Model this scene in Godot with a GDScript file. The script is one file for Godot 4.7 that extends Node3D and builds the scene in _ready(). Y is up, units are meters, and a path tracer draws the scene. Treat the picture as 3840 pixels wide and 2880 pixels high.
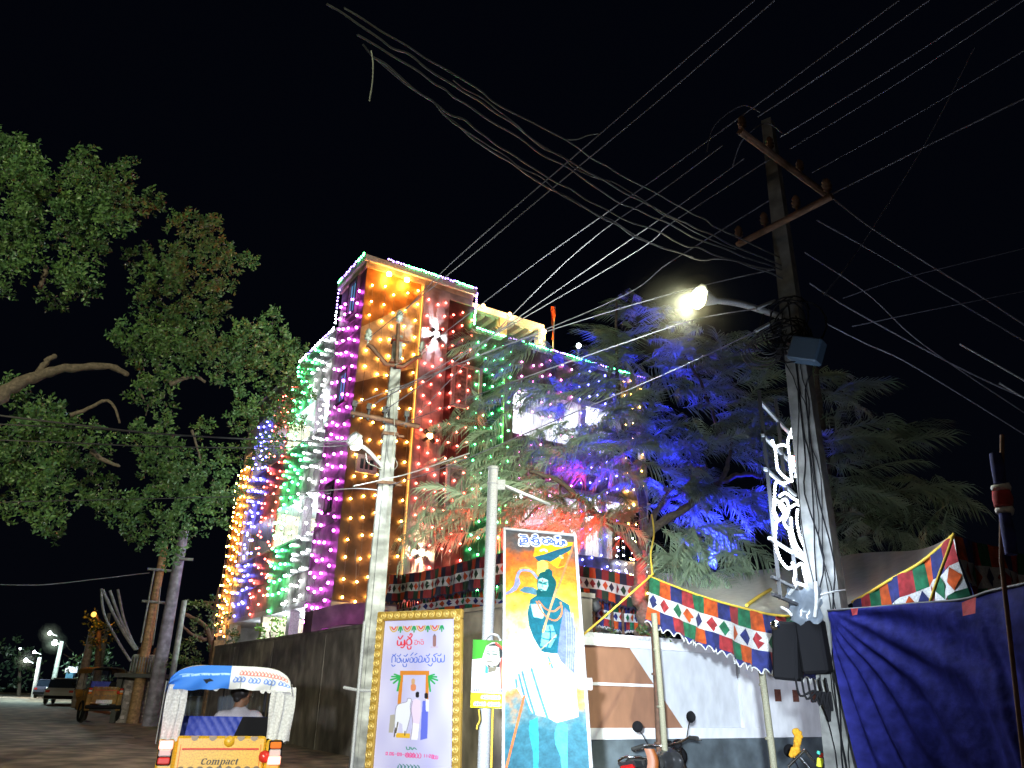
extends Node3D
# A street corner at night: a new house hung with fairy lights behind its compound wall.
# The axes follow the house: x runs along its front, -z along its side wall. The eye stands at x = z = 0.

const EYE := Vector3(0, 1.55, 0)
const FOCAL := 2900.0
const FAR_GROUND := 0.37
var view: Basis
var rng := RandomNumberGenerator.new()
var mats := {}
var taken := {}
var tex := {}
var ball: Mesh
var small_ball: Mesh


func at(x: float, y: float, d: float) -> Vector3:          # the point in that direction, d metres away over the ground
	var r := view * Vector3(x - 1920.0, 1440.0 - y, -FOCAL)
	return EYE + r * (d / Vector2(r.x, r.z).length())

func meet(x: float, y: float, p: Vector3, n: Vector3) -> Vector3:   # where that direction meets a plane
	var r := view * Vector3(x - 1920.0, 1440.0 - y, -FOCAL)
	return EYE + r * ((p - EYE).dot(n) / r.dot(n))

func ground_height(x: float, z: float) -> float:
	return FAR_GROUND * smoothstep(8.0, 16.0, Vector2(x, z).length()) + 0.02 * sin(x * 1.3 + z * 0.7) * sin(z * 0.9)

# ------------------------------------------------------------------ mesh helpers
func st() -> SurfaceTool:
	var s := SurfaceTool.new()
	s.begin(Mesh.PRIMITIVE_TRIANGLES)
	return s

func tri(s: SurfaceTool, a: Vector3, b: Vector3, c: Vector3) -> void:
	s.add_vertex(a); s.add_vertex(c); s.add_vertex(b)

func quad(s: SurfaceTool, a: Vector3, b: Vector3, c: Vector3, d: Vector3) -> void:
	tri(s, a, b, c); tri(s, a, c, d)

func box(s: SurfaceTool, c: Vector3, size: Vector3, b := Basis()) -> void:
	s.set_smooth_group(-1)
	var x := b.x * size.x * 0.5
	var y := b.y * size.y * 0.5
	var z := b.z * size.z * 0.5
	quad(s, c - x - y + z, c + x - y + z, c + x + y + z, c - x + y + z)
	quad(s, c + x - y - z, c - x - y - z, c - x + y - z, c + x + y - z)
	quad(s, c + x - y + z, c + x - y - z, c + x + y - z, c + x + y + z)
	quad(s, c - x - y - z, c - x - y + z, c - x + y + z, c - x + y - z)
	quad(s, c - x + y + z, c + x + y + z, c + x + y - z, c - x + y - z)
	quad(s, c - x - y - z, c + x - y - z, c + x - y + z, c - x - y + z)

func bx(s: SurfaceTool, x0: float, x1: float, y0: float, y1: float, z0: float, z1: float) -> void:
	box(s, Vector3((x0 + x1) / 2, (y0 + y1) / 2, (z0 + z1) / 2), Vector3(absf(x1 - x0), absf(y1 - y0), absf(z1 - z0)))

func bevel(s: SurfaceTool, c: Vector3, size: Vector3, r: float, b := Basis()) -> void:     # a box with chamfered edges
	s.set_smooth_group(-1)
	var h := size * 0.5
	var sg := [-1.0, 1.0]
	var f := func(v: Vector3) -> Vector3: return c + b * v
	for k in 3:
		var a := (k + 1) % 3
		var d := (k + 2) % 3
		for q in sg:
			var p := []
			for e in [[-1, -1], [1, -1], [1, 1], [-1, 1]]:
				var v := Vector3()
				v[k] = h[k] * q; v[a] = (h[a] - r) * e[0]; v[d] = (h[d] - r) * e[1]
				p.append(f.call(v))
			if q > 0: quad(s, p[0], p[1], p[2], p[3])
			else: quad(s, p[3], p[2], p[1], p[0])
		for q in sg:
			for w in sg:                                   # edges along axis k
				var v := [Vector3(), Vector3(), Vector3(), Vector3()]
				for i in 4:
					v[i][k] = (h[k] - r) * (-1 if i in [0, 3] else 1)
					v[i][a] = (h[a] if i < 2 else h[a] - r) * q
					v[i][d] = (h[d] - r if i < 2 else h[d]) * w
				if q * w > 0: quad(s, f.call(v[0]), f.call(v[1]), f.call(v[2]), f.call(v[3]))
				else: quad(s, f.call(v[3]), f.call(v[2]), f.call(v[1]), f.call(v[0]))
	for q in sg:
		for w in sg:
			for e in sg:
				var t := [f.call(Vector3(h.x * q, (h.y - r) * w, (h.z - r) * e)), f.call(Vector3((h.x - r) * q, h.y * w, (h.z - r) * e)), f.call(Vector3((h.x - r) * q, (h.y - r) * w, h.z * e))]
				if q * w * e > 0: tri(s, t[0], t[1], t[2])
				else: tri(s, t[0], t[2], t[1])

func smooth_line(p: Array, n := 6) -> Array:
	if p.size() < 3: return p
	var out := []
	for i in p.size() - 1:
		var a: Vector3 = p[maxi(i - 1, 0)]
		var d: Vector3 = p[mini(i + 2, p.size() - 1)]
		for k in n:
			out.append(p[i].cubic_interpolate(p[i + 1], a, d, float(k) / n))
	out.append(p[-1])
	return out

func tube(s: SurfaceTool, p: Array, r, n := 6, cap := true) -> void:      # r: one radius or one per point
	s.set_smooth_group(0)
	var t: Vector3 = (p[1] - p[0]).normalized()
	var u := t.cross(Vector3.UP if absf(t.y) < 0.9 else Vector3.RIGHT).normalized()
	var rings := []
	for i in p.size():
		var d: Vector3 = (p[mini(i + 1, p.size() - 1)] - p[maxi(i - 1, 0)]).normalized()
		u = (u - d * u.dot(d)).normalized()
		var w := d.cross(u)
		var q: float = r[i] if r is Array else r
		var ring := []
		for k in n:
			var a := TAU * k / n
			ring.append(p[i] + (u * cos(a) + w * sin(a)) * q)
		rings.append(ring)
	for i in p.size() - 1:
		for k in n:
			var m := (k + 1) % n
			quad(s, rings[i][k], rings[i][m], rings[i + 1][m], rings[i + 1][k])
	if cap:
		s.set_smooth_group(-1)
		for k in range(1, n - 1):
			tri(s, rings[0][0], rings[0][k + 1], rings[0][k])
			tri(s, rings[-1][0], rings[-1][k], rings[-1][k + 1])

func lathe(s: SurfaceTool, o: Vector3, axis: Vector3, prof: Array, n := 12) -> void:     # prof: Vector2(radius, along the axis)
	s.set_smooth_group(0)
	axis = axis.normalized()
	var u := axis.cross(Vector3.UP if absf(axis.y) < 0.9 else Vector3.RIGHT).normalized()
	var w := axis.cross(u)
	for i in prof.size() - 1:
		for k in n:
			var a := TAU * k / n
			var b := TAU * (k + 1) / n
			var d0 := u * cos(a) + w * sin(a)
			var d1 := u * cos(b) + w * sin(b)
			quad(s, o + d0 * prof[i].x + axis * prof[i].y, o + d1 * prof[i].x + axis * prof[i].y, o + d1 * prof[i + 1].x + axis * prof[i + 1].y, o + d0 * prof[i + 1].x + axis * prof[i + 1].y)

func prism(s: SurfaceTool, poly: Array, a: Vector3, ux: Vector3, uy: Vector3, depth: Vector3) -> void:   # a flat outline given thickness
	s.set_smooth_group(-1)
	var pts := PackedVector2Array(poly)
	if Geometry2D.is_polygon_clockwise(pts): pts.reverse()
	var f := func(v: Vector2) -> Vector3: return a + ux * v.x + uy * v.y
	var idx := Geometry2D.triangulate_polygon(pts)
	for i in range(0, idx.size(), 3):
		var q := [f.call(pts[idx[i]]), f.call(pts[idx[i + 1]]), f.call(pts[idx[i + 2]])]
		tri(s, q[0], q[1], q[2]); tri(s, q[0] + depth, q[2] + depth, q[1] + depth)
	for i in pts.size():
		var p: Vector3 = f.call(pts[i])
		var q: Vector3 = f.call(pts[(i + 1) % pts.size()])
		quad(s, p, p + depth, q + depth, q)

func sheet(s: SurfaceTool, f: Callable, nu: int, nv: int) -> void:        # a smooth sheet f(u, v), with texture coordinates
	s.set_smooth_group(0)
	for i in nu:
		for j in nv:
			var q := []
			for e in [[0, 0], [1, 0], [1, 1], [0, 1]]:
				q.append(Vector2(float(i + e[0]) / nu, float(j + e[1]) / nv))
			for k in [0, 2, 1, 0, 3, 2]:
				s.set_uv(Vector2(q[k].x, q[k].y))
				s.add_vertex(f.call(q[k].x, q[k].y))

# ------------------------------------------------------------------ object helpers
func numbered(n: String) -> String:
	taken[n] = taken.get(n, -1) + 1
	return n if taken[n] == 0 else "%s_%03d" % [n, taken[n]]

func tag(o: Node3D, label: String, category: String, group := "") -> Node3D:
	o.set_meta("label", label); o.set_meta("category", category)
	if group: o.set_meta("group", group)
	return o

func thing(n: String, label: String, category: String, p := Vector3.ZERO, turn := 0.0, group := "") -> Node3D:
	var o := Node3D.new()
	o.name = numbered(n)
	add_child(o, true)
	o.position = p; o.rotation.y = turn
	return tag(o, label, category, group)

func put(n: String, mesh: Mesh, m: Material, parent: Node, t := Transform3D()) -> MeshInstance3D:
	var o := MeshInstance3D.new()
	o.name = numbered(n) if parent == self else n
	o.mesh = mesh
	o.material_override = m
	o.transform = t
	parent.add_child(o, true)
	return o

func obj(n: String, s: SurfaceTool, m: Material, parent: Node = self) -> MeshInstance3D:
	s.generate_normals()
	return put(n, s.commit(), m, parent)

func struct(n: String, s: SurfaceTool, m: Material) -> MeshInstance3D:
	var o := obj(n, s, m)
	o.set_meta("kind", "structure")
	return o

func stuff(o: Node3D) -> Node3D:
	o.set_meta("kind", "stuff")
	return o

func omni(n: String, p: Vector3, c: Color, e: float, size := 0.06, parent: Node = self) -> void:
	var l := OmniLight3D.new()
	l.name = n
	parent.add_child(l, true)
	l.position = p; l.light_color = c; l.light_energy = e; l.light_size = size
	l.omni_range = 60.0; l.omni_attenuation = 2.0; l.shadow_enabled = true

func spot(n: String, p: Vector3, target: Vector3, c: Color, e: float, angle: float, soft := 0.6, size := 0.08, parent: Node = self) -> void:
	var l := SpotLight3D.new()
	l.name = n
	parent.add_child(l, true)
	l.light_color = c; l.light_energy = e; l.light_size = size
	l.spot_range = 80.0; l.spot_attenuation = 2.0; l.spot_angle = angle; l.spot_angle_attenuation = soft; l.shadow_enabled = true
	l.transform = Transform3D(Basis.looking_at(target - p, Vector3.UP), p)

# ------------------------------------------------------------------ materials
func lin(r: float, g: float, b: float) -> Color:
	return Color(r, g, b).linear_to_srgb()

func noise_tex(freq: float, octaves: int, lo: float, hi: float, sx := 1.0, normal := false, sd := 1) -> NoiseTexture2D:
	var n := FastNoiseLite.new()
	n.seed = sd; n.frequency = freq; n.fractal_octaves = octaves
	var t := NoiseTexture2D.new()
	t.width = 512; t.height = 512; t.seamless = true; t.noise = n
	if normal: t.as_normal_map = true
	else:
		var g := Gradient.new()
		g.set_color(0, Color(lo, lo, lo)); g.set_color(1, Color(hi, hi, hi))
		t.color_ramp = g
	return t

func plain(c: Color, rough := 0.7, metal := 0.0, spec := 0.5) -> StandardMaterial3D:
	var m := StandardMaterial3D.new()
	m.albedo_color = c; m.roughness = rough; m.metallic = metal; m.metallic_specular = spec
	m.cull_mode = BaseMaterial3D.CULL_DISABLED
	return m

func rough(c: Color, t: String, scale: float, r := 0.85, bump := 0.0) -> StandardMaterial3D:     # c times a noise, laid on in world axes
	var m := plain(c, r)
	m.albedo_texture = tex[t]
	m.uv1_triplanar = true; m.uv1_world_triplanar = true
	m.uv1_scale = Vector3.ONE * scale
	if bump > 0.0:
		m.heightmap_enabled = true; m.heightmap_texture = tex[t]; m.heightmap_scale = bump
	return m

func glow(c: Color, e: float) -> StandardMaterial3D:
	var m := plain(Color(0.8, 0.8, 0.8), 0.5)
	m.emission_enabled = true
	m.emission = c.linear_to_srgb(); m.emission_energy_multiplier = e
	return m

func make_materials() -> void:
	tex.blotch = noise_tex(0.012, 5, 0.55, 1.0)
	tex.fine = noise_tex(0.06, 4, 0.72, 1.0, 1.0, false, 5)
	tex.faint = noise_tex(0.02, 5, 0.88, 1.0, 1.0, false, 11)
	tex.marble = noise_tex(0.007, 6, 0.5, 1.0, 1.0, false, 9)
	tex.soil = noise_tex(0.02, 6, 0.35, 1.0, 1.0, false, 3)
	tex.cloth = noise_tex(0.35, 2, 0.8, 1.0, 1.0, false, 8)
	mats.ground = rough(lin(0.3, 0.2, 0.13), "soil", 0.16, 0.97, 1.5)
	mats.road = rough(lin(0.33, 0.26, 0.2), "soil", 0.12, 0.95, 0.6)
	mats.plaster = rough(lin(0.36, 0.31, 0.27), "blotch", 0.3, 0.92, 0.4)
	mats.white = rough(lin(0.74, 0.75, 0.78), "fine", 0.5, 0.75)
	mats.white_wall = rough(lin(0.78, 0.79, 0.82), "faint", 0.3, 0.8)
	mats.wall_grey = rough(lin(0.6, 0.62, 0.66), "faint", 0.3, 0.8)
	mats.wall_brown = rough(lin(0.29, 0.14, 0.08), "faint", 0.4, 0.85)
	mats.square_brown = rough(lin(0.17, 0.055, 0.035), "fine", 0.4, 0.85)
	for k in ["plaster", "white_wall", "wall_grey", "wall_brown"]: mats[k].uv1_scale = Vector3(0.3, 0.17, 0.3) if k == "plaster" else Vector3(0.5, 0.22, 0.5)      # rain streaks run down
	mats.plinth = rough(lin(0.13, 0.165, 0.19), "blotch", 0.3, 0.9, 0.3)
	mats.paint = rough(lin(0.62, 0.6, 0.56), "blotch", 0.15, 0.8)
	mats.dark_tile = rough(lin(0.24, 0.24, 0.25), "marble", 0.4, 0.35)
	mats.mauve = rough(lin(0.3, 0.16, 0.26), "marble", 0.35, 0.5)
	mats.umber = rough(lin(0.46, 0.2, 0.06), "marble", 0.3, 0.5)
	mats.cream = rough(lin(0.68, 0.56, 0.4), "blotch", 0.3, 0.6)
	mats.cocoa = rough(lin(0.17, 0.105, 0.065), "marble", 0.35, 0.4)
	mats.marble = rough(lin(0.55, 0.5, 0.52), "marble", 0.3, 0.45)
	mats.maroon = rough(lin(0.13, 0.045, 0.05), "marble", 0.4, 0.4)
	mats.bottle = rough(lin(0.07, 0.1, 0.085), "marble", 0.4, 0.4)
	mats.concrete = rough(lin(0.42, 0.43, 0.43), "blotch", 0.7, 0.92, 0.5)
	mats.concrete_old = rough(lin(0.3, 0.3, 0.29), "blotch", 0.8, 0.95, 0.6)
	mats.rust = rough(lin(0.2, 0.1, 0.06), "blotch", 1.5, 0.8, 0.3)
	mats.rust_light = rough(lin(0.42, 0.24, 0.12), "blotch", 1.2, 0.85, 0.3)
	mats.lilac_pole = rough(lin(0.3, 0.27, 0.36), "blotch", 0.6, 0.8)
	mats.steel = plain(lin(0.5, 0.51, 0.53), 0.35, 0.85)
	mats.galvanised = rough(lin(0.55, 0.57, 0.6), "fine", 2.0, 0.45)
	mats.chrome = plain(lin(0.75, 0.75, 0.77), 0.15, 1.0)
	mats.black = plain(lin(0.01, 0.01, 0.012), 0.8, 0.0, 0.15)
	mats.rubber = plain(lin(0.02, 0.02, 0.02), 0.85)
	mats.iron = plain(lin(0.03, 0.03, 0.035), 0.6)
	mats.wire = plain(lin(0.13, 0.13, 0.17), 0.5)
	mats.cable = rough(lin(0.055, 0.055, 0.06), "fine", 3.0, 0.45)
	mats.cable_black = plain(lin(0.012, 0.012, 0.014), 0.85, 0.0, 0.1)
	mats.porcelain = plain(lin(0.3, 0.34, 0.32), 0.25)
	mats.bark = rough(lin(0.17, 0.14, 0.11), "blotch", 2.0, 0.95, 1.2)
	mats.bark_pale = rough(lin(0.2, 0.16, 0.13), "blotch", 2.5, 0.95, 1.0)
	mats.yellow = rough(lin(0.82, 0.46, 0.02), "fine", 1.6, 0.4); mats.yellow.clearcoat_enabled = true; mats.yellow.clearcoat = 0.4
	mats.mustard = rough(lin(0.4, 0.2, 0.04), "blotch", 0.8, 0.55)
	mats.red_paint = plain(lin(0.55, 0.04, 0.02), 0.45)
	mats.white_cloth = rough(lin(0.72, 0.73, 0.74), "fine", 1.2, 0.9)
	mats.blue_vinyl = rough(lin(0.02, 0.05, 0.42), "cloth", 4.0, 0.5, 0.6)
	mats.tarp = rough(lin(0.024, 0.027, 0.19), "blotch", 1.3, 0.7, 1.2)
	mats.tarp.metallic_specular = 0.12
	mats.canvas = rough(lin(0.78, 0.75, 0.7), "faint", 0.6, 0.95)
	mats.bamboo = rough(lin(0.36, 0.34, 0.24), "fine", 2.0, 0.75)
	mats.rope = plain(lin(0.72, 0.5, 0.06), 0.85)
	mats.thread = plain(lin(0.2, 0.2, 0.18), 0.8)
	for c in {"orange": lin(0.75, 0.11, 0.012), "crimson": lin(0.5, 0.035, 0.045), "emerald": lin(0.015, 0.2, 0.09), "navy": lin(0.025, 0.035, 0.2), "ivory": lin(0.78, 0.78, 0.78)}.keys():
		pass
	var dyes := {"orange": lin(0.75, 0.11, 0.012), "crimson": lin(0.5, 0.035, 0.045), "emerald": lin(0.015, 0.2, 0.09), "navy": lin(0.025, 0.035, 0.2), "ivory": lin(0.78, 0.78, 0.78)}
	for c in dyes:
		mats[c] = rough(dyes[c], "blotch" if c != "ivory" else "fine", 1.6, 0.95, 0.8)
		mats[c].rim_enabled = true; mats[c].rim = 0.25; mats[c].rim_tint = 0.5
		mats[c].backlight_enabled = true; mats[c].backlight = Color(0.15, 0.15, 0.15)
	var deep := {"shaded_orange": lin(0.42, 0.05, 0.01), "shaded_maroon": lin(0.17, 0.012, 0.018), "shaded_green": lin(0.01, 0.03, 0.016), "shaded_navy": lin(0.012, 0.012, 0.035), "shaded_ivory": lin(0.5, 0.48, 0.5)}  # dyes darkened to carry the backlit shade of the far valances
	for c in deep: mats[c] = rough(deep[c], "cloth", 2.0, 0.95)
	mats.leaf = plain(Color.WHITE, 0.42)
	mats.leaf.vertex_color_use_as_albedo = true
	mats.leaf.backlight_enabled = true; mats.leaf.backlight = Color(0.5, 0.6, 0.25)
	mats.needle = plain(Color.WHITE, 0.6)
	mats.needle.vertex_color_use_as_albedo = true
	mats.needle.backlight_enabled = true; mats.needle.backlight = Color(0.4, 0.45, 0.3)
	mats.glass = plain(Color(0.8, 0.9, 1.0, 0.12), 0.05)
	mats.glass.transparency = BaseMaterial3D.TRANSPARENCY_ALPHA
	mats.dark_glass = plain(lin(0.02, 0.03, 0.05), 0.08)
	mats.pane_blue = plain(lin(0.15, 0.3, 0.5), 0.15)
	mats.pane_blue.emission_enabled = true; mats.pane_blue.emission = lin(0.12, 0.33, 0.62); mats.pane_blue.emission_energy_multiplier = 0.75
	mats.pane_lace = rough(lin(0.42, 0.4, 0.4), "marble", 1.6, 0.4)
	mats.skin = plain(lin(0.27, 0.14, 0.08), 0.55)
	mats.skin.subsurf_scatter_enabled = true; mats.skin.subsurf_scatter_strength = 0.15
	mats.hair = plain(lin(0.012, 0.01, 0.01), 0.5)
	mats.shirt = rough(lin(0.8, 0.76, 0.8), "fine", 3.0, 0.9)
	mats.marigold = rough(lin(0.85, 0.42, 0.02), "fine", 4.0, 0.9)
	# lamps
	mats.amber = glow(Color(1.0, 0.45, 0.075), 90.0)
	mats.purple = glow(Color(1.0, 0.13, 1.0), 44.0)
	mats.cool = glow(Color(0.93, 0.96, 1.0), 30.0)
	mats.green = glow(Color(0.09, 1.0, 0.26), 50.0)
	mats.red = glow(Color(1.0, 0.1, 0.07), 46.0)
	mats.blue = glow(Color(0.12, 0.12, 1.0), 40.0)
	mats.pink = glow(Color(1.0, 0.2, 0.7), 24.0)
	mats.violet = glow(Color(0.42, 0.25, 1.0), 9.0)
	mats.gold_line = glow(Color(1.0, 0.42, 0.05), 1.6)
	mats.green_line = glow(Color(0.2, 1.0, 0.1), 0.9)
	mats.rope_light = glow(Color(0.86, 0.93, 1.0), 6.0)
	mats.lamp_white = glow(Color(0.92, 0.97, 1.0), 14.0)
	mats.lamp_warm = glow(Color(1.0, 0.55, 0.18), 14.0)
	mats.lamp_lime = glow(Color(1.0, 0.97, 0.6), 16.0)
	mats.tail_red = glow(Color(1.0, 0.1, 0.03), 1.5)
	mats.tail_hot = glow(Color(1.0, 0.75, 0.35), 5.0)
	mats.tail_dim = plain(lin(0.5, 0.03, 0.02), 0.2)
	mats.amber_lens = plain(lin(0.6, 0.16, 0.02), 0.2)
	mats.clear_lens = plain(lin(0.5, 0.45, 0.45), 0.15)

func _ready() -> void:
	rng.seed = 20250609
	var pose := Vector3(deg_to_rad(21.9), deg_to_rad(-32.5), deg_to_rad(1.4))
	view = Basis.from_euler(pose)
	var cam := Camera3D.new()
	cam.name = "camera"
	add_child(cam)
	cam.position = EYE; cam.rotation = pose
	cam.fov = rad_to_deg(2.0 * atan(1440.0 / FOCAL)); cam.near = 0.05; cam.far = 600.0
	cam.current = true
	var env := Environment.new()
	env.background_mode = Environment.BG_SKY
	var sky := ProceduralSkyMaterial.new()
	sky.sky_top_color = Color(0.22, 0.27, 0.42); sky.sky_horizon_color = Color(0.3, 0.34, 0.46)
	sky.ground_bottom_color = Color(0.1, 0.1, 0.1); sky.ground_horizon_color = Color(0.2, 0.22, 0.28)
	sky.sky_curve = 0.2
	env.sky = Sky.new(); env.sky.sky_material = sky
	env.background_energy_multiplier = 0.018
	env.tonemap_mode = Environment.TONE_MAPPER_LINEAR; env.tonemap_exposure = 1.0
	env.volumetric_fog_enabled = true; env.volumetric_fog_density = 0.0      # only the added fog shells for lamp glare
	env.sdfgi_enabled = true; env.ssao_enabled = true; env.ssil_enabled = true
	var we := WorldEnvironment.new()
	we.name = "world"; we.environment = env
	add_child(we)
	var moon := DirectionalLight3D.new()
	moon.name = "moon"
	add_child(moon)
	moon.light_energy = 0.004; moon.light_color = Color(0.8, 0.88, 1.0); moon.light_angular_distance = 0.5; moon.shadow_enabled = true
	moon.rotation = Vector3(deg_to_rad(-55), deg_to_rad(40), 0)
	make_materials()
	var b := SphereMesh.new()
	b.radius = 0.038; b.height = 0.08; b.radial_segments = 8; b.rings = 4
	ball = b
	var b2 := SphereMesh.new()
	b2.radius = 0.03; b2.height = 0.064; b2.radial_segments = 8; b2.rings = 4
	small_ball = b2
	setting()
	house()
	fairy_lights()
	poles()
	signs()
	trees()
	tents()
	vehicles()
	far_street()
	wires()


func setting() -> void:
	var s := st()
	sheet(s, func(u, v):
		var x := lerpf(-60.0, 70.0, u)
		var z := lerpf(30.0, -110.0, v)
		return Vector3(x, ground_height(x, z), z), 90, 100)
	struct("ground", s, mats.ground)
	s = st()
	var edge := func(z: float) -> float: return 3.6 + 0.35 * sin(z * 0.4) + 0.2 * sin(z * 1.3)
	sheet(s, func(u, v):
		var z := lerpf(29.0, -109.0, v)
		var x := lerpf(-2.9 + 0.3 * sin(z * 0.5), edge.call(z), u)
		return Vector3(x, ground_height(x, z) + 0.012, z), 10, 110)
	struct("road", s, mats.road)
	# far end of the street: open land behind, black against the sky
	s = st()
	bx(s, -60, 70, -0.5, 0.5, -111, -110)
	struct("far_bank", s, mats.ground)
	# -------- side wall, grey plaster
	var w := thing("side_wall", "long bare grey plaster compound wall running back from the banners", "wall", Vector3(6.44, 0, -8.34))
	s = st()
	bx(s, 0, 0.22, -0.1, 2.77, 0, -19.6)
	obj("wall", s, mats.plaster, w)
	s = st()
	bx(s, -0.03, 0.25, 2.77, 2.83, 0.03, -19.63)
	obj("coping", s, mats.plaster, w)
	s = st()
	bx(s, -0.06, 0.26, -0.1, 3.02, -19.6, -19.9)
	obj("end_pillar", s, mats.rust_light, w)
	for k in 5:
		s = st()
		bx(s, -0.012, 0, 0.1, 2.7, -1.5 - k * 3.9, -1.52 - k * 3.9)
		obj("joint", s, mats.plaster, w)
	# -------- front wall, white with a brown panel
	var f := thing("front_wall", "white street wall with brown slanted panel and blue grey plinth", "wall", Vector3(6.44, 0, -8.34))
	s = st()
	bx(s, 0.22, 13.0, -0.1, 2.27, -0.25, 0)
	obj("wall", s, mats.white_wall, f)
	s = st()
	bx(s, -0.0, 13.0, 2.27, 2.33, -0.27, 0.05)
	obj("coping", s, mats.white, f)
	s = st()
	bx(s, -0.02, 13.0, -0.1, 1.06, 0.002, 0.06)
	obj("plinth", s, mats.plinth, f)
	s = st()
	bx(s, -0.02, 3.35, 1.06, 1.19, 0.002, 0.075)
	bx(s, -0.02, 3.35, 2.17, 2.27, 0.002, 0.075)
	bx(s, 2.88, 3.1, 1.19, 2.17, 0.002, 0.075)
	obj("raised_frame", s, mats.white_wall, f)
	s = st()
	prism(s, [Vector2(-0.02, 1.19), Vector2(1.72, 1.19), Vector2(0.82, 2.17), Vector2(-0.02, 2.17)], Vector3(0, 0, 0.002), Vector3.RIGHT, Vector3.UP, Vector3(0, 0, 0.03))
	obj("brown_panel", s, mats.wall_brown, f)
	s = st()
	prism(s, [Vector2(1.72, 1.19), Vector2(2.88, 1.19), Vector2(2.88, 2.17), Vector2(0.82, 2.17)], Vector3(0, 0, 0.002), Vector3.RIGHT, Vector3.UP, Vector3(0, 0, 0.012))
	obj("grey_panel", s, mats.wall_grey, f)
	s = st()
	bx(s, -0.02, 1.24, 1.69, 1.725, 0.033, 0.05)
	obj("white_bead", s, mats.white_wall, f)
	for k in 3:
		s = st()
		bx(s, 3.68 + k * 0.41, 3.81 + k * 0.41, 1.55, 1.72, 0.001, 0.012)
		obj("brown_square", s, mats.square_brown, f)


# ------------------------------------------------------------------ the house
const HX := 7.2
const HZ := -19.6

func window(parent: Node, c: Vector3, w: float, h: float, along: Vector3, out: Vector3, fm: Material, pm: Material, bars := 2) -> void:
	var b := Basis(along, Vector3.UP, out)
	var win := st()
	box(win, c + Vector3.UP * (h / 2 - 0.05) + out * 0.03, Vector3(w, 0.1, 0.12), b)
	box(win, c - Vector3.UP * (h / 2 - 0.05) + out * 0.03, Vector3(w, 0.1, 0.12), b)
	for q in [-1, 1]: box(win, c + along * q * (w / 2 - 0.05) + out * 0.03, Vector3(0.1, h - 0.2, 0.12), b)
	var o := obj("window", win, fm, parent)
	var s := st()
	box(s, c + out * 0.012, Vector3(w - 0.2, h - 0.2, 0.02), b)
	obj("pane", s, pm, o)
	for k in bars:
		s = st()
		box(s, c + along * ((k + 1.0) / (bars + 1.0) - 0.5) * (w - 0.2) + out * 0.05, Vector3(0.035, h - 0.2, 0.03), b)
		obj("mullion", s, fm, o)

func lamp_on(parent: Node, p: Vector3, e: float, r: float, c: Color, m: Material, off := Vector3.ZERO) -> void:
	var s := st()
	lathe(s, p, Vector3.DOWN, [Vector2(0.0, -0.03), Vector2(r, -0.03), Vector2(r, 0.02), Vector2(r * 0.7, 0.06), Vector2(0, 0.07)], 12)
	obj("ceiling_lamp", s, m, parent)
	omni("lamp_light", p + Vector3.DOWN * 0.16 + off, c, e, 0.1, parent)

func sconce(parent: Node, p: Vector3, m: Material, c: Color, e: float) -> void:
	# an up-and-down wall light: a cube with four slotted sides, blades standing at its corners
	var s := st()
	bevel(s, p + Vector3(0, 0, 0.1), Vector3(0.15, 0.15, 0.12), 0.02)
	var o := obj("wall_light", s, m, parent)
	for k in 4:
		s = st()
		var a := PI / 4 + k * PI / 2
		var d := Vector3(cos(a), sin(a), 0)
		box(s, p + d * 0.17 + Vector3(0, 0, 0.075), Vector3(0.13, 0.085, 0.13), Basis(d, Vector3(-d.y, d.x, 0), Vector3(0, 0, 1)))
		obj("blade", s, mats.iron, o)
	omni("wall_light_beam", p + Vector3(0, 0, 0.11), c, e, 0.03, parent)

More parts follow.
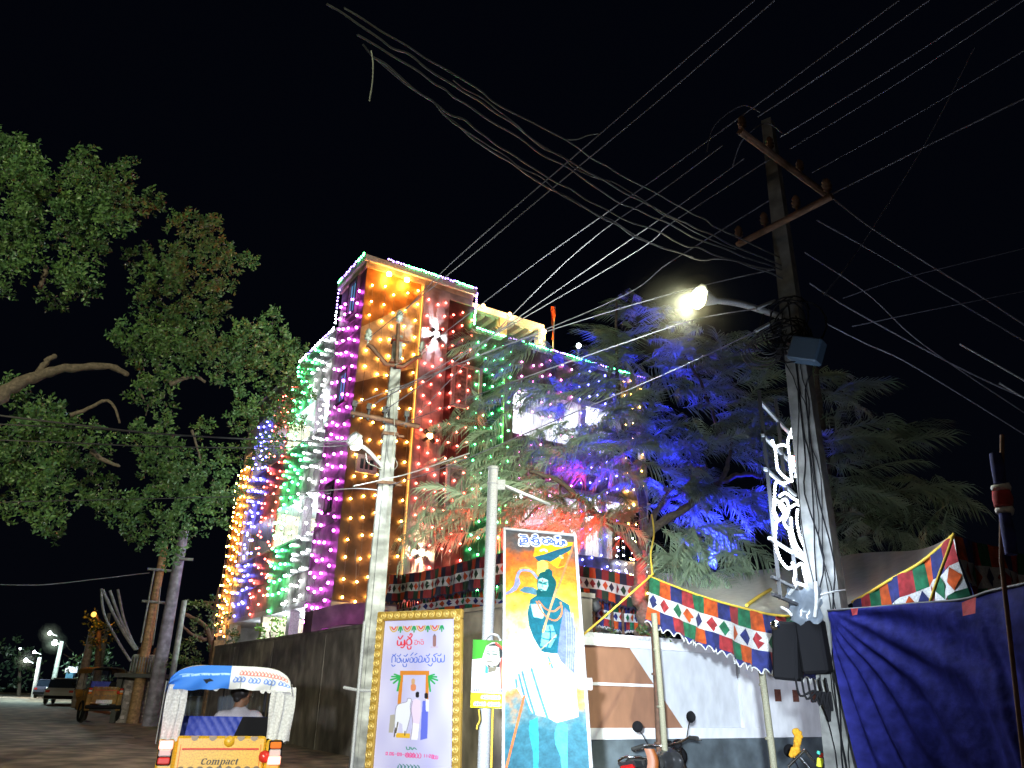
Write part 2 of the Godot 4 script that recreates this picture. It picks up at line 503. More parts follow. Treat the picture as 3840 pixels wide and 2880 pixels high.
func house() -> void:
	var h := thing("house", "tall new house hung all over with coloured fairy lights", "house")
	var s := st()
	# tower core and stair head
	bx(s, HX, 10.84, 0.2, 13.6, HZ - 0.02, -21.6)
	obj("tower_wall", s, mats.mauve, h)
	s = st()
	bx(s, HX - 0.14, 10.95, 13.6, 13.78, HZ + 0.16, -21.75)
	obj("tower_roof", s, mats.white, h)
	s = st()
	bx(s, HX - 0.06, 10.87, 13.42, 13.6, HZ + 0.07, -21.66)
	obj("cornice", s, mats.cream, h)
	var zf := HZ - 0.018
	s = st()
	prism(s, [Vector2(HX, 11.42), Vector2(9.06, 12.92), Vector2(9.06, 13.42), Vector2(HX, 13.42)], Vector3(0, 0, zf), Vector3.RIGHT, Vector3.UP, Vector3(0, 0, 0.03))
	obj("lit_brown_panel", s, mats.umber, h)  # amber light put into the colour of this brown granite
	s = st()
	prism(s, [Vector2(HX, 9.68), Vector2(9.06, 10.6), Vector2(9.06, 12.92), Vector2(HX, 11.42)], Vector3(0, 0, zf), Vector3.RIGHT, Vector3.UP, Vector3(0, 0, 0.05))
	obj("cream_panel", s, mats.cream, h)
	s = st()
	prism(s, [Vector2(HX, 3.7), Vector2(9.06, 3.7), Vector2(9.06, 10.6), Vector2(HX, 9.68)], Vector3(0, 0, zf), Vector3.RIGHT, Vector3.UP, Vector3(0, 0, 0.03))
	obj("dark_panel", s, mats.cocoa, h)
	s = st()
	bx(s, 9.1, 10.0, 0.3, 13.42, zf, HZ + 0.1)
	obj("marble_strip", s, mats.marble, h)
	s = st()
	bx(s, 9.03, 9.1, 0.3, 13.42, zf, HZ + 0.06)
	obj("edge_trim", s, mats.cream, h)
	s = st()
	bx(s, 10.0, 10.84, 13.2, 13.42, zf, HZ + 0.08)
	obj("lintel", s, mats.marble, h)
	s = st()
	bx(s, 10.0, 10.98, 0.3, 13.2, zf, HZ + 0.02)
	obj("maroon_panel", s, mats.maroon, h)
	s = st()
	bx(s, HX - 0.02, 9.0, 0.3, 3.66, zf, HZ + 0.02)
	obj("porch_wall", s, mats.paint, h)
	# bands across the purple side
	for y in [3.7, 5.75, 8.6, 11.4, 11.9]:
		s = st()
		bx(s, HX - 0.035, HX - 0.001, y, y + 0.06, HZ - 0.1, -21.55)
		obj("groove_band", s, mats.mauve, h)
	for q in [[12.72, 1.25, mats.pane_blue], [9.78, 1.1, mats.pane_blue], [6.5, 0.9, mats.dark_glass]]:
		window(h, Vector3(HX - 0.01, q[0], -20.42), 0.72, q[1], Vector3(0, 0, 1), Vector3(-1, 0, 0), mats.mauve, q[2], 1)
	for y in [10.36, 7.08]:
		window(h, Vector3(10.77, y, HZ + 0.035), 1.06, 1.45, Vector3.RIGHT, Vector3.BACK, mats.white, mats.pane_lace, 1)
	window(h, Vector3(7.75, 7.35, HZ + 0.03), 0.6, 0.5, Vector3.RIGHT, Vector3.BACK, mats.white, mats.dark_glass, 2)
	sconce(h, Vector3(9.56, 11.78, HZ + 0.1), mats.lamp_white, Color(0.95, 0.97, 1.0), 5.0)
	sconce(h, Vector3(9.56, 8.5, HZ + 0.1), mats.lamp_warm, Color(1.0, 0.35, 0.18), 2.0)
	sconce(h, Vector3(9.54, 5.13, HZ + 0.1), mats.lamp_white, Color(1.0, 0.8, 0.6), 9.0)
	for x in [7.85, 8.45]:
		s = st()
		lathe(s, Vector3(x, 13.38, HZ + 0.18), Vector3.DOWN, [Vector2(0, 0), Vector2(0.07, 0), Vector2(0.08, 0.09), Vector2(0, 0.1)], 10)
		obj("soffit_lamp", s, mats.amber, h)
		omni("soffit_light", Vector3(x, 13.2, HZ + 0.2), Color(1.0, 0.58, 0.17), 1.4, 0.06, h)
	# right wing
	s = st()
	bx(s, 10.98, 12.12, 0.2, 11.3, HZ - 0.2, HZ)
	obj("bottle_panel", s, mats.bottle, h)
	s = st()
	bx(s, 12.12, 12.5, 0.2, 11.0, HZ - 0.3, HZ + 0.08)
	obj("column", s, mats.marble, h)
	s = st()
	bx(s, 12.5, 18.2, 10.8, 11.0, HZ - 1.75, HZ + 0.03)
	obj("lintel", s, mats.white, h)
	s = st()
	bx(s, 10.86, 18.25, 11.0, 12.3, HZ - 0.2, HZ + 0.02)
	obj("roof_parapet", s, mats.dark_tile, h)
	s = st()
	bx(s, 10.86, 18.3, 12.3, 12.4, HZ - 0.25, HZ + 0.08)
	obj("parapet_cap", s, mats.white, h)
	s = st()
	bx(s, 10.9, 18.2, 12.1, 12.16, HZ - 0.2, -31.0)
	obj("terrace", s, mats.paint, h)
	s = st()
	bx(s, 12.5, 18.2, 0.2, 12.1, -21.5, -21.35)
	obj("back_wall", s, mats.white_wall, h)
	s = st()
	bx(s, 18.0, 18.2, 0.2, 12.1, -21.35, -30.0)
	obj("end_wall", s, mats.paint, h)
	for q in [[7.6, 9.25], [3.6, 5.72]]:
		s = st()
		bx(s, 12.5, 18.2, q[0] + 0.2, q[1], HZ - 0.15, HZ)
		obj("balcony_parapet", s, mats.dark_tile, h)
		s = st()
		bx(s, 12.5, 18.25, q[0], q[0] + 0.2, HZ - 1.75, HZ + 0.04)
		obj("balcony_slab", s, mats.white, h)
	for q in [[15.3, 9.25, 10.8], [15.2, 5.72, 7.6], [16.1, 5.72, 7.6], [17.95, 5.72, 7.6], [17.95, 9.25, 10.8]]:
		s = st()
		bx(s, q[0], q[0] + 0.22, q[1], q[2], HZ - 0.18, HZ - 0.01)
		obj("pillar", s, mats.white, h)
	for q in [[13.2, 10.7], [16.2, 10.7], [13.4, 7.5], [16.6, 7.5], [14.2, 3.5]]:
		lamp_on(h, Vector3(q[0], q[1], HZ - 0.9), 3.2, 0.16, Color(0.93, 0.96, 1.0), mats.lamp_white)
	for q in [[14.4, 9.2], [17.0, 9.2], [15.6, 6.0]]:
		window(h, Vector3(q[0], q[1], -21.34), 1.0, 1.3, Vector3.RIGHT, Vector3.BACK, mats.paint, mats.pane_lace, 2)
	# left wing with its balconies
	s = st()
	bx(s, 8.9, 9.1, 0.2, 12.1, -21.6, -31.3)
	obj("back_wall", s, mats.white_wall, h)
	s = st()
	bx(s, 7.2, 14.0, 0.2, 10.1, -31.15, -31.35)
	obj("end_wall", s, mats.paint, h)
	for q in [[3.67, 4.67, 5.72], [6.95, 7.88, 8.9], [10.15, 11.21, 12.16]]:
		s = st()
		bx(s, HX - 0.02, 8.9, q[0], q[0] + 0.16, -21.6, -31.3)
		obj("balcony_slab", s, mats.white, h)
		s = st()
		bx(s, HX, HX + 0.14, q[0] + 0.16, q[1], -21.6, -31.3)
		obj("balcony_parapet", s, mats.paint, h)
		s = st()
		bx(s, HX - 0.03, HX + 0.14, q[1], q[2], -21.6, -31.3)
		obj("granite_band", s, mats.dark_tile, h)
		s = st()
		bx(s, HX - 0.05, HX + 0.16, q[2], q[2] + 0.05, -21.6, -31.34)
		obj("rail", s, mats.white, h)
		for z in [-23.6, -27.4]:
			lamp_on(h, Vector3(8.0, q[0] - 0.08, z), 11.0 if z > -25 else 1.0, 0.2, Color(0.93, 0.97, 1.0), mats.lamp_white if z > -25 else mats.cool)
	for y in [[0.2, 3.67], [5.77, 6.95], [8.95, 10.15]]:
		for z in [-22.9, -25.6, -29.7]:
			s = st()
			bx(s, HX + 0.02, HX + 0.3, y[0], y[1], z, z - 0.28)
			obj("pillar", s, mats.white if z > -25 else mats.cream, h)
		s = st()
		bx(s, HX + 0.32, 8.9, y[0], y[1], -25.6, -25.75)
		obj("partition", s, mats.cream, h)
		for z in [-22.4, -24.5]:
			s = st()
			bx(s, 8.84, 8.895, y[0], y[1] - 0.2, z, z - 0.8)
			obj("door", s, mats.rust_light, h)
		for z in [-26.6, -28.6]:
			window(h, Vector3(8.89, (y[0] + y[1]) / 2 + 0.1, z), 0.9, minf(1.1, y[1] - y[0] - 0.2), Vector3(0, 0, 1), Vector3(-1, 0, 0), mats.white, mats.pane_lace, 2)
	s = st()
	bx(s, HX - 0.04, HX + 0.5, 3.3, 9.6, -29.95, -31.4)
	obj("corner_pier", s, mats.umber, h)
	# purple porch hood over the side door
	s = st()
	var arc := []
	for k in 9: arc.append(Vector2(-1.2 + 2.4 * k / 8.0, 0.26 * sin(PI * k / 8.0)))
	for k in 9: arc.append(Vector2(1.2 - 2.4 * k / 8.0, 0.26 * sin(PI * k / 8.0) - 0.5))
	prism(s, arc, Vector3(7.75, 3.35, HZ + 0.03), Vector3.RIGHT, Vector3.UP, Vector3(0, 0, 0.55))
	obj("porch_hood", s, mats.mauve, h)
	omni("porch_light", Vector3(7.6, 2.95, HZ + 1.3), Color(1.0, 0.4, 0.9), 0.25, 0.08, h)
	# pergola on the terrace
	s = st()
	bx(s, 10.97, 13.85, 13.25, 13.47, -19.75, -19.95)
	bx(s, 10.97, 13.85, 13.25, 13.47, -22.3, -22.5)
	var pg := obj("pergola", s, mats.white, h)
	for k in 8:
		s = st()
		bx(s, 11.05 + k * 0.385, 11.2 + k * 0.385, 13.2, 13.43, -19.96, -22.29)
		obj("rafter", s, mats.white, pg)
	for q in [[12.05, -19.95], [13.62, -19.95], [12.05, -22.4], [13.62, -22.4]]:
		s = st()
		bx(s, q[0], q[0] + 0.28, 12.16, 13.25, q[1] + 0.2, q[1] - 0.08)
		obj("pergola_post", s, mats.cream if q[0] < 13 else mats.white, pg)
	var names := ["left", "middle", "right"]
	for k in 3:
		var p: Vector3 = [Vector3(11.32, 13.4, -19.64), Vector3(12.35, 13.4, -19.64), Vector3(13.72, 13.12, -19.6)][k]
		var t := thing("globe_lamp", "warm glowing globe lamp at the %s of the white roof pergola" % names[k], "lamp", p, 0, "globe lamps on the roof pergola")
		put("globe_bulb", ball, mats.lamp_warm, t, Transform3D(Basis().scaled(Vector3.ONE * (1.7 if k < 2 else 2.6)), Vector3.ZERO))
		s = st()
		tube(s, [Vector3(0, 0, -0.12), Vector3(0, 0, 0)], 0.025, 6)
		obj("bracket", s, mats.iron, t)
		omni("globe_light", Vector3(0, 0, 0.03), Color(1.0, 0.72, 0.42), 3.0 if k < 2 else 5.0, 0.07, t)
	var wl := thing("roof_lamp", "cold white lamp on a short post at the house roof", "lamp", Vector3(15.5, 12.4, -20.0))
	s = st()
	tube(s, [Vector3(0, 0, 0), Vector3(0, 0.75, 0)], 0.03, 6)
	obj("post", s, mats.iron, wl)
	put("globe_bulb", ball, mats.lamp_white, wl, Transform3D(Basis().scaled(Vector3.ONE * 2.4), Vector3(0, 0.8, 0.05)))
	omni("roof_light", Vector3(0, 0.8, 0.05), Color(0.9, 0.95, 1.0), 4.0, 0.1, wl)
	var fl := thing("flag", "narrow orange flag on a thin staff at the roof edge", "flag", Vector3(14.2, 12.35, -19.75))
	s = st()
	tube(s, [Vector3.ZERO, Vector3(0.1, 2.0, 0)], 0.022, 6)
	obj("staff", s, mats.bamboo, fl)
	s = st()
	sheet(s, func(u, v): return Vector3(0.1 - 0.05 * v - u * (0.16 - 0.08 * v) + 0.02 * sin(v * 9.0), 1.95 - v * 1.3, 0.05 * sin(u * 4.0 + v * 6.0)), 4, 12)
	obj("flag_cloth", s, mats.orange, fl)


# ------------------------------------------------------------------ fairy lights
func curtain(label: String, m: Material, origin: Vector3, along: Vector3, out: Vector3, strands: int, bulbs: int, step: float, jitter: float, mesh: Mesh, from := 0) -> void:
	var c := thing("light_curtain", label, "fairy lights", origin, 0, "curtains of fairy lights on the house")
	var n := strands
	for i in n:
		var p := along * ((i + 0.5) / n)
		var sway := rng.randf_range(-1, 1) * jitter
		var s := st()
		var pts := []
		var spots := []
		var y := -rng.randf() * step
		for k in bulbs:
			var q := p + Vector3(0, y, 0) + along.normalized() * (sway + rng.randf_range(-1, 1) * jitter) + out * rng.randf_range(0.035, 0.06)
			pts.append(q + out * 0.03)
			if rng.randf() > 0.04: spots.append(q)
			y -= step * rng.randf_range(0.82, 1.18)
		tube(s, pts, 0.006, 3, false)
		var st_node := obj("strand", s, mats.wire, c)
		for q in spots:
			put("bulb", mesh, m, st_node, Transform3D(Basis(Vector3.FORWARD, rng.randf() * 2.0), q))

func light_strip(label: String, a: Vector3, b: Vector3, step: float, cols: Array, run: int) -> void:
	var c := thing("light_string", label, "fairy lights", a, 0, "strings of fairy lights along the roof edges")
	var n := int((b - a).length() / step)
	var s := st()
	tube(s, [Vector3.ZERO, b - a], 0.012, 4)
	obj("cord", s, mats.wire, c)
	for k in n:
		var p := (b - a) * (k + 0.5) / n + Vector3(rng.randf_range(-0.015, 0.015), rng.randf_range(0.0, 0.03), 0)
		put("bulb", small_ball, cols[(k / run) % cols.size()], c, Transform3D(Basis(), p))

func fairy_lights() -> void:
	var o := Vector3(0, 0, 0.02)
	var front := Vector3.BACK
	var side := Vector3.LEFT
	# on the tower
	curtain("widely spaced amber fairy lights on the brown and cream tower front", mats.amber, Vector3(HX + 0.02, 13.2, HZ + 0.04), Vector3(1.85, 0, 0), front, 5, 18, 0.53, 0.035, small_ball)
	curtain("purple fairy lights down the narrow mauve side of the tower", mats.purple, Vector3(HX - 0.02, 12.9, HZ - 0.08), Vector3(0, 0, -1.85), side, 4, 25, 0.43, 0.09, ball)
	curtain("red fairy lights on the pale marble strip of the tower", mats.red, Vector3(9.1, 13.25, HZ + 0.1), Vector3(0.9, 0, 0), front, 3, 18, 0.52, 0.04, small_ball)
	curtain("red fairy lights on the dark maroon panel beside the tower windows", mats.red, Vector3(10.02, 13.0, HZ + 0.06), Vector3(0.95, 0, 0), front, 3, 18, 0.52, 0.03, small_ball)
	# right wing
	curtain("green fairy lights on the black panel right of the tower", mats.green, Vector3(10.98, 12.3, HZ + 0.04), Vector3(1.5, 0, 0), front, 5, 20, 0.46, 0.03, small_ball)
	curtain("pink fairy lights over the white lit balconies behind the tree", mats.pink, Vector3(12.6, 12.2, HZ + 0.04), Vector3(2.4, 0, 0), front, 6, 14, 0.5, 0.05, small_ball)
	curtain("blue fairy lights on the house front deep behind the tree", mats.blue, Vector3(15.0, 12.2, HZ + 0.04), Vector3(1.9, 0, 0), front, 5, 15, 0.5, 0.05, small_ball)
	curtain("small amber fairy lights at the far right end of the house front", mats.amber, Vector3(16.95, 12.2, HZ + 0.04), Vector3(1.2, 0, 0), front, 3, 14, 0.6, 0.05, small_ball)
	curtain("cluster of white fairy lights low on the house right of the banner", mats.cool, Vector3(16.4, 6.6, HZ + 0.05), Vector3(1.8, 0, 0), front, 5, 6, 0.24, 0.05, small_ball)
	# left wing
	curtain("white fairy lights on the balconies next to the purple side", mats.cool, Vector3(HX - 0.04, 12.1, -21.62), Vector3(0, 0, -1.75), side, 4, 20, 0.42, 0.2, ball)
	curtain("dense green fairy lights on the side balconies", mats.green, Vector3(HX - 0.04, 12.1, -23.4), Vector3(0, 0, -2.0), side, 5, 19, 0.44, 0.2, ball)
	curtain("red fairy lights between green and blue ones on the side balconies", mats.red, Vector3(HX - 0.04, 11.6, -25.5), Vector3(0, 0, -2.1), side, 5, 15, 0.52, 0.2, small_ball)
	curtain("blue fairy lights near the far corner of the side balconies", mats.blue, Vector3(HX - 0.04, 11.0, -27.7), Vector3(0, 0, -1.9), side, 5, 17, 0.42, 0.18, ball)
	curtain("amber fairy lights crowded on the far corner of the house", mats.amber, Vector3(HX - 0.08, 9.7, -29.7), Vector3(0, 0, -1.65), side, 5, 18, 0.36, 0.16, small_ball)
	# strings along the edges
	var mix := [mats.green, mats.violet]
	light_strip("green and violet light string along the front edge of the tower roof", Vector3(7.75, 13.82, HZ + 0.16), Vector3(10.95, 13.82, HZ + 0.16), 0.085, [mats.violet, mats.green, mats.green, mats.violet, mats.green], 7)
	light_strip("violet and green light string along the side edge of the tower roof", Vector3(HX - 0.15, 13.82, HZ + 0.12), Vector3(HX - 0.15, 13.82, -21.75), 0.12, [mats.green, mats.violet, mats.violet], 5)
	light_strip("violet and green light string down the right edge of the tower head", Vector3(10.97, 13.7, HZ + 0.14), Vector3(10.9, 12.5, HZ + 0.14), 0.08, [mats.violet, mats.green], 8)
	light_strip("white violet light string down the back edge of the purple side", Vector3(HX - 0.1, 13.6, -21.68), Vector3(HX - 0.1, 12.3, -21.68), 0.12, [mats.violet, mats.cool], 6)
	light_strip("green and violet light string along the lower roof parapet", Vector3(11.0, 12.44, HZ + 0.1), Vector3(18.2, 12.44, HZ + 0.1), 0.1, [mats.green, mats.green, mats.violet], 6)
	light_strip("white and violet light string along the side parapet at the roof", Vector3(HX - 0.06, 12.26, -21.8), Vector3(HX - 0.06, 12.26, -25.2), 0.13, [mats.cool, mats.violet, mats.cool], 4)
	light_strip("blue light string along the balcony slab behind the patchwork awning", Vector3(14.4, 5.3, HZ + 0.14), Vector3(18.2, 5.3, HZ + 0.14), 0.34, [mats.violet, mats.blue], 2)
	for q in [["amber glowing light strip down the edge of the pale tower strip", Vector3(9.06, 13.35, HZ + 0.075), 9.2, mats.gold_line], ["thin green light strip down the grey column right of the tower", Vector3(12.13, 10.95, HZ + 0.1), 6.5, mats.green_line]]:
		var s := st()
		tube(s, [Vector3.ZERO, Vector3(0, -q[2], 0)], 0.016, 5)
		var t := obj("light_strip", s, q[3])
		t.position = q[1]
		tag(t, q[0], "light strip")

# ------------------------------------------------------------------ poles, street lamps, sign frame
func prismoid(s: SurfaceTool, base: Vector3, h: float, b0: Vector2, b1: Vector2, b: Basis) -> void:    # a tapering rectangular pole
	s.set_smooth_group(-1)
	var lo := []
	var hi := []
	for e in [[-1, 1], [1, 1], [1, -1], [-1, -1]]:
		lo.append(base + b.x * e[0] * b0.x / 2 + b.z * e[1] * b0.y / 2)
		hi.append(base + Vector3.UP * h + b.x * e[0] * b1.x / 2 + b.z * e[1] * b1.y / 2)
	for k in 4: quad(s, lo[k], lo[(k + 1) % 4], hi[(k + 1) % 4], hi[k])
	quad(s, hi[0], hi[1], hi[2], hi[3])

func facing(p: Vector3, extra := 0.0) -> Basis:        # axes of something at p whose front looks at the street corner, turned by extra degrees
	return Basis(Vector3.UP, atan2(-p.x, -p.z) + deg_to_rad(extra))

func insulator(parent: Node, p: Vector3, axis: Vector3, m: Material, k := 1.0) -> void:
	var s := st()
	lathe(s, p, axis, [Vector2(0.012, -0.08 * k), Vector2(0.014, 0), Vector2(0.05 * k, 0.005 * k), Vector2(0.03 * k, 0.035 * k), Vector2(0.055 * k, 0.05 * k), Vector2(0.032 * k, 0.085 * k), Vector2(0.048 * k, 0.1 * k), Vector2(0.02 * k, 0.15 * k), Vector2(0, 0.155 * k)], 8)
	obj("insulator", s, m, parent)

func glare_ball(t: Node, p: Vector3, size: float, k: float) -> void:      # fog shells added to stand for lens glare, thickest close to the lamp
	for q in [[0.28, 0.07], [0.46, 0.03], [0.7, 0.013], [1.0, 0.006], [1.4, 0.003]]:
		var fog := FogVolume.new()
		fog.name = "lamp_glare"
		fog.shape = RenderingServer.FOG_VOLUME_SHAPE_ELLIPSOID
		fog.size = Vector3.ONE * q[0] * size
		var fm := FogMaterial.new()
		fm.density = q[1] * k; fm.albedo = Color(1.0, 0.99, 0.9)
		fog.material = fm
		t.add_child(fog, true)
		fog.position = p
		stuff(fog)

func street_lamp(n: String, label: String, foot: Vector3, head: Vector3, m: Material, c: Color, e: float, r := 0.11, group := "", lime := false) -> void:
	var t := thing(n, label, "street lamp", foot, 0, group)
	var v := head - foot
	var s := st()
	tube(s, smooth_line([Vector3.ZERO, v * 0.5 + Vector3(0, 0.03, 0), v * 0.84], 5), 0.03, 6)
	obj("arm", s, mats.galvanised, t)
	s = st()
	var ax := v.normalized()
	lathe(s, v * 0.8, ax, [Vector2(0.03, 0), Vector2(0.05, 0.06), Vector2(0.07, 0.12), Vector2(0.11, 0.2), Vector2(0.12, v.length() * 0.2)], 10)
	obj("lamp_housing", s, mats.galvanised, t)
	var mi := put("lamp_lens", ball, m, t, Transform3D(Basis().scaled(Vector3.ONE * r / 0.05), v + Vector3(0, -0.03, 0)))
	mi.name = "lamp_lens"
	var lp := v + Vector3(0, -0.03, 0)
	if lime:
		omni("lamp_spill", lp, c, e * (0.015 if c.b < 0.9 else 0.1), r * 0.8, t)
		spot("lamp_light", lp, lp + Vector3(v.x, 0, v.z).normalized() * 0.55 + Vector3.DOWN, c, e, 72.0 if c.b < 0.9 else 82.0, 0.35, r * 0.8, t)
		if c.b < 0.9: spot("lamp_throw", lp, at(2250, 1750, 12.4) - foot, Color(0.97, 1.0, 0.9), e * 12.0, 56.0, 0.5, r * 0.8, t)
		glare_ball(t, lp, 1.0 if c.b < 0.9 else 0.8, 0.6 if c.b < 0.9 else 0.8)
	else: omni("lamp_light", lp, c, e, r * 0.8, t)

var left_pole: Vector3
var right_pole: Vector3

func poles() -> void:
	# concrete pole left of the banners
	left_pole = at(1438, 1900, 11.0)
	left_pole.y = ground_height(left_pole.x, left_pole.z)
	var b := facing(left_pole, 6)
	var t := thing("power_pole", "pale concrete power pole with two crossarms in front of the tower", "utility pole", left_pole)
	var top := at(1488, 1262, 11.0).y - left_pole.y
	var s := st()
	prismoid(s, Vector3.ZERO, top, Vector2(0.31, 0.2), Vector2(0.14, 0.12), b)
	obj("pole_shaft", s, mats.concrete, t)
	s = st()
	prismoid(s, b.z * 0.1, top * 0.86, Vector2(0.13, 0.012), Vector2(0.06, 0.012), b)
	obj("shaft_rib", s, mats.concrete, t)
	var loc := func(x: float, y: float, d: float) -> Vector3: return at(x, y, d) - left_pole
	for y in [1278, 1362, 1632, 1815]:
		s = st()
		var q: Vector3 = loc.call(1490 - (y - 1262) * 0.078, y, 10.98)
		var w: float = 0.17 + (y - 1262) * 0.00016
		box(s, q, Vector3(w, 0.045, 0.2), b)
		box(s, q + b.x * (w * 0.5 + 0.05), Vector3(0.1, 0.03, 0.03), b)
		obj("clamp", s, mats.rust, t)
	s = st()
	tube(s, [loc.call(1488, 1362, 10.85), loc.call(1494, 1215, 10.85)], 0.028, 6)
	obj("top_bracket", s, mats.rust, t)
	insulator(t, loc.call(1497, 1205, 10.85), Vector3.UP, mats.porcelain, 1.2)
	for q in [[[1378, 1292], [1392, 1300], [1448, 1366], [1480, 1368]], [[1582, 1338], [1560, 1342], [1512, 1374], [1486, 1374]]]:
		s = st()
		var pts := []
		for e in q: pts.append(loc.call(e[0], e[1], 10.84))
		tube(s, pts, 0.036, 4)
		obj("crossarm", s, mats.rust, t)
		insulator(t, pts[0] + Vector3(0, 0.08, 0), Vector3.UP, mats.porcelain, 1.2)
	s = st()
	var arm: Array = [loc.call(1316, 1549, 10.83), loc.call(1574, 1600, 10.83)]
	tube(s, arm, 0.04, 4)
	var ca := obj("crossarm", s, mats.rust, t)
	for k in [0.04, 0.25, 0.48, 0.8]:
		s = st()
		var p0: Vector3 = arm[0].lerp(arm[1], k)
		tube(s, [p0 - Vector3(0, 0.06, 0), p0 + Vector3(0, 0.14, 0)], 0.02, 6)
		box(s, p0 + Vector3(0, 0.15, 0), Vector3(0.07, 0.09, 0.07), b)
		obj("pin_insulator", s, mats.iron, ca)
	street_lamp("street_lamp", "white glowing street lamp on an arm of the pale concrete pole", at(1432, 1748, 10.9), at(1335, 1655, 10.6), mats.lamp_white, Color(0.92, 0.97, 1.0), 9.0, 0.13, "", true)
	# steel sign post
	var sp := at(1845, 1900, 7.5)
	sp.y = ground_height(sp.x, sp.z)
	t = thing("steel_post", "round grey steel post rising between the two banners", "post", sp)
	var ht := at(1845, 1750, 7.5).y - sp.y
	s = st()
	tube(s, [Vector3.ZERO, Vector3(0, ht * 0.8, 0), Vector3(0, ht, 0)], [0.056, 0.054, 0.05], 14)
	obj("post_shaft", s, mats.galvanised, t)
	s = st()
	for y in [ht - 0.02, ht - 0.17]: lathe(s, Vector3(0, y, 0), Vector3.UP, [Vector2(0.05, -0.014), Vector2(0.057, -0.01), Vector2(0.057, 0.01), Vector2(0.05, 0.014)], 14)
	obj("post_collar", s, mats.galvanised, t)
	s = st()
	tube(s, [at(1862, 1812, 7.5) - sp, at(1908, 1830, 7.9) - sp, at(2060, 1892, 9.6) - sp], 0.022, 5)
	box(s, at(1872, 1818, 7.5) - sp, Vector3(0.12, 0.1, 0.02), facing(sp))
	obj("bracket_arm", s, mats.galvanised, t)
	# big pole at the right with the sign frame
	right_pole = at(3010, 1500, 7.0)
	right_pole.y = ground_height(right_pole.x, right_pole.z)
	b = facing(right_pole, -17)
	t = thing("power_pole", "big concrete pole right of the street lamp wrapped with black cables", "utility pole", right_pole)
	top = at(2950, 440, 7.0).y - right_pole.y
	s = st()
	prismoid(s, Vector3.ZERO, top, Vector2(0.32, 0.24), Vector2(0.1, 0.11), b)
	obj("pole_shaft", s, mats.concrete_old, t)
	var rl := func(x: float, y: float, d: float) -> Vector3: return at(x, y, d) - right_pole
	var lvl := func(x: float, y: float, h: float) -> Vector3: return meet(x, y, Vector3(0, h, 0), Vector3.UP) - right_pole
	for q in [[2775, 492, 3110, 738, 6.5], [2765, 918, 3120, 735, 5.75]]:
		s = st()
		var a0: Vector3 = lvl.call(q[0], q[1], q[4])
		var a1: Vector3 = lvl.call(q[2], q[3], q[4])
		tube(s, [a0, a1], 0.04, 4)
		ca = obj("crossarm", s, mats.rust, t)
		for k in [0.03, 0.32, 0.66, 0.97]: insulator(ca, a0.lerp(a1, k) + Vector3(0, 0.08, 0), Vector3.UP, mats.rust, 0.8)
	# down leads and cable clutter on the pole
	for k in 6:
		s = st()
		var pts := []
		var off := rng.randf_range(-0.11, 0.11)
		var y0 := rng.randf_range(0.3, 0.9)
		for i in 11:
			var h := lerpf(y0, 4.6 + rng.randf() * 0.5, i / 10.0)
			var wd := lerpf(0.16, 0.08, h / top)
			pts.append(Vector3(0, h, 0) + b.z * (0.14 - h * 0.008 + rng.randf() * 0.015) + b.x * clampf(off + rng.randf_range(-0.035, 0.035) + (0.06 if i % 4 == k % 4 else 0.0), -wd, wd + 0.05))
		tube(s, smooth_line(pts, 3), 0.0045 + 0.002 * (k % 2), 5)
		var cb := obj("down_lead", s, mats.cable_black, t)
		cb.set_meta("label", "thin black cable running down the pole face")
	for k in 7:
		s = st()
		var pts := []
		var c: Vector3 = rl.call(2965 + rng.randf_range(-30, 60), 1180 + k * 18, 6.85)
		var rr := rng.randf_range(0.12, 0.24)
		for i in 26:
			var a := TAU * 1.6 * i / 25.0 + k
			pts.append(c + b.x * cos(a) * rr + Vector3(0, sin(a) * rr * 1.1 - 0.02 * i * 0.2, 0) + b.z * (0.02 * sin(a * 1.7) + 0.004 * i))
		tube(s, pts, 0.008, 5)
		obj("cable_coil", s, mats.cable_black, t)
	for k in 5:
		s = st()
		var c: Vector3 = rl.call(2950, 1235 + k * 16, 6.85)
		var e: Vector3 = rl.call(2840 - k * 12, 1290 + k * 12, 6.8)
		tube(s, smooth_line([c, c.lerp(e, 0.4) - Vector3(0, 0.16, 0), e.lerp(c, 0.1) - Vector3(0, 0.1, 0), e + Vector3(0, 0.08, 0), c + Vector3(0, 0.12, 0)], 6), 0.006, 5)
		obj("cable_loop", s, mats.cable, t)
	# blue junction box high on the pole
	var jb := rl.call(3025, 1315, 6.75) as Vector3
	s = st()
	bevel(s, Vector3.ZERO, Vector3(0.27, 0.22, 0.16), 0.015, Basis(Vector3.BACK, deg_to_rad(-22)))
	var o := obj("junction_box", s, plain(lin(0.03, 0.055, 0.09), 0.5))
	o.position = right_pole + jb; o.basis = b
	tag(o, "tilted dark blue junction box high on the big pole", "junction box")
	# meter boxes bound to the pole
	var mb := rl.call(3010, 2440, 6.78) as Vector3
	var g := thing("meter_box", "black electric meter boxes strapped in plastic on the big pole", "electric box", right_pole + mb)
	g.basis = b
	for q in [[-0.12, 0.0, 0.2, 0.44, -5.0], [0.09, 0.03, 0.2, 0.4, 3.0]]:
		s = st()
		bevel(s, Vector3(q[0], q[1], 0), Vector3(q[2], q[3], 0.16), 0.02, Basis(Vector3.BACK, deg_to_rad(q[4])))
		obj("box_body", s, mats.black, g)
	s = st()
	bevel(s, Vector3(-0.05, 0.36, 0.0), Vector3(0.035, 0.26, 0.03), 0.006)
	obj("antenna", s, mats.black, g)
	s = st()
	lathe(s, Vector3(-0.17, 0.19, 0.085), Vector3.BACK, [Vector2(0, 0.02), Vector2(0.03, 0.015), Vector2(0.04, 0)], 10)
	obj("lens_cap", s, mats.chrome, g)
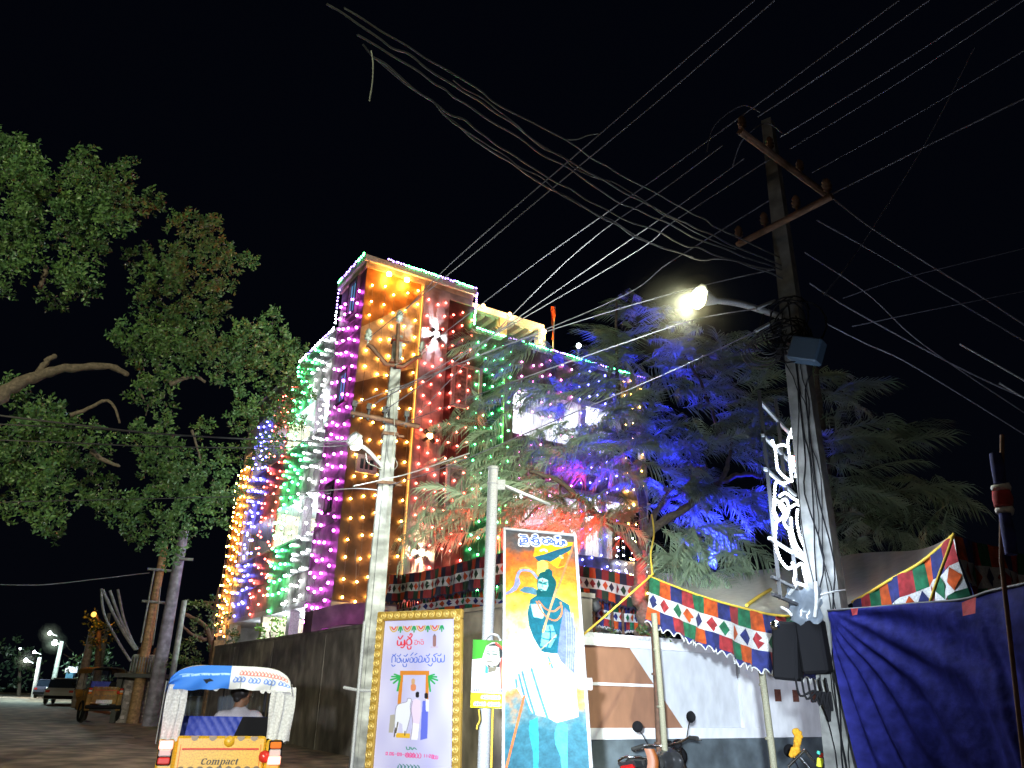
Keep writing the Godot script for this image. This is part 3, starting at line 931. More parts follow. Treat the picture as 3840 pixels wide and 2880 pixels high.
	for k in 6:
		s = st()
		var x := -0.05 + k * 0.045
		tube(s, smooth_line([Vector3(x, -0.2, 0.08), Vector3(x + 0.03, -0.33 - 0.02 * k, 0.1), Vector3(0.1 + 0.02 * k, -0.3, 0.09), Vector3(0.16, -0.5, 0.05)], 5), 0.009, 5)
		obj("cable_tail", s, mats.cable_black, g)
	s = st()
	sheet(s, func(u, v): return Vector3(lerpf(-0.04, 0.22, u) + 0.012 * sin(v * 17.0), lerpf(0.46, 0.2, v) + 0.02 * sin(u * 13.0), 0.1 + 0.03 * sin(u * 9.0 + v * 7.0)), 9, 8)
	obj("plastic_wrap", s, plain(lin(0.12, 0.14, 0.17), 0.25), g)
	for e in [[-0.02, 0.42, 0.05, 0.5], [0.2, 0.5, 0.16, 0.24], [-0.09, 0.32, -0.02, 0.26]]:
		s = st()
		tube(s, smooth_line([Vector3(e[0], e[1], 0.11), Vector3((e[0] + e[2]) / 2 + 0.02, (e[1] + e[3]) / 2, 0.14), Vector3(e[2], e[3], 0.11)], 4), 0.014, 5)
		obj("tie_strip", s, mats.white_cloth, g)
	street_lamp("street_lamp", "yellowish glowing street lamp on a long arm of the big pole", at(2930, 1188, 6.95), at(2625, 1113, 6.3), mats.lamp_lime, Color(1.0, 0.97, 0.8), 13.0, 0.085, "", true)
	for q in [["upper galvanised stay bar beside the street lamp arm", [[2830, 1158], [2905, 1128]]], ["lower galvanised stay bar under the street lamp arm", [[2833, 1242], [2912, 1198]]]]:
		s = st()
		var p0 := at(q[1][0][0], q[1][0][1], 6.6)
		tube(s, [Vector3.ZERO, at(q[1][1][0], q[1][1][1], 6.95) - p0], 0.016, 5)
		o = obj("stay_bar", s, mats.galvanised)
		o.position = p0
		tag(o, q[0], "bar")
	sign_frame(b)


func sign_frame(_b: Basis) -> void:
	# a steel frame that stands edge on, with a flower-lamp motif drawn in light ropes
	var a0 := at(2850, 1500, 6.2)
	var a1 := at(3030, 2190, 7.15)
	var along := (a1 - a0) * Vector3(1, 0, 1)
	var n := along.cross(Vector3.UP).normalized()
	var origin := Vector3(a0.x, 0, a0.z)
	var t := thing("light_sign", "steel frame with a lamp and flower motif in white light rope", "light sign", origin)
	var on := func(x: float, y: float) -> Vector3: return meet(x, y, origin, n) - origin
	for q in [[[2846, 1465], [2858, 1560], [2880, 1800], [2892, 2000], [2898, 2235]], [[2909, 1498], [2918, 1600], [2930, 1790], [2950, 2050], [2966, 2242]], [[2972, 1530], [2985, 1700], [2998, 1850], [3012, 2000]]]:
		var s := st()
		var top: Vector3 = on.call(q[0][0], q[0][1])
		var bot: Vector3 = on.call(q[-1][0], q[-1][1])
		box(s, Vector3(top.x, (top.y + bot.y) / 2, top.z), Vector3(0.028, top.y - bot.y, 0.028), facing(origin))
		obj("frame_post", s, mats.iron, t)
	for y in [[1507, 1576], [1632, 1700], [1757, 1815], [2018, 2062], [2163, 2200], [2228, 2246]]:
		var s := st()
		var l: Vector3 = on.call(2852 + (y[0] - 1507) * 0.064, y[0])
		var d := along * 1.0
		box(s, l + d * 0.5, Vector3(0.022, 0.022, along.length()), Basis.looking_at(along, Vector3.UP))
		obj("frame_bar", s, mats.iron if y[0] > 2100 else mats.galvanised, t)
	# motif, in sixtieths of a source picture column: x, y pairs on the frame
	var ropes := [
		[365, 375, 345, 450, 325, 510, 335, 600, 340, 680, 350, 745], [365, 375, 385, 430, 390, 490, 370, 478, 345, 485],
		[225, 500, 245, 560, 255, 650, 265, 690, 310, 735, 350, 755], [245, 545, 290, 530, 330, 545],
		[350, 750, 300, 770, 250, 765, 240, 850, 235, 930, 255, 985, 250, 1020], [350, 600, 365, 650, 350, 690, 380, 690, 370, 730],
		[270, 850, 310, 830, 360, 865, 405, 885], [340, 920, 380, 900, 420, 930, 432, 1000], [255, 880, 290, 900, 320, 960, 300, 1010, 320, 1050],
		[250, 1020, 245, 1130, 270, 1230, 320, 1295, 352, 1290], [345, 980, 350, 1060, 375, 1150, 410, 1200, 440, 1245], [385, 930, 380, 1000, 400, 1100, 430, 1170],
		[330, 1050, 345, 1130, 380, 1200, 440, 1262], [350, 1260, 370, 1320, 362, 1380, 400, 1395, 440, 1412], [440, 1240, 428, 1330, 445, 1412], [370, 1290, 410, 1270, 425, 1340],
		[255, 870, 232, 940, 262, 1000, 300, 960, 270, 900, 310, 870, 330, 930, 300, 990], [405, 740, 420, 830, 415, 900, 425, 960, 455, 1080, 470, 1200]]
	for r in ropes:
		var pts := []
		for k in range(0, r.size(), 2): pts.append(on.call(2750 + r[k] / 1.66, 1350 + r[k + 1] / 1.66) + n * 0.02)
		pts = smooth_line(pts, 9)
		var rad := []
		for k in pts.size(): rad.append(0.0055 + 0.0075 * (k % 2))
		var s := st()
		tube(s, pts, rad, 5)
		obj("light_rope", s, mats.rope_light, t)
	for q in [[380, 610], [386, 635], [372, 628], [394, 618]]:
		put("red_bulb", small_ball, mats.red, t, Transform3D(Basis().scaled(Vector3.ONE * 0.5), on.call(2750 + q[0] / 1.66, 1350 + q[1] / 1.66)))
	omni("sign_glow", on.call(2960, 1990) + n * -0.05, Color(0.85, 0.92, 1.0), 0.6, 0.2, t)
	omni("sign_glow_side", on.call(2870, 1950) + n * 0.12, Color(0.85, 0.92, 1.0), 1.5, 0.2, t)
	omni("sign_glow_low", on.call(2975, 2120) + n * 0.05, Color(0.85, 0.92, 1.0), 0.5, 0.15, t)


# ------------------------------------------------------------------ printed signs
func fill_poly(im: Image, p: Array, c: Color) -> void:
	var w := im.get_width()
	var h := im.get_height()
	var y0 := h
	var y1 := 0
	for v in p:
		y0 = mini(y0, int(v.y)); y1 = maxi(y1, int(v.y) + 1)
	for y in range(maxi(y0, 0), mini(y1 + 1, h)):
		var xs := []
		for i in p.size():
			var a: Vector2 = p[i]
			var b: Vector2 = p[(i + 1) % p.size()]
			if (a.y <= y + 0.5) != (b.y <= y + 0.5): xs.append(a.x + (y + 0.5 - a.y) / (b.y - a.y) * (b.x - a.x))
		xs.sort()
		for k in range(0, xs.size() - 1, 2):
			for x in range(clampi(int(xs[k]), 0, w), clampi(int(xs[k + 1]) + 1, 0, w)):
				im.set_pixel(x, y, im.get_pixel(x, y).lerp(c, c.a))

func line2(p: Array, n := 5) -> Array:
	var out := []
	for i in p.size() - 1:
		for k in n: out.append((p[i] as Vector2).cubic_interpolate(p[i + 1], p[maxi(i - 1, 0)], p[mini(i + 2, p.size() - 1)], float(k) / n))
	out.append(p[-1])
	return out

func stroke(im: Image, p: Array, r: float, c: Color) -> void:
	var q := line2(p) if p.size() > 1 else p
	for i in q.size():
		var a: Vector2 = q[i]
		var b: Vector2 = q[mini(i + 1, q.size() - 1)]
		var n := maxi(1, int(a.distance_to(b) / maxf(r * 0.5, 0.4)))
		for k in n:
			var m := a.lerp(b, float(k) / n)
			for y in range(maxi(int(m.y - r), 0), mini(int(m.y + r) + 2, im.get_height())):
				for x in range(maxi(int(m.x - r), 0), mini(int(m.x + r) + 2, im.get_width())):
					var d := Vector2(x + 0.5, y + 0.5).distance_to(m)
					if d < r + 0.5: im.set_pixel(x, y, im.get_pixel(x, y).lerp(c, c.a * clampf(r + 0.5 - d, 0, 1)))

func mapped(f: Callable, p: Array) -> Array:          # flat number list -> mapped points
	var out := []
	for k in range(0, p.size(), 2): out.append(f.call(p[k], p[k + 1]))
	return out

func digits(im: Image, text: String, p: Vector2, w: float, r: float, c: Color) -> void:      # seven-stroke numerals
	var on := {"0": "abcdef", "1": "bc", "2": "abged", "3": "abgcd", "5": "afgcd", "6": "afgedc", "9": "gfabcd", "-": "g"}
	var seg := {"a": [0, 0, 1, 0], "b": [1, 0, 1, 1], "c": [1, 1, 1, 2], "d": [0, 2, 1, 2], "e": [0, 1, 0, 2], "f": [0, 0, 0, 1], "g": [0, 1, 1, 1]}
	for ch in text:
		if on.has(ch):
			for k in on[ch]:
				var v: Array = seg[k]
				stroke(im, [p + Vector2(v[0], v[1]) * w * 0.62, p + Vector2(v[2], v[3]) * w * 0.62], r, c)
		elif ch == ".": stroke(im, [p + Vector2(0.2, 1.24) * w], r, c)
		elif ch == ":":
			stroke(im, [p + Vector2(0.2, 0.4) * w], r, c); stroke(im, [p + Vector2(0.2, 0.9) * w], r, c)
		p.x += w * (0.6 if ch in ".: " else 1.05)

func picture(im: Image, roughness := 0.45) -> StandardMaterial3D:
	var m := plain(Color.WHITE, roughness)
	var w := im.get_width()
	var h := im.get_height()
	im.resize(int(w * 0.62), int(h * 0.62), Image.INTERPOLATE_BILINEAR)      # a soft, cheap print
	im.resize(w, h, Image.INTERPOLATE_CUBIC)
	m.albedo_texture = ImageTexture.create_from_image(im)
	m.texture_repeat = false
	return m

func panel(s: SurfaceTool, c: Array) -> void:      # TL TR BR BL, with texture coordinates
	s.set_smooth_group(-1)
	for k in [0, 1, 2, 0, 2, 3]:
		s.set_uv(Vector2([0, 1, 1, 0][k], [0, 0, 1, 1][k]))
		s.add_vertex(c[k])

func frame_bars(parent: Node, n: String, c: Array, w: float, depth: float, out: Vector3, m: Material) -> void:
	for k in 4:
		var a: Vector3 = c[k]
		var b: Vector3 = c[(k + 1) % 4]
		var s := st()
		var d := (b - a).normalized()
		bevel(s, (a + b) / 2, Vector3(a.distance_to(b) + (w if k % 2 == 0 else -w), w, depth), minf(w, depth) * 0.2, Basis(d, out.cross(d).normalized(), out))
		obj(n, s, m, parent)

func signs() -> void:
	invitation_banner()
	flag_bearer_banner()
	placard()

func invitation_banner() -> void:
	var tl := at(1432, 2312, 7.8)
	var tr := at(1720, 2302, 7.35)
	var bl := at(1385, 2880, 7.75)
	var br := at(1712, 2880, 7.3)
	bl = tl + (bl - tl) * ((tl.y - 0.3) / (tl.y - bl.y))
	br = tr + (br - tr) * ((tr.y - 0.3) / (tr.y - br.y))
	var vis := (tl.y - at(1385, 2880, 7.75).y) / (tl.y - 0.3)
	var out := (tr - tl).cross(tl - bl).normalized()
	var o := (tl + tr + bl + br) / 4
	o.y = ground_height(o.x, o.z)
	var t := thing("invitation_banner", "tall lilac invitation banner in a golden ornamental frame", "banner", o)
	var c := [tl - o, tr - o, br - o, bl - o]
	var im := Image.create(330, 1040, false, Image.FORMAT_RGB8)
	for y in 1040:
		for x in 330:
			var v := 0.03 * sin(x * 0.05) * sin(y * 0.02)
			im.set_pixel(x, y, Color(0.72 + v, 0.71 + v, 0.86 + v * 0.5))
	var vh := 1040.0 * vis
	var f := func(x: float, y: float) -> Vector2:           # place on the print
		var v := (y - 25.0) / 1634.0
		var xl := 15.0 - 30.0 * v
		var xr := 870.0 - 25.0 * v
		return Vector2((x - xl) / (xr - xl) * 330.0, v * vh)
	# garland across the top
	for k in 4:
		var x := 158.0 + k * 152
		stroke(im, mapped(f, [x - 45, 145, x - 30, 185, x, 203, x + 30, 185, x + 45, 145]), 2.6, Color(0.75, 0.6, 0.2))
		stroke(im, mapped(f, [x - 24, 150, x, 180, x + 24, 150]), 3.0, Color(0.78, 0.3, 0.2))
		for e in [[-22, 40], [0, 62], [20, 38]]: stroke(im, mapped(f, [x + 76 + e[0] * 0.4, 150, x + 76 + e[0], 150 + e[1]]), 2.6, Color(0.1, 0.55, 0.3))
	var red := Color(0.82, 0.12, 0.2)
	for g in [[205, 305, 206, 350, 235, 354, 245, 318, 252, 352, 278, 345, 282, 300], [213, 262, 233, 288, 262, 250], [282, 300, 290, 345, 265, 383, 245, 378], [308, 325, 313, 352, 350, 352, 363, 322, 350, 290, 322, 290, 306, 312], [320, 262, 345, 277, 366, 245, 350, 228, 340, 245], [315, 372, 325, 398, 352, 396, 356, 374]]:
		stroke(im, mapped(f, g), 2.5, red)
	for g in [[402, 320, 397, 347, 417, 350, 430, 330, 420, 312], [395, 305, 418, 303], [430, 315, 448, 322, 452, 346], [466, 315, 490, 318, 492, 345, 472, 350, 464, 332], [462, 300, 485, 297]]:
		stroke(im, mapped(f, g), 1.3, Color(0.85, 0.3, 0.4))
	stroke(im, mapped(f, [612, 265, 612, 360]), 7.0, Color(0.55, 0.4, 0.4))
	stroke(im, mapped(f, [612, 245, 612, 262]), 3.0, Color(0.4, 0.38, 0.45))
	stroke(im, mapped(f, [572, 382, 650, 382]), 1.2, Color(0.7, 0.55, 0.55))
	var blue := Color(0.25, 0.36, 0.78)
	for g in [[150, 545, 150, 490, 166, 470, 185, 490, 185, 538], [155, 458, 170, 468, 190, 450], [150, 570, 165, 588, 185, 575],
			[205, 500, 205, 540, 235, 542, 242, 505, 225, 495, 240, 512, 256, 522, 256, 545], [205, 470, 225, 478, 245, 455],
			[275, 505, 275, 540, 300, 542, 306, 505, 320, 540, 335, 500], [280, 470, 300, 478, 320, 455], [270, 562, 278, 588, 305, 590, 312, 560],
			[350, 505, 348, 540, 375, 542, 382, 505, 360, 492], [355, 470, 382, 440], [396, 500, 392, 540, 420, 542, 427, 500, 410, 490], [400, 465, 424, 448],
			[446, 505, 440, 540, 470, 542, 482, 500, 468, 475, 450, 487], [480, 542, 502, 530, 506, 498], [520, 505, 520, 540, 550, 542, 556, 505, 536, 492], [524, 470, 545, 478, 562, 455], [545, 568, 575, 585, 592, 558],
			[590, 500, 600, 540, 627, 530, 622, 490, 604, 470, 642, 452], [645, 500, 650, 540, 675, 542, 682, 505, 690, 540, 716, 535, 720, 470], [650, 470, 670, 476, 685, 456]]:
		stroke(im, mapped(f, g), 1.7, blue)
	# doorway with leaves, cow and couple
	fill_poly(im, mapped(f, [245, 635, 555, 635, 550, 990, 522, 990, 525, 680, 275, 680, 262, 990, 232, 990]), Color(0.78, 0.48, 0.16))
	for q in [[245, -1], [552, 1]]:
		for e in [[85, 40], [95, 75], [60, 15], [65, 110], [20, 190]]:
			stroke(im, mapped(f, [q[0] + q[1] * 4, 690 + e[1] * 0.2, q[0] + q[1] * e[0], 660 + e[1]]), 3.6, Color(0.15, 0.6, 0.3))
	stroke(im, mapped(f, [390, 800, 390, 825]), 11.0, Color(0.8, 0.5, 0.35))
	stroke(im, mapped(f, [387, 735, 387, 765]), 7.0, Color(0.75, 0.6, 0.45))
	fill_poly(im, mapped(f, [235, 1290, 370, 1290, 370, 1335, 235, 1335]), Color(0.85, 0.66, 0.2))
	fill_poly(im, mapped(f, [215, 1090, 230, 1000, 320, 965, 345, 930, 375, 940, 360, 1010, 365, 1100, 345, 1200, 330, 1290, 300, 1290, 290, 1200, 260, 1180, 240, 1300, 215, 1310]), Color(0.84, 0.85, 0.92))
	stroke(im, mapped(f, [215, 1310, 213, 1090, 232, 1000, 320, 965, 330, 930, 372, 938, 360, 1010, 366, 1100, 330, 1290]), 0.9, Color(0.5, 0.5, 0.58))
	fill_poly(im, mapped(f, [165, 1110, 205, 1100, 215, 1180, 200, 1290, 160, 1290]), Color(0.62, 0.6, 0.58))
	for q in [[225, 1240, 215, 1330], [320, 1270, 320, 1310], [245, 1180, 230, 1290]]: stroke(im, mapped(f, q), 2.0, Color(0.3, 0.26, 0.24))
	fill_poly(im, mapped(f, [385, 950, 425, 930, 470, 950, 475, 1080, 460, 1190, 390, 1180, 375, 1050]), Color(0.84, 0.77, 0.9))
	fill_poly(im, mapped(f, [390, 1180, 460, 1190, 445, 1350, 380, 1350]), Color(0.88, 0.88, 0.94))
	stroke(im, mapped(f, [385, 955, 372, 1050, 392, 1180, 380, 1350]), 0.8, Color(0.5, 0.45, 0.55))
	fill_poly(im, mapped(f, [495, 950, 555, 950, 550, 1150, 545, 1330, 475, 1350, 485, 1100]), Color(0.36, 0.4, 0.8))
	fill_poly(im, mapped(f, [525, 930, 560, 940, 560, 1060, 530, 1060]), Color(0.82, 0.84, 0.93))
	for q in [[436, 890], [530, 900]]: stroke(im, mapped(f, [q[0], q[1] - 15, q[0], q[1] + 12]), 7.0, Color(0.1, 0.08, 0.12))
	for g in [[340, 1425, 350, 1450, 375, 1445, 372, 1425], [385, 1428, 400, 1450, 415, 1430, 440, 1445]]: stroke(im, mapped(f, g), 1.6, Color(0.2, 0.5, 0.42))
	digits(im, "0.06-09-2025", f.call(142, 1490), 9.2, 1.2, Color(0.85, 0.3, 0.55))
	for k in 5: stroke(im, mapped(f, [345 + k * 30, 1495, 342 + k * 30, 1525, 362 + k * 30, 1525, 366 + k * 30, 1497, 352 + k * 30, 1480]), 1.2, Color(0.85, 0.3, 0.55))
	digits(im, "11:22", f.call(505, 1490), 9.2, 1.2, Color(0.85, 0.3, 0.55))
	for k in 3: stroke(im, mapped(f, [598 + k * 22, 1495, 596 + k * 22, 1525, 612 + k * 22, 1525, 614 + k * 22, 1497]), 1.2, Color(0.85, 0.3, 0.55))
	for k in 6: stroke(im, mapped(f, [272 + k * 35, 1615, 270 + k * 35, 1645, 294 + k * 35, 1645, 298 + k * 35, 1617, 282 + k * 35, 1600]), 1.7, Color(0.2, 0.45, 0.45))
	var s := st()
	panel(s, c)
	obj("print", s, picture(im), t)
	s = st()
	var bk := []
	for v in c: bk.append(v - out * 0.03)
	panel(s, bk)
	obj("backing", s, mats.iron, t)
	var gold := rough(lin(0.55, 0.34, 0.06), "fine", 6.0, 0.4)
	gold.metallic = 0.3
	frame_bars(t, "frame", c, 0.085, 0.05, out, gold)
	# embossed scrolls along the frame
	var motif := st()
	lathe(motif, Vector3.ZERO, Vector3.BACK, [Vector2(0, 0.016), Vector2(0.01, 0.014), Vector2(0.018, 0.004), Vector2(0.022, 0.012), Vector2(0.03, 0.012), Vector2(0.034, 0)], 8)
	motif.generate_normals()
	var mm := motif.commit()
	var pale := rough(lin(0.75, 0.52, 0.14), "fine", 6.0, 0.35)
	pale.metallic = 0.3
	for k in 4:
		var a: Vector3 = c[k]
		var b: Vector3 = c[(k + 1) % 4]
		var n := int(a.distance_to(b) / 0.075)
		var d := (b - a).normalized()
		if k == 2: continue
		for i in n: put("rosette", mm, pale, t, Transform3D(Basis(d, out.cross(d), out), a.lerp(b, (i + 0.5) / n) + out * 0.026))
	# white pipe stand beside it
	var p0 := at(1338, 2880, 7.9)
	var pt := at(1368, 2330, 7.9)
	p0.y = 0.02; p0.x = pt.x; p0.z = pt.z
	var w := thing("pipe_stand", "thin white pipe stand left of the golden banner frame", "stand", p0)
	s = st()
	tube(s, [Vector3.ZERO, pt - p0], 0.017, 7)
	obj("upright", s, mats.galvanised, w)
	s = st()
	tube(s, smooth_line([at(1290, 2578, 8.0) - p0, at(1350, 2588, 7.9) - p0, at(1420, 2590, 7.85) - p0], 4), 0.016, 6)
	obj("crossbar", s, mats.galvanised, w)


func flag_bearer_banner() -> void:
	var tl := at(1893, 1983, 7.6)
	var tr := at(2157, 2008, 7.25)
	var bl := at(1888, 2880, 6.85)
	var br := at(2217, 2880, 6.5)
	var vis := (tl.y - bl.y) / (tl.y - 0.25)
	bl = tl + (bl - tl) / vis
	br = tr + (br - tr) / vis
	var out := (tr - tl).cross(tl - bl).normalized()
	var o := (tl + tr + bl + br) / 4
	o.y = ground_height(o.x, o.z)
	var t := thing("picture_banner", "tall banner of a turquoise flag bearer under blue lettering", "banner", o)
	var c := [tl - o, tr - o, br - o, bl - o]
	var W := 264
	var H := int(900.0 / vis)
	var im := Image.create(W, H, false, Image.FORMAT_RGB8)
	var nz := FastNoiseLite.new()
	nz.seed = 4; nz.frequency = 0.012; nz.fractal_octaves = 4
	var stops := [[0.0, Color(0.3, 0.31, 0.33)], [0.07, Color(0.42, 0.34, 0.32)], [0.14, Color(0.78, 0.38, 0.18)], [0.27, Color(0.86, 0.55, 0.16)], [0.4, Color(0.88, 0.74, 0.36)], [0.55, Color(0.92, 0.9, 0.82)], [0.68, Color(0.93, 0.9, 0.84)], [0.74, Color(0.85, 0.52, 0.3)], [0.8, Color(0.4, 0.5, 0.52)], [0.88, Color(0.22, 0.42, 0.48)], [1.3, Color(0.15, 0.3, 0.38)]]  # pale middle stops carry the overexposed lamp light on the print
	for y in H:
		for x in W:
			var v := y / 900.0 + nz.get_noise_2d(x, y) * 0.09 + (0.04 * (x / 264.0 - 0.5) if y < 300 else 0.0)
			var k := 0
			while k < stops.size() - 2 and v > stops[k + 1][0]: k += 1
			var q := clampf((v - stops[k][0]) / (stops[k + 1][0] - stops[k][0]), 0, 1)
			im.set_pixel(x, y, (stops[k][1] as Color).lerp(stops[k + 1][1], q))
	var src := func(x: float, y: float) -> Vector2:
		var v := (y - 1995.0) / 885.0
		var xl := 1893.0 - 5.0 * v
		var xr := 2157.0 + 60.0 * v
		var u := (x - xl) / (xr - xl)
		return Vector2(u * W, (y - 1983.0 - 25.0 * u * (1.0 - v)) / 897.0 * 900.0)
	var up := func(x: float, y: float) -> Vector2: return src.call(1880 + x / 4.608, 1960 + y / 4.608)
	var low := func(x: float, y: float) -> Vector2: return src.call(1880 + x / 2.633, 2250 + y / 2.633)
	# the flag
	fill_poly(im, mapped(up, [1265, 365, 860, 380, 600, 500, 570, 690, 660, 805, 790, 770, 1000, 930, 1100, 880]), Color(0.97, 0.66, 0.14))
	fill_poly(im, mapped(up, [1120, 560, 1000, 900, 1100, 860, 1180, 640]), Color(0.95, 0.42, 0.14))
	fill_poly(im, mapped(up, [1235, 440, 1225, 520, 860, 800, 790, 770, 665, 808, 590, 712, 780, 640, 1000, 530]), Color(0.12, 0.34, 0.42))
	stroke(im, mapped(up, [700, 570, 760, 545, 800, 575]), 5.0, Color(0.95, 0.9, 0.8))
	stroke(im, mapped(up, [1045, 680, 1065, 700]), 6.0, Color(0.95, 0.85, 0.5))
	fill_poly(im, mapped(up, [640, 820, 740, 770, 830, 830, 820, 1000, 640, 1080]), Color(0.97, 0.88, 0.35))
	# the scarf blown to the left
	for k in 3: stroke(im, mapped(up, [100, 1415, 230, 1360, 285, 1150, 340, 1030, 440, 1005, 545, 1030, 640, 1150]), 5.5 - k * 0.9, Color(0.42 + k * 0.06, 0.45 + k * 0.06, 0.68 + k * 0.05))
	fill_poly(im, mapped(up, [100, 1420, 200, 1330, 320, 1180, 340, 1300, 270, 1400, 180, 1430]), Color(0.5, 0.52, 0.76))
	stroke(im, mapped(up, [340, 985, 440, 950, 545, 990]), 4.0, Color(0.93, 0.62, 0.3))
	fill_poly(im, mapped(up, [330, 1430, 420, 1350, 560, 1350, 650, 1400, 620, 1500, 520, 1480, 400, 1470]), Color(0.28, 0.45, 0.52))
	# head
	fill_poly(im, mapped(up, [650, 1150, 690, 1040, 780, 1000, 790, 960, 850, 945, 900, 990, 905, 1090, 960, 1170, 970, 1260, 940, 1400, 960, 1500, 1010, 1560, 900, 1660, 700, 1660, 540, 1590, 640, 1500, 630, 1420, 655, 1380, 640, 1300]), Color(0.03, 0.3, 0.32))
	fill_poly(im, mapped(up, [672, 1170, 735, 1140, 830, 1180, 836, 1290, 800, 1390, 720, 1410, 660, 1360, 652, 1280]), Color(0.56, 0.74, 0.74))
	for q in [[700, 1245], [775, 1258]]: stroke(im, mapped(up, [q[0] - 22, q[1], q[0] + 20, q[1] + 4]), 3.6, Color(0.08, 0.4, 0.4))
	stroke(im, mapped(up, [745, 1150, 737, 1215]), 1.6, Color(0.5, 0.2, 0.25))
	stroke(im, mapped(up, [675, 1215, 725, 1235]), 1.5, Color(0.05, 0.3, 0.32))
	stroke(im, mapped(up, [760, 1240, 822, 1220]), 1.5, Color(0.05, 0.3, 0.32))
	stroke(im, mapped(up, [665, 1400, 700, 1375, 750, 1395]), 2.0, Color(0.05, 0.36, 0.38))
	stroke(im, mapped(up, [735, 1260, 728, 1320, 745, 1325]), 1.4, Color(0.3, 0.55, 0.58))
	# body, necklaces, cape
	fill_poly(im, mapped(low, [300, 150, 360, 110, 560, 100, 680, 170, 705, 300, 735, 400, 735, 700, 600, 690, 420, 700, 380, 640, 330, 560, 285, 430, 270, 300]), Color(0.08, 0.36, 0.42))
	fill_poly(im, mapped(low, [300, 200, 400, 190, 440, 300, 420, 350, 330, 340]), Color(0.6, 0.8, 0.84))
	fill_poly(im, mapped(low, [430, 420, 520, 400, 560, 520, 500, 640, 400, 640]), Color(0.42, 0.7, 0.76))
	for q in [[490, 420, 500, 520, 470, 640], [420, 470, 470, 480, 540, 470], [400, 550, 470, 560, 550, 540], [350, 380, 430, 395, 500, 380, 600, 395]]: stroke(im, mapped(low, q), 1.8, Color(0.06, 0.34, 0.42))
	fill_poly(im, mapped(low, [640, 200, 700, 260, 742, 420, 735, 870, 640, 830, 570, 690, 600, 400]), Color(0.4, 0.45, 0.72))
	for k in 4: stroke(im, mapped(low, [650 + k * 22, 250, 660 + k * 22, 500, 655 + k * 20, 820]), 1.4, Color(0.55, 0.58, 0.85))
	for q in [[360, 165, 420, 280, 490, 340, 560, 345, 612, 260, 600, 150], [385, 160, 450, 235, 530, 255, 590, 200]]: stroke(im, mapped(low, q), 3.2, Color(0.86, 0.45, 0.3))
	# white wrapped cloth, legs
	fill_poly(im, mapped(low, [330, 1290, 290, 1300, 283, 1400, 325, 1560, 330, 1700, 378, 1700, 382, 1440, 370, 1280]), Color(0.2, 0.58, 0.62))
	fill_poly(im, mapped(low, [580, 1330, 540, 1430, 550, 1520, 600, 1620, 610, 1720, 662, 1720, 665, 1340]), Color(0.3, 0.68, 0.72))
	fill_poly(im, mapped(low, [110, 920, 300, 770, 420, 690, 600, 760, 740, 870, 770, 1250, 560, 1345, 480, 1300, 400, 1270, 330, 1250, 220, 1090]), Color(0.9, 0.91, 0.94))
	for q in [[180, 880, 240, 1090, 300, 1240], [215, 860, 280, 1080, 340, 1250], [310, 850, 380, 1060, 470, 1300], [150, 920, 160, 990], [480, 740, 520, 840]]: stroke(im, mapped(low, q), 3.6, Color(0.3, 0.5, 0.66))
	stroke(im, mapped(low, [110, 915, 280, 780, 420, 660, 560, 500]), 1.5, Color(0.7, 0.6, 0.45))
	# the flagstaff
	stroke(im, mapped(up, [1268, 360, 1085, 1050, 880, 1690]), 3.4, Color(0.82, 0.47, 0.3))
	stroke(im, mapped(low, [555, 10, 425, 490]), 3.6, Color(0.86, 0.56, 0.4))
	stroke(im, mapped(low, [235, 1085, 50, 1660]), 3.8, Color(0.86, 0.42, 0.25))
	# airbrushed light and shade, grain of the print
	for y in H:
		for x in W:
			var c1 := im.get_pixel(x, y)
			var g := 1.0 + nz.get_noise_2d(x * 2.6, y * 2.6) * 0.16 + nz.get_noise_2d(x * 9.0, y * 9.0) * 0.12
			im.set_pixel(x, y, Color(clampf(c1.r * g, 0, 1), clampf(c1.g * g, 0, 1), clampf(c1.b * g, 0, 1)))
	# lettering, white round the blue
	var words := [[340, 246, 345, 256, 440, 256], [378, 292, 450, 298, 458, 330, 400, 346], [345, 350, 343, 400, 400, 402, 406, 362, 412, 400, 462, 392, 466, 345], [332, 428, 342, 462, 362, 440, 402, 458, 465, 464],
		[572, 252, 610, 233, 622, 270, 572, 290, 556, 312], [525, 338, 545, 366, 580, 330, 655, 318], [650, 335, 662, 370, 640, 405, 600, 408, 570, 380, 575, 345], [548, 430, 600, 462, 660, 445, 676, 398],
		[730, 304, 780, 316, 832, 298], [830, 335, 838, 375, 815, 410, 770, 412, 740, 385, 738, 345, 760, 325], [832, 300, 880, 318, 908, 360, 884, 392, 855, 372, 870, 342],
		[958, 268, 1012, 264, 975, 290, 1004, 302], [930, 358, 938, 422, 985, 432, 1002, 380, 1012, 432, 1060, 436, 1078, 385, 1058, 348], [1060, 348, 1100, 358, 1112, 412]]
	for g in words: stroke(im, mapped(up, g), 8.5, Color(0.93, 0.94, 0.97))
	for g in words: stroke(im, mapped(up, g), 2.7, Color(0.16, 0.3, 0.68))
	var s := st()
	panel(s, c)
	obj("print", s, picture(im), t)
	s = st()
	var bk := []
	for v in c: bk.append(v - out * 0.02)
	panel(s, bk)
	obj("backing", s, mats.white_cloth, t)
	frame_bars(t, "frame", c, 0.024, 0.028, out, mats.white)
	s = st()
	box(s, at(2209, 2565, 6.8) - o, Vector3(0.05, 0.09, 0.04), facing(o))
	obj("clamp", s, mats.white, t)


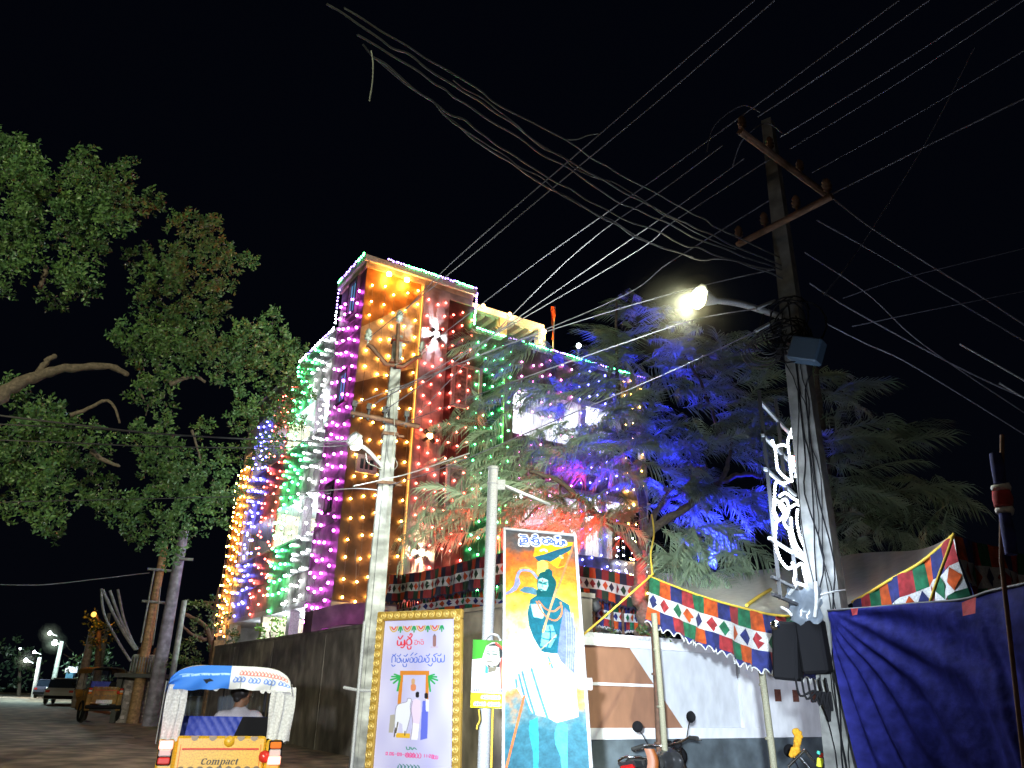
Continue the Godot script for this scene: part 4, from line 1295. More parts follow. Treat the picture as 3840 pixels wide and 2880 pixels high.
func placard() -> void:
	var c0 := [at(1774, 2398, 7.38), at(1924, 2405, 7.25), at(1917, 2658, 7.22), at(1764, 2653, 7.36)]
	var o: Vector3 = (c0[0] + c0[1] + c0[2] + c0[3]) / 4
	var t := thing("placard", "small placard of a man in a scarf tied to the steel post", "placard", o)
	var c := []
	for v in c0: c.append(v - o)
	var out: Vector3 = (c[1] - c[0]).cross(c[0] - c[3]).normalized()
	var im := Image.create(168, 268, false, Image.FORMAT_RGB8)
	for y in 268:
		for x in 168: im.set_pixel(x, y, Color(0.2 + 0.12 * x / 168.0, 0.52 + 0.1 * sin(x * 0.05), 0.16) if y < 200 else Color(0.82, 0.8, 0.08))
	var f := func(x: float, y: float) -> Vector2:
		var v := (y - 110.0) / 1315.0
		return Vector2((x - (115.0 - 40.0 * v)) / (790.0 - 12.0 * v) * 168.0, v * 268.0)
	var cloth := Color(0.86, 0.86, 0.9)
	fill_poly(im, mapped(f, [90, 510, 300, 480, 380, 230, 500, 150, 600, 150, 740, 330, 880, 560, 870, 1160, 80, 1160]), cloth)
	fill_poly(im, mapped(f, [400, 260, 440, 200, 540, 165, 640, 220, 710, 290, 710, 420, 650, 470, 640, 640, 420, 640, 385, 420]), Color(0.1, 0.13, 0.14))
	fill_poly(im, mapped(f, [395, 300, 430, 225, 560, 215, 630, 250, 640, 430, 660, 500, 600, 600, 480, 640, 400, 590, 375, 480]), Color(0.72, 0.74, 0.68))
	fill_poly(im, mapped(f, [420, 640, 520, 650, 600, 590, 560, 720, 420, 760]), Color(0.45, 0.42, 0.36))
	fill_poly(im, mapped(f, [370, 600, 415, 660, 410, 780, 360, 760]), Color(0.2, 0.6, 0.75))
	for q in [[395, 340, 440, 345], [500, 335, 590, 345]]: stroke(im, mapped(f, q), 1.6, Color(0.35, 0.42, 0.4))
	for q in [[400, 385, 445, 390], [505, 385, 585, 392]]: stroke(im, mapped(f, q), 2.4, Color(0.3, 0.38, 0.36))
	stroke(im, mapped(f, [450, 400, 430, 480, 490, 485]), 1.4, Color(0.5, 0.55, 0.5))
	stroke(im, mapped(f, [400, 545, 450, 535, 510, 550]), 2.2, Color(0.45, 0.4, 0.38))
	for q in [[570, 165, 740, 330, 670, 560, 680, 1050], [760, 780, 720, 1060], [790, 880, 790, 1060]]: stroke(im, mapped(f, q), 4.2, Color(0.85, 0.25, 0.2))
	stroke(im, mapped(f, [730, 400, 690, 700, 700, 1050]), 4.0, Color(0.9, 0.6, 0.45))
	fill_poly(im, mapped(f, [85, 1140, 880, 1160, 870, 1450, 60, 1440]), Color(0.85, 0.83, 0.1))
	for row in [[110, 860, 1095, 17, 0], [290, 650, 1225, 8, 1], [105, 780, 1355, 15, 2]]:
		var n: int = row[3]
		var w: float = (row[1] - row[0]) / float(n)
		for pass_ in 2:
			for k in n:
				if (k + row[4] * 2) % 6 == 4 and n > 8: continue
				var x: float = row[0] + k * w
				var h := 26.0 + 6.0 * ((k * 7) % 3)
				stroke(im, mapped(f, [x, row[2] - h * 0.4, x, row[2] + h * 0.6, x + w * 0.7, row[2] + h * 0.6, x + w * 0.75, row[2] - h * 0.3, x + w * 0.35, row[2] - h]), 3.2 if pass_ == 0 else 1.1, Color(0.9, 0.9, 0.95) if pass_ == 0 else Color(0.22, 0.26, 0.62))
	var s := st()
	panel(s, c)
	obj("print", s, picture(im), t)
	s = st()
	box(s, -out * 0.012, Vector3(c[0].distance_to(c[1]) * 0.98, c[0].distance_to(c[3]) * 0.985, 0.012), Basis((c[1] - c[0]).normalized(), (c[0] - c[3]).normalized(), out))
	obj("backing", s, mats.white_cloth, t)
	for q in [["yellow cord tail hanging left under the placard", [[1795, 2660], [1799, 2700], [1790, 2720], [1788, 2735]], 0.008], ["doubled yellow cord hanging right under the placard", [[1848, 2660], [1846, 2720], [1844, 2800], [1842, 2900]], 0.011]]:
		s = st()
		var pts := []
		for e in q[1]: pts.append(at(e[0], e[1], 7.32))
		tube(s, smooth_line(pts, 5), q[2], 6)
		tag(obj("cord", s, mats.rope), q[0], "cord")
	s = st()
	tube(s, smooth_line([at(1818, 2398, 7.36), at(1838, 2378, 7.4), at(1866, 2384, 7.4), at(1876, 2400, 7.3)], 4), 0.012, 6)
	tag(obj("cord", s, mats.white_cloth), "white tie knotted round the post above the placard", "cord")

# ------------------------------------------------------------------ trees
func scatter(parent: Node, n: String, mesh: Mesh, m: Material, where: Array, tint: Array) -> void:
	var mm := MultiMesh.new()
	mm.transform_format = MultiMesh.TRANSFORM_3D
	mm.use_colors = true
	mm.mesh = mesh
	mm.instance_count = where.size()
	for i in where.size():
		mm.set_instance_transform(i, where[i])
		mm.set_instance_color(i, tint[i])
	var o := MultiMeshInstance3D.new()
	o.name = n
	o.multimesh = mm
	o.material_override = m
	parent.add_child(o, true)
	stuff(o)

func leaf_sprig(size: float, leaves: int) -> Mesh:
	var s := st()
	s.set_smooth_group(-1)
	for k in leaves:
		var a := k * 2.4
		var root := Vector3(0, 0, 0.16 * k / leaves - 0.02) * (size / 0.08)
		var d := Vector3(cos(a) * 0.9, sin(a) * 0.7 + 0.1, 0.55).normalized()
		var w := d.cross(Vector3(sin(a * 1.7), 0.9, cos(a * 2.1))).normalized()
		var n := d.cross(w)
		var l := size * (0.8 + 0.4 * fmod(k * 0.37, 1.0))
		var tip := root + d * l - n * l * 0.12
		var mid := root + d * l * 0.55
		var e := w * l * 0.27
		tri(s, root, mid + e + n * l * 0.06, mid); tri(s, root, mid, mid - e + n * l * 0.06)
		tri(s, mid, mid + e + n * l * 0.06, tip); tri(s, mid, tip, mid - e + n * l * 0.06)
	s.generate_normals()
	return s.commit()

func random_basis(forward: Vector3, wild: float) -> Basis:
	var f := (forward.normalized() + Vector3(rng.randfn(), rng.randfn(), rng.randfn()) * wild).normalized()
	var up := Vector3.UP if absf(f.y) < 0.95 else Vector3.RIGHT
	return Basis.looking_at(-f, up).rotated(f, rng.randf_range(-0.8, 0.8))

func leafy(parent: Node, clumps: Array, d0: float, spread: float, density: float, mesh: Mesh, base: Color, extra := 1.0) -> void:
	var where := []
	var tint := []
	for q in clumps:
		var d := d0 + rng.randf_range(-spread, spread)
		var c := at(q[0], q[1], d)
		var r: float = q[2] * d / FOCAL * 1.2
		var n := int(density * pow(q[2] / 60.0, 2.0)) + 5
		var tone := rng.randf_range(0.8, 1.2)
		for k in n:
			var v := Vector3(rng.randfn(), rng.randfn(), rng.randfn()).normalized()
			var p := c + v * r * pow(rng.randf(), 0.45) * Vector3(1, 0.85, 1.25)
			var sc := rng.randf_range(0.75, 1.3) * extra
			where.append(Transform3D(random_basis(v + Vector3(0, 0.25, 0), 0.45).scaled(Vector3.ONE * sc), p))
			var y := rng.randf()
			tint.append(Color(base.r * tone * (0.75 + 0.6 * y), base.g * tone * (0.8 + 0.35 * y), base.b * tone * (0.8 + 0.3 * rng.randf())))
	scatter(parent, "crown", mesh, mats.leaf, where, tint)

func limb(parent: Node, n: String, px: Array, d0: float, d1: float, r0: float, r1: float, m: Material, o: Vector3) -> void:
	var pts := []
	for i in range(0, px.size(), 2): pts.append(at(px[i], px[i + 1], lerpf(d0, d1, float(i) / maxf(px.size() - 2, 1))) - o)
	pts = smooth_line(pts, 5)
	var rad := []
	for i in pts.size():
		rad.append(lerpf(r0, r1, float(i) / (pts.size() - 1)) * (1.0 + 0.12 * sin(i * 2.3)))
		pts[i] += Vector3(rng.randfn(), rng.randfn(), rng.randfn()) * r1 * 0.3
	var s := st()
	tube(s, pts, rad, 8)
	obj(n, s, m, parent)

func trees() -> void:
	var foot := at(-520, 2600, 12.0)
	foot.y = ground_height(foot.x, foot.z)
	var t := thing("street_tree", "big dense broadleaf tree reaching in from the left edge", "tree")
	var upper := [[22, 545, 40], [70, 590, 55], [108, 612, 50], [92, 668, 60], [32, 678, 40], [135, 694, 38], [316, 578, 26], [312, 610, 34], [260, 680, 58], [325, 640, 44], [303, 735, 66], [390, 685, 58], [450, 660, 38], [480, 625, 26], [434, 755, 66], [488, 786, 44], [555, 775, 38], [580, 745, 22], [380, 810, 60], [271, 797, 50], [303, 873, 60], [434, 840, 44], [347, 940, 50], [233, 884, 40], [136, 840, 44], [65, 884, 64], [32, 940, 44], [108, 955, 48], [32, 1020, 44], [16, 1100, 26], [250, 982, 40], [303, 1058, 54], [233, 1036, 34], [200, 1123, 34], [325, 1100, 28],
		[680, 840, 46], [760, 862, 48], [800, 842, 24], [732, 938, 64], [815, 938, 44], [868, 970, 50], [930, 982, 30], [650, 970, 58], [520, 970, 48], [815, 1036, 58], [705, 1036, 58], [597, 1036, 58], [542, 1074, 44], [678, 1112, 44], [787, 1112, 54], [542, 1155, 44], [667, 1193, 40], [732, 1193, 44], [803, 1166, 40], [624, 1220, 50], [477, 1264, 50], [542, 1307, 58], [678, 1264, 58], [787, 1275, 58], [922, 1253, 50], [1004, 1210, 34], [1030, 1192, 24], [1030, 1264, 38], [895, 1329, 54], [1004, 1318, 50], [1085, 1307, 34], [1130, 1312, 24], [80, 570, 40], [40, 620, 50], [160, 760, 40], [90, 760, 50], [40, 800, 50]]
	var lower := [[542, 1282, 60], [650, 1337, 66], [760, 1331, 66], [922, 1304, 66], [1058, 1320, 60], [597, 1429, 60], [542, 1478, 44], [618, 1510, 34], [868, 1402, 66], [1004, 1402, 60], [1112, 1391, 46], [1058, 1478, 62], [1128, 1478, 38], [922, 1510, 44], [900, 1575, 44], [1004, 1554, 48], [1058, 1586, 42], [1112, 1575, 28], [1004, 1662, 44], [922, 1700, 44], [760, 1602, 30], [597, 1602, 50], [515, 1640, 50], [624, 1662, 44], [678, 1727, 58], [570, 1722, 44], [814, 1716, 44], [814, 1771, 44], [705, 1792, 54], [597, 1792, 54], [650, 1847, 58], [770, 1836, 44], [840, 1863, 40], [879, 1852, 18], [814, 1900, 42], [716, 1917, 48], [814, 1966, 24], [650, 1944, 44], [727, 2004, 20], [635, 2009, 34], [640, 2053, 24], [640, 2090, 16], [532, 1890, 48], [445, 1874, 44], [390, 1836, 42], [461, 1928, 44], [515, 1982, 34], [521, 2015, 20], [374, 1912, 24], [325, 1890, 24], [304, 1825, 30], [163, 1554, 48], [108, 1575, 44], [43, 1640, 58], [136, 1640, 58], [228, 1586, 48], [271, 1630, 50], [353, 1640, 38], [353, 1711, 38], [298, 1727, 30], [217, 1738, 58], [108, 1738, 66], [32, 1738, 58], [54, 1820, 62], [163, 1814, 58], [233, 1847, 28], [108, 1890, 44], [163, 1901, 44], [179, 1955, 32], [190, 2009, 20], [6, 1934, 24], [32, 1456, 36], [80, 1500, 40]]
	var sprig := leaf_sprig(0.062, 9)
	var leafs := Color(0.07, 0.155, 0.055)
	leafy(t, upper + lower, 12.6, 1.3, 46.0, sprig, leafs)
	limb(t, "trunk", [-520, 2700, -480, 2200, -330, 1800, -150, 1600, 0, 1484, 120, 1415, 240, 1385, 410, 1376, 480, 1404], 12.0, 12.4, 0.16, 0.035, mats.bark_pale, Vector3.ZERO)
	for q in [[[140, 1405, 170, 1360, 205, 1335], 0.05, 0.035], [[150, 1080, 165, 1040, 175, 1000], 0.035, 0.03], [[262, 1556, 330, 1532, 396, 1503, 430, 1530, 450, 1585], 0.032, 0.014], [[636, 1440, 690, 1420, 735, 1412, 768, 1432], 0.04, 0.02], [[345, 1695, 385, 1722, 450, 1752], 0.045, 0.02], [[720, 1615, 735, 1660, 752, 1730, 758, 1790], 0.022, 0.008], [[520, 1450, 540, 1500, 555, 1520, 545, 1560], 0.016, 0.008]]:
		limb(t, "branch", q[0], 12.3, 12.2, q[1], q[2], mats.bark_pale, Vector3.ZERO)
	feathery()
	# scrub and a small tree behind the left end of the compound wall
	t = thing("roadside_tree", "low scruffy tree with reddish branches left of the house", "tree")
	leafy(t, [[790, 2280, 50], [740, 2300, 40], [830, 2330, 40], [770, 2370, 50], [720, 2400, 44], [840, 2390, 40], [700, 2440, 40], [760, 2460, 46], [690, 2480, 30], [730, 2490, 36], [860, 2420, 30]], 29.0, 0.8, 9.0, leaf_sprig(0.13, 8), Color(0.06, 0.1, 0.03))
	for q in [[[790, 2560, 795, 2440, 770, 2350, 690, 2300], 0.12, 0.05], [[790, 2440, 800, 2320, 820, 2200], 0.09, 0.03], [[775, 2400, 720, 2380, 680, 2340], 0.06, 0.03], [[800, 2280, 770, 2262, 770, 2258, 850, 2262], 0.05, 0.03]]:
		limb(t, "branch", q[0], 29.0, 28.8, q[1], q[2], mats.rust, Vector3.ZERO)
	t = thing("garden_plant", "bright green leafy plant under the lowest side balcony", "plant")
	leafy(t, [[1010, 2365, 26], [1035, 2350, 24], [985, 2375, 18], [1050, 2330, 16], [1030, 2395, 26], [1000, 2410, 20]], 24.6, 0.2, 12.0, leaf_sprig(0.1, 7), Color(0.1, 0.22, 0.03))
	limb(t, "stem", [1020, 2470, 1018, 2420, 1012, 2370], 24.6, 24.6, 0.04, 0.02, mats.bark, Vector3.ZERO)
	t = thing("wall_plants", "small dark green plants growing just behind the white wall top", "plants")
	leafy(t, [[2185, 2362, 14], [2215, 2366, 16], [2300, 2376, 12], [2470, 2388, 14], [2500, 2394, 12], [2160, 2358, 12], [2400, 2384, 12]], 11.6, 0.15, 26.0, leaf_sprig(0.06, 7), Color(0.06, 0.11, 0.04))
	for q in [["dark bushy tree beyond the far street lamps", [[40, 2440, 40], [10, 2480, 50], [70, 2490, 44], [30, 2530, 50], [90, 2530, 30]], 95.0], ["dark tree with a lamp lit top beyond the parked auto", [[345, 2330, 24], [385, 2340, 24], [365, 2370, 30], [400, 2380, 26], [340, 2390, 22]], 47.0], ["dark mass of a tree behind the distant cars", [[330, 2480, 30], [360, 2500, 36], [300, 2500, 26], [395, 2490, 34], [380, 2540, 40]], 75.0]]:
		t = thing("distant_tree", q[0], "tree", Vector3.ZERO, 0, "trees far down the street")
		leafy(t, q[1], q[2], 1.5, 10.0, leaf_sprig(0.45 * q[2] / 90.0, 7), Color(0.03, 0.06, 0.03))
		var c0: Array = q[1][2]
		limb(t, "trunk", [c0[0], 2640, c0[0] + 4, c0[1]], q[2], q[2], 0.22, 0.1, mats.bark, Vector3.ZERO)

func frond_mesh(kind: int) -> Mesh:
	var s := st()
	s.set_smooth_group(-1)
	var L := 0.72
	var r := func(t: float) -> Vector3: return Vector3(0.05 * sin(t * 3.0 + kind), 0.12 * t - 0.3 * t * t, t * L)
	var pts := []
	for k in 7: pts.append(r.call(k / 6.0))
	tube(s, pts, [0.009, 0.008, 0.007, 0.006, 0.005, 0.004, 0.003], 4, false)
	s.set_smooth_group(-1)
	var n := 24
	for k in n:
		var t := 0.08 + 0.92 * k / (n - 1.0)
		var len := 0.33 * (0.45 + 0.75 * sin(PI * clampf(0.12 + t * 0.72, 0, 1))) * (0.85 + 0.3 * fmod(k * 0.618 + kind * 0.3, 1.0))
		for q in [-1.0, 1.0]:
			var a: Vector3 = r.call(t)
			var fwd := 0.55 + 0.5 * t
			var d := (Vector3(q * 0.75, 0.1 - 0.18 * kind, fwd) + Vector3(sin(k * 2.3 + q), cos(k * 3.1), sin(k * 1.7)) * 0.16).normalized()
			var b := a + d * len * 0.45 + Vector3(0, -0.025, 0)
			var c := b + (d * 0.6 + Vector3(0, -1.0, 0.1)).normalized() * len * 0.55
			var w := Vector3(-d.z * 0.7, 0.5, d.x).normalized() * 0.0075
			quad(s, a - w, a + w, b + w, b - w)
			tri(s, b - w, b + w, c)
	s.generate_normals()
	return s.commit()

func feathery() -> void:
	var meshes := [frond_mesh(0), frond_mesh(1), frond_mesh(2)]
	var base := at(2415, 2330, 12.4)
	base.y = ground_height(base.x, base.z)
	var first := [[2310, 1240, 70, 150, 13.2, 1.1], [2260, 1330, 90, 120, 13.0, 0.8], [2340, 1450, 130, 170, 12.6, 0.5], [2300, 1640, 220, 120, 12.3, 0.1], [2460, 1740, 200, 110, 12.4, 0.0], [2160, 1640, 170, 80, 12.8, 0.1], [1990, 1310, 110, 50, 13.6, 0.2], [1850, 1290, 110, 55, 13.8, 0.1], [1930, 1420, 120, 60, 13.5, 0.0], [1790, 1480, 70, 50, 13.6, 0.0], [2080, 1480, 130, 60, 13.2, 0.1],
		[1760, 1600, 110, 50, 13.0, 0.0], [1850, 1690, 170, 55, 12.8, 0.0], [2040, 1720, 190, 60, 12.6, 0.0], [1640, 1950, 110, 90, 12.2, -0.1], [1780, 1800, 160, 70, 12.4, 0.0], [1800, 1910, 150, 70, 12.2, -0.1], [1950, 1840, 150, 70, 12.3, 0.0], [2080, 1960, 170, 50, 11.9, -0.1], [2170, 1870, 140, 50, 12.1, 0.0], [2300, 1930, 150, 60, 11.9, 0.0],
		[2480, 1620, 130, 70, 12.7, 0.2], [2600, 1430, 150, 90, 12.9, 0.3], [2740, 1430, 120, 100, 13.2, 0.3], [2660, 1310, 160, 70, 13.4, 0.4], [2560, 1270, 110, 70, 13.5, 0.5], [2480, 1180, 70, 60, 13.8, 0.8], [2350, 1140, 50, 50, 13.8, 0.9], [2750, 1640, 160, 90, 11.8, 0.1], [2640, 1800, 140, 60, 11.8, 0.0], [2880, 1720, 90, 90, 12.2, 0.0], [2620, 1980, 130, 55, 12.2, -0.2], [2540, 2050, 120, 50, 11.4, -0.3], [2640, 2120, 120, 40, 11.3, -0.3], [2480, 2090, 50, 50, 11.5, -0.3], [2760, 2060, 80, 40, 11.4, -0.3], [2820, 1900, 90, 80, 12.6, 0.0], [2560, 1880, 110, 60, 12.8, 0.0], [2830, 1540, 90, 80, 12.9, 0.2]]
	var second := [[3180, 1480, 90, 60, 12.4, 0.2], [3260, 1700, 110, 90, 12.0, 0.1], [3180, 1850, 90, 80, 11.8, 0.0], [3320, 1880, 150, 80, 12.2, 0.0], [3420, 1980, 120, 60, 12.4, -0.1], [3210, 1990, 90, 60, 11.6, -0.1], [3380, 1640, 100, 60, 12.8, 0.1], [3500, 1820, 110, 60, 12.8, 0.0], [3160, 1620, 80, 60, 12.4, 0.1], [3060, 1420, 80, 80, 13.0, 0.3]]
	for q in [["tall feathery tree lit blue and red in front of the house", first, base, 1.0], ["dim feathery tree with drooping fronds behind the big pole", second, at(3130, 2330, 12.4) * Vector3(1, 0, 1), 0.9]]:
		var t := thing("feathery_tree", q[0], "tree", q[2])
		var o: Vector3 = q[2]
		var lists := [[], [], []]
		var tints := [[], [], []]
		for c in q[1]:
			var n := int(c[2] * c[3] / 950.0 * q[3]) + 3
			for k in n:
				var a := rng.randf() * TAU
				var r := sqrt(rng.randf())
				var p := at(c[0] + cos(a) * r * c[2], c[1] + sin(a) * r * c[3], c[4] + rng.randf_range(-0.5, 0.5))
				var out := (p - o) * Vector3(1, 0, 1)
				out = out.normalized() if out.length() > 0.3 else Vector3(cos(a), 0, sin(a))
				out = (out + Vector3(rng.randfn(), 0, rng.randfn()) * 0.75).normalized()
				var b := Basis.looking_at(-(out + Vector3(0, c[5] + rng.randf_range(-0.5, 0.4), 0)).normalized(), Vector3.UP)
				b = b.rotated(b.z, rng.randf_range(-0.9, 0.9)).scaled(Vector3.ONE * rng.randf_range(0.75, 1.2))
				var i := rng.randi() % 3
				lists[i].append(Transform3D(b, p - b.z * 0.4 - o))
				var g := rng.randf_range(0.75, 1.25)
				tints[i].append(Color(0.25 * g, 0.33 * g, 0.22 * g))
		for i in 3: scatter(t, "crown", meshes[i], mats.needle, lists[i], tints[i])
		if q[3] == 1.0:
			limb(t, "trunk", [2415, 2420, 2412, 2330, 2398, 2200, 2400, 2080, 2418, 2000], 12.4, 12.4, 0.13, 0.09, mats.bark_pale, o)
			for e in [[[2400, 2090, 2340, 2010, 2240, 1930, 2180, 1870, 2090, 1800, 1990, 1770], 0.07, 0.03, 12.0], [[2180, 1870, 2110, 1860, 2020, 1900, 1960, 1960], 0.04, 0.015, 12.0], [[2418, 2010, 2480, 1960, 2580, 1900, 2650, 1840, 2720, 1800, 2790, 1780, 2860, 1790], 0.075, 0.03, 11.9], [[2690, 1830, 2720, 1770, 2735, 1710, 2745, 1640], 0.05, 0.02, 11.9], [[2418, 2000, 2395, 1800, 2340, 1600, 2315, 1400, 2310, 1130], 0.075, 0.02, 13.0], [[2440, 1980, 2500, 1850, 2560, 1820], 0.035, 0.02, 12.2], [[2560, 1330, 2620, 1420, 2660, 1520, 2700, 1620], 0.02, 0.03, 12.9], [[2600, 1720, 2590, 1640, 2570, 1560], 0.03, 0.02, 12.9], [[2740, 1790, 2650, 1810, 2560, 1850, 2480, 1900, 2430, 1990], 0.02, 0.05, 12.6], [[2300, 1920, 2200, 1935, 2100, 1950], 0.025, 0.012, 12.0], [[2120, 1900, 2100, 1840, 2110, 1790], 0.03, 0.014, 12.2]]:
				limb(t, "branch", e[0], e[3], e[3], e[1], e[2], mats.bark_pale, o)
		else:
			limb(t, "trunk", [3130, 2500, 3120, 2200, 3110, 1900, 3080, 1600, 3060, 1380], 12.4, 12.6, 0.14, 0.03, mats.bark, o)
			for e in [[3115, 1980, 3220, 1880, 3350, 1840, 3450, 1850], [3100, 1750, 3200, 1680, 3300, 1650], [3120, 2100, 3250, 2000, 3380, 1970]]:
				limb(t, "branch", e, 12.4, 12.4, 0.05, 0.02, mats.bark, o)
	# the flood lamps hung in and under the tree
	for q in [["blue stage flood lamp hung among the lowest feathery fronds", at(2655, 2165, 12.3), at(2760, 1500, 13.2), Color(0.13, 0.15, 1.0), 200.0, 50.0, mats.blue], ["blue flood lamp behind the trunk of the feathery tree", at(2400, 2080, 13.6), at(2330, 1700, 13.0), Color(0.13, 0.15, 1.0), 90.0, 45.0, mats.blue], ["red flood lamp standing behind the flag bearer banner", at(2225, 2260, 11.6), at(1950, 1830, 12.4), Color(1.0, 0.1, 0.03), 60.0, 45.0, mats.red], ["red flood lamp at the foot of the feathery tree", at(2452, 2330, 12.0), at(2300, 1980, 12.1), Color(1.0, 0.1, 0.03), 14.0, 35.0, mats.red]]:
		var p: Vector3 = q[1]
		var dir := (q[2] - p).normalized() as Vector3
		var f := thing("flood_lamp", q[0], "flood lamp", p)
		var s := st()
		lathe(s, Vector3.ZERO, dir, [Vector2(0, -0.14), Vector2(0.06, -0.13), Vector2(0.08, -0.04), Vector2(0.1, 0.02), Vector2(0.095, 0.02), Vector2(0.08, -0.01)], 12)
		obj("lamp_housing", s, mats.iron, f)
		s = st()
		lathe(s, -dir * 0.005, dir, [Vector2(0.09, 0), Vector2(0, 0.004)], 12)
		obj("lamp_lens", s, q[6], f)
		spot("lamp_beam", dir * 0.03, dir * 2.0, q[3], q[4], q[5], 0.7, 0.08, f)


# ------------------------------------------------------------------ patchwork awnings
func valance(t: Node, top: Array, reps: int, drop: float, first: int, toward: Vector3, picket := false, deep := false) -> void:  # deep: cloth colours with backlit shade put in
	var dyes := ["emerald", "orange", "navy", "crimson"] if not deep else ["shaded_green", "shaded_orange", "shaded_navy", "shaded_maroon"]
	var line := smooth_line(top, 10)
	var along := [0.0]
	for i in line.size() - 1: along.append(along[-1] + (line[i] as Vector3).distance_to(line[i + 1]))
	var total: float = along[-1]
	var pos := func(u: float) -> Vector3:
		var w := clampf(u, 0, 1) * total
		var i := 0
		while i < along.size() - 2 and along[i + 1] < w: i += 1
		return (line[i] as Vector3).lerp(line[i + 1], (w - along[i]) / maxf(along[i + 1] - along[i], 1e-5))
	var n := (line[-1] - line[0]).cross(Vector3.UP).normalized() as Vector3
	if n.dot(toward) < 0: n = -n
	var f := func(u: float, v: float, lift: float) -> Vector3:
		var wave := (0.035 * sin(u * reps * 1.55 + v * 1.2) + 0.02 * sin(u * reps * 4.1 + v * 2.0) + 0.008 * sin(u * reps * 9.7 - v * 5.0)) * (0.3 + v)
		return pos.call(u + 0.1 / reps * sin(v * 3.0 + u * reps * 1.3)) - Vector3(0, v * drop * (1.0 + 0.03 * sin(u * reps * 0.9)), 0) + n * (wave + lift)
	var piece := func(nm: String, u0: float, u1: float, v0: float, v1: float, m: Material, lift: float) -> void:
		var s := st()
		sheet(s, func(a, b): return f.call(lerpf(u0, u1, a), lerpf(v0, v1, b), lift), 3, 2)
		obj(nm, s, m, t)
	var s := st()
	sheet(s, func(a, b): return f.call(a, lerpf(0.33, 0.65, b), 0.0), reps * 2, 2)
	obj("white_band", s, mats.shaded_ivory if deep else mats.ivory, t)
	for k in reps:
		var u0 := float(k) / reps
		var u1 := (k + 1.0) / reps
		var m: Material = mats[dyes[(k + first) % 4]]
		if picket:
			for h in 2:
				var ua := lerpf(u0, u1, h * 0.5 + 0.06)
				var ub := lerpf(u0, u1, h * 0.5 + 0.44)
				s = st()
				var tip := []
				for i in 6:
					var a := PI * i / 5.0
					tip.append([lerpf(ua, ub, 0.5 - 0.5 * cos(a)), 0.1 - 0.1 * sin(a)])
				s.set_smooth_group(0)
				for i in 5: quad(s, f.call(tip[i][0], 0.33, 0), f.call(tip[i + 1][0], 0.33, 0), f.call(tip[i + 1][0], tip[i + 1][1], 0), f.call(tip[i][0], tip[i][1], 0))
				obj("patch", s, m, t)
		else: piece.call("patch", u0, u1, 0.0, 0.33, m, 0.0)
		piece.call("patch", u0, u1, 0.65, 0.93, mats[dyes[(k + first + 1) % 4]], 0.0)
		s = st()
		var um := (u0 + u1) / 2
		var du := (u1 - u0) * 0.4
		s.set_smooth_group(0)
		quad(s, f.call(um, 0.635, 0.005), f.call(um + du, 0.49, 0.005), f.call(um, 0.345, 0.005), f.call(um - du, 0.49, 0.005))
		obj("diamond", s, mats[dyes[(k + first + 2) % 4]], t)
	s = st()
	s.set_smooth_group(0)
	var q := reps * 2 * 8
	for i in q:
		var u0 := float(i) / q
		var u1 := (i + 1.0) / q
		var b0 := 1.08 - 0.13 * pow(absf(sin(PI * u0 * reps * 2 + 0.6)), 0.7)
		var b1 := 1.08 - 0.13 * pow(absf(sin(PI * u1 * reps * 2 + 0.6)), 0.7)
		quad(s, f.call(u0, b0, 0.003), f.call(u1, b1, 0.003), f.call(u1, 0.92, 0.003), f.call(u0, 0.92, 0.003))
	obj("scallop_border", s, mats.shaded_navy if deep else mats.navy, t)
	s = st()
	var hem := []
	for i in q + 1: hem.append(f.call(float(i) / q, 1.08 - 0.13 * pow(absf(sin(PI * i / 8.0 + 0.6)), 0.7), 0.004))
	tube(s, hem, 0.008 if not deep else 0.004, 4, false)
	obj("scallop_piping", s, mats.shaded_navy if deep else mats.ivory, t)

func pxline(px: Array) -> Array:        # triples: column, row, distance
	var out := []
	for i in range(0, px.size(), 3): out.append(at(px[i], px[i + 1], px[i + 2]))
	return out

func stick(n: String, label: String, cat: String, a: Vector3, b: Vector3, r: float, m: Material, group := "") -> void:
	var o := thing(n, label, cat, a, 0, group)
	var s := st()
	tube(s, smooth_line([Vector3.ZERO, (b - a) * 0.5 + Vector3(0.012, 0, 0.01), b - a], 5), r, 8)
	obj("shaft", s, m, o)
	s = st()
	for k in 4: lathe(s, (b - a) * (0.12 + k * 0.24), b - a, [Vector2(r, -0.012), Vector2(r * 1.18, 0), Vector2(r, 0.012)], 8)
	obj("joint_ring", s, m, o)

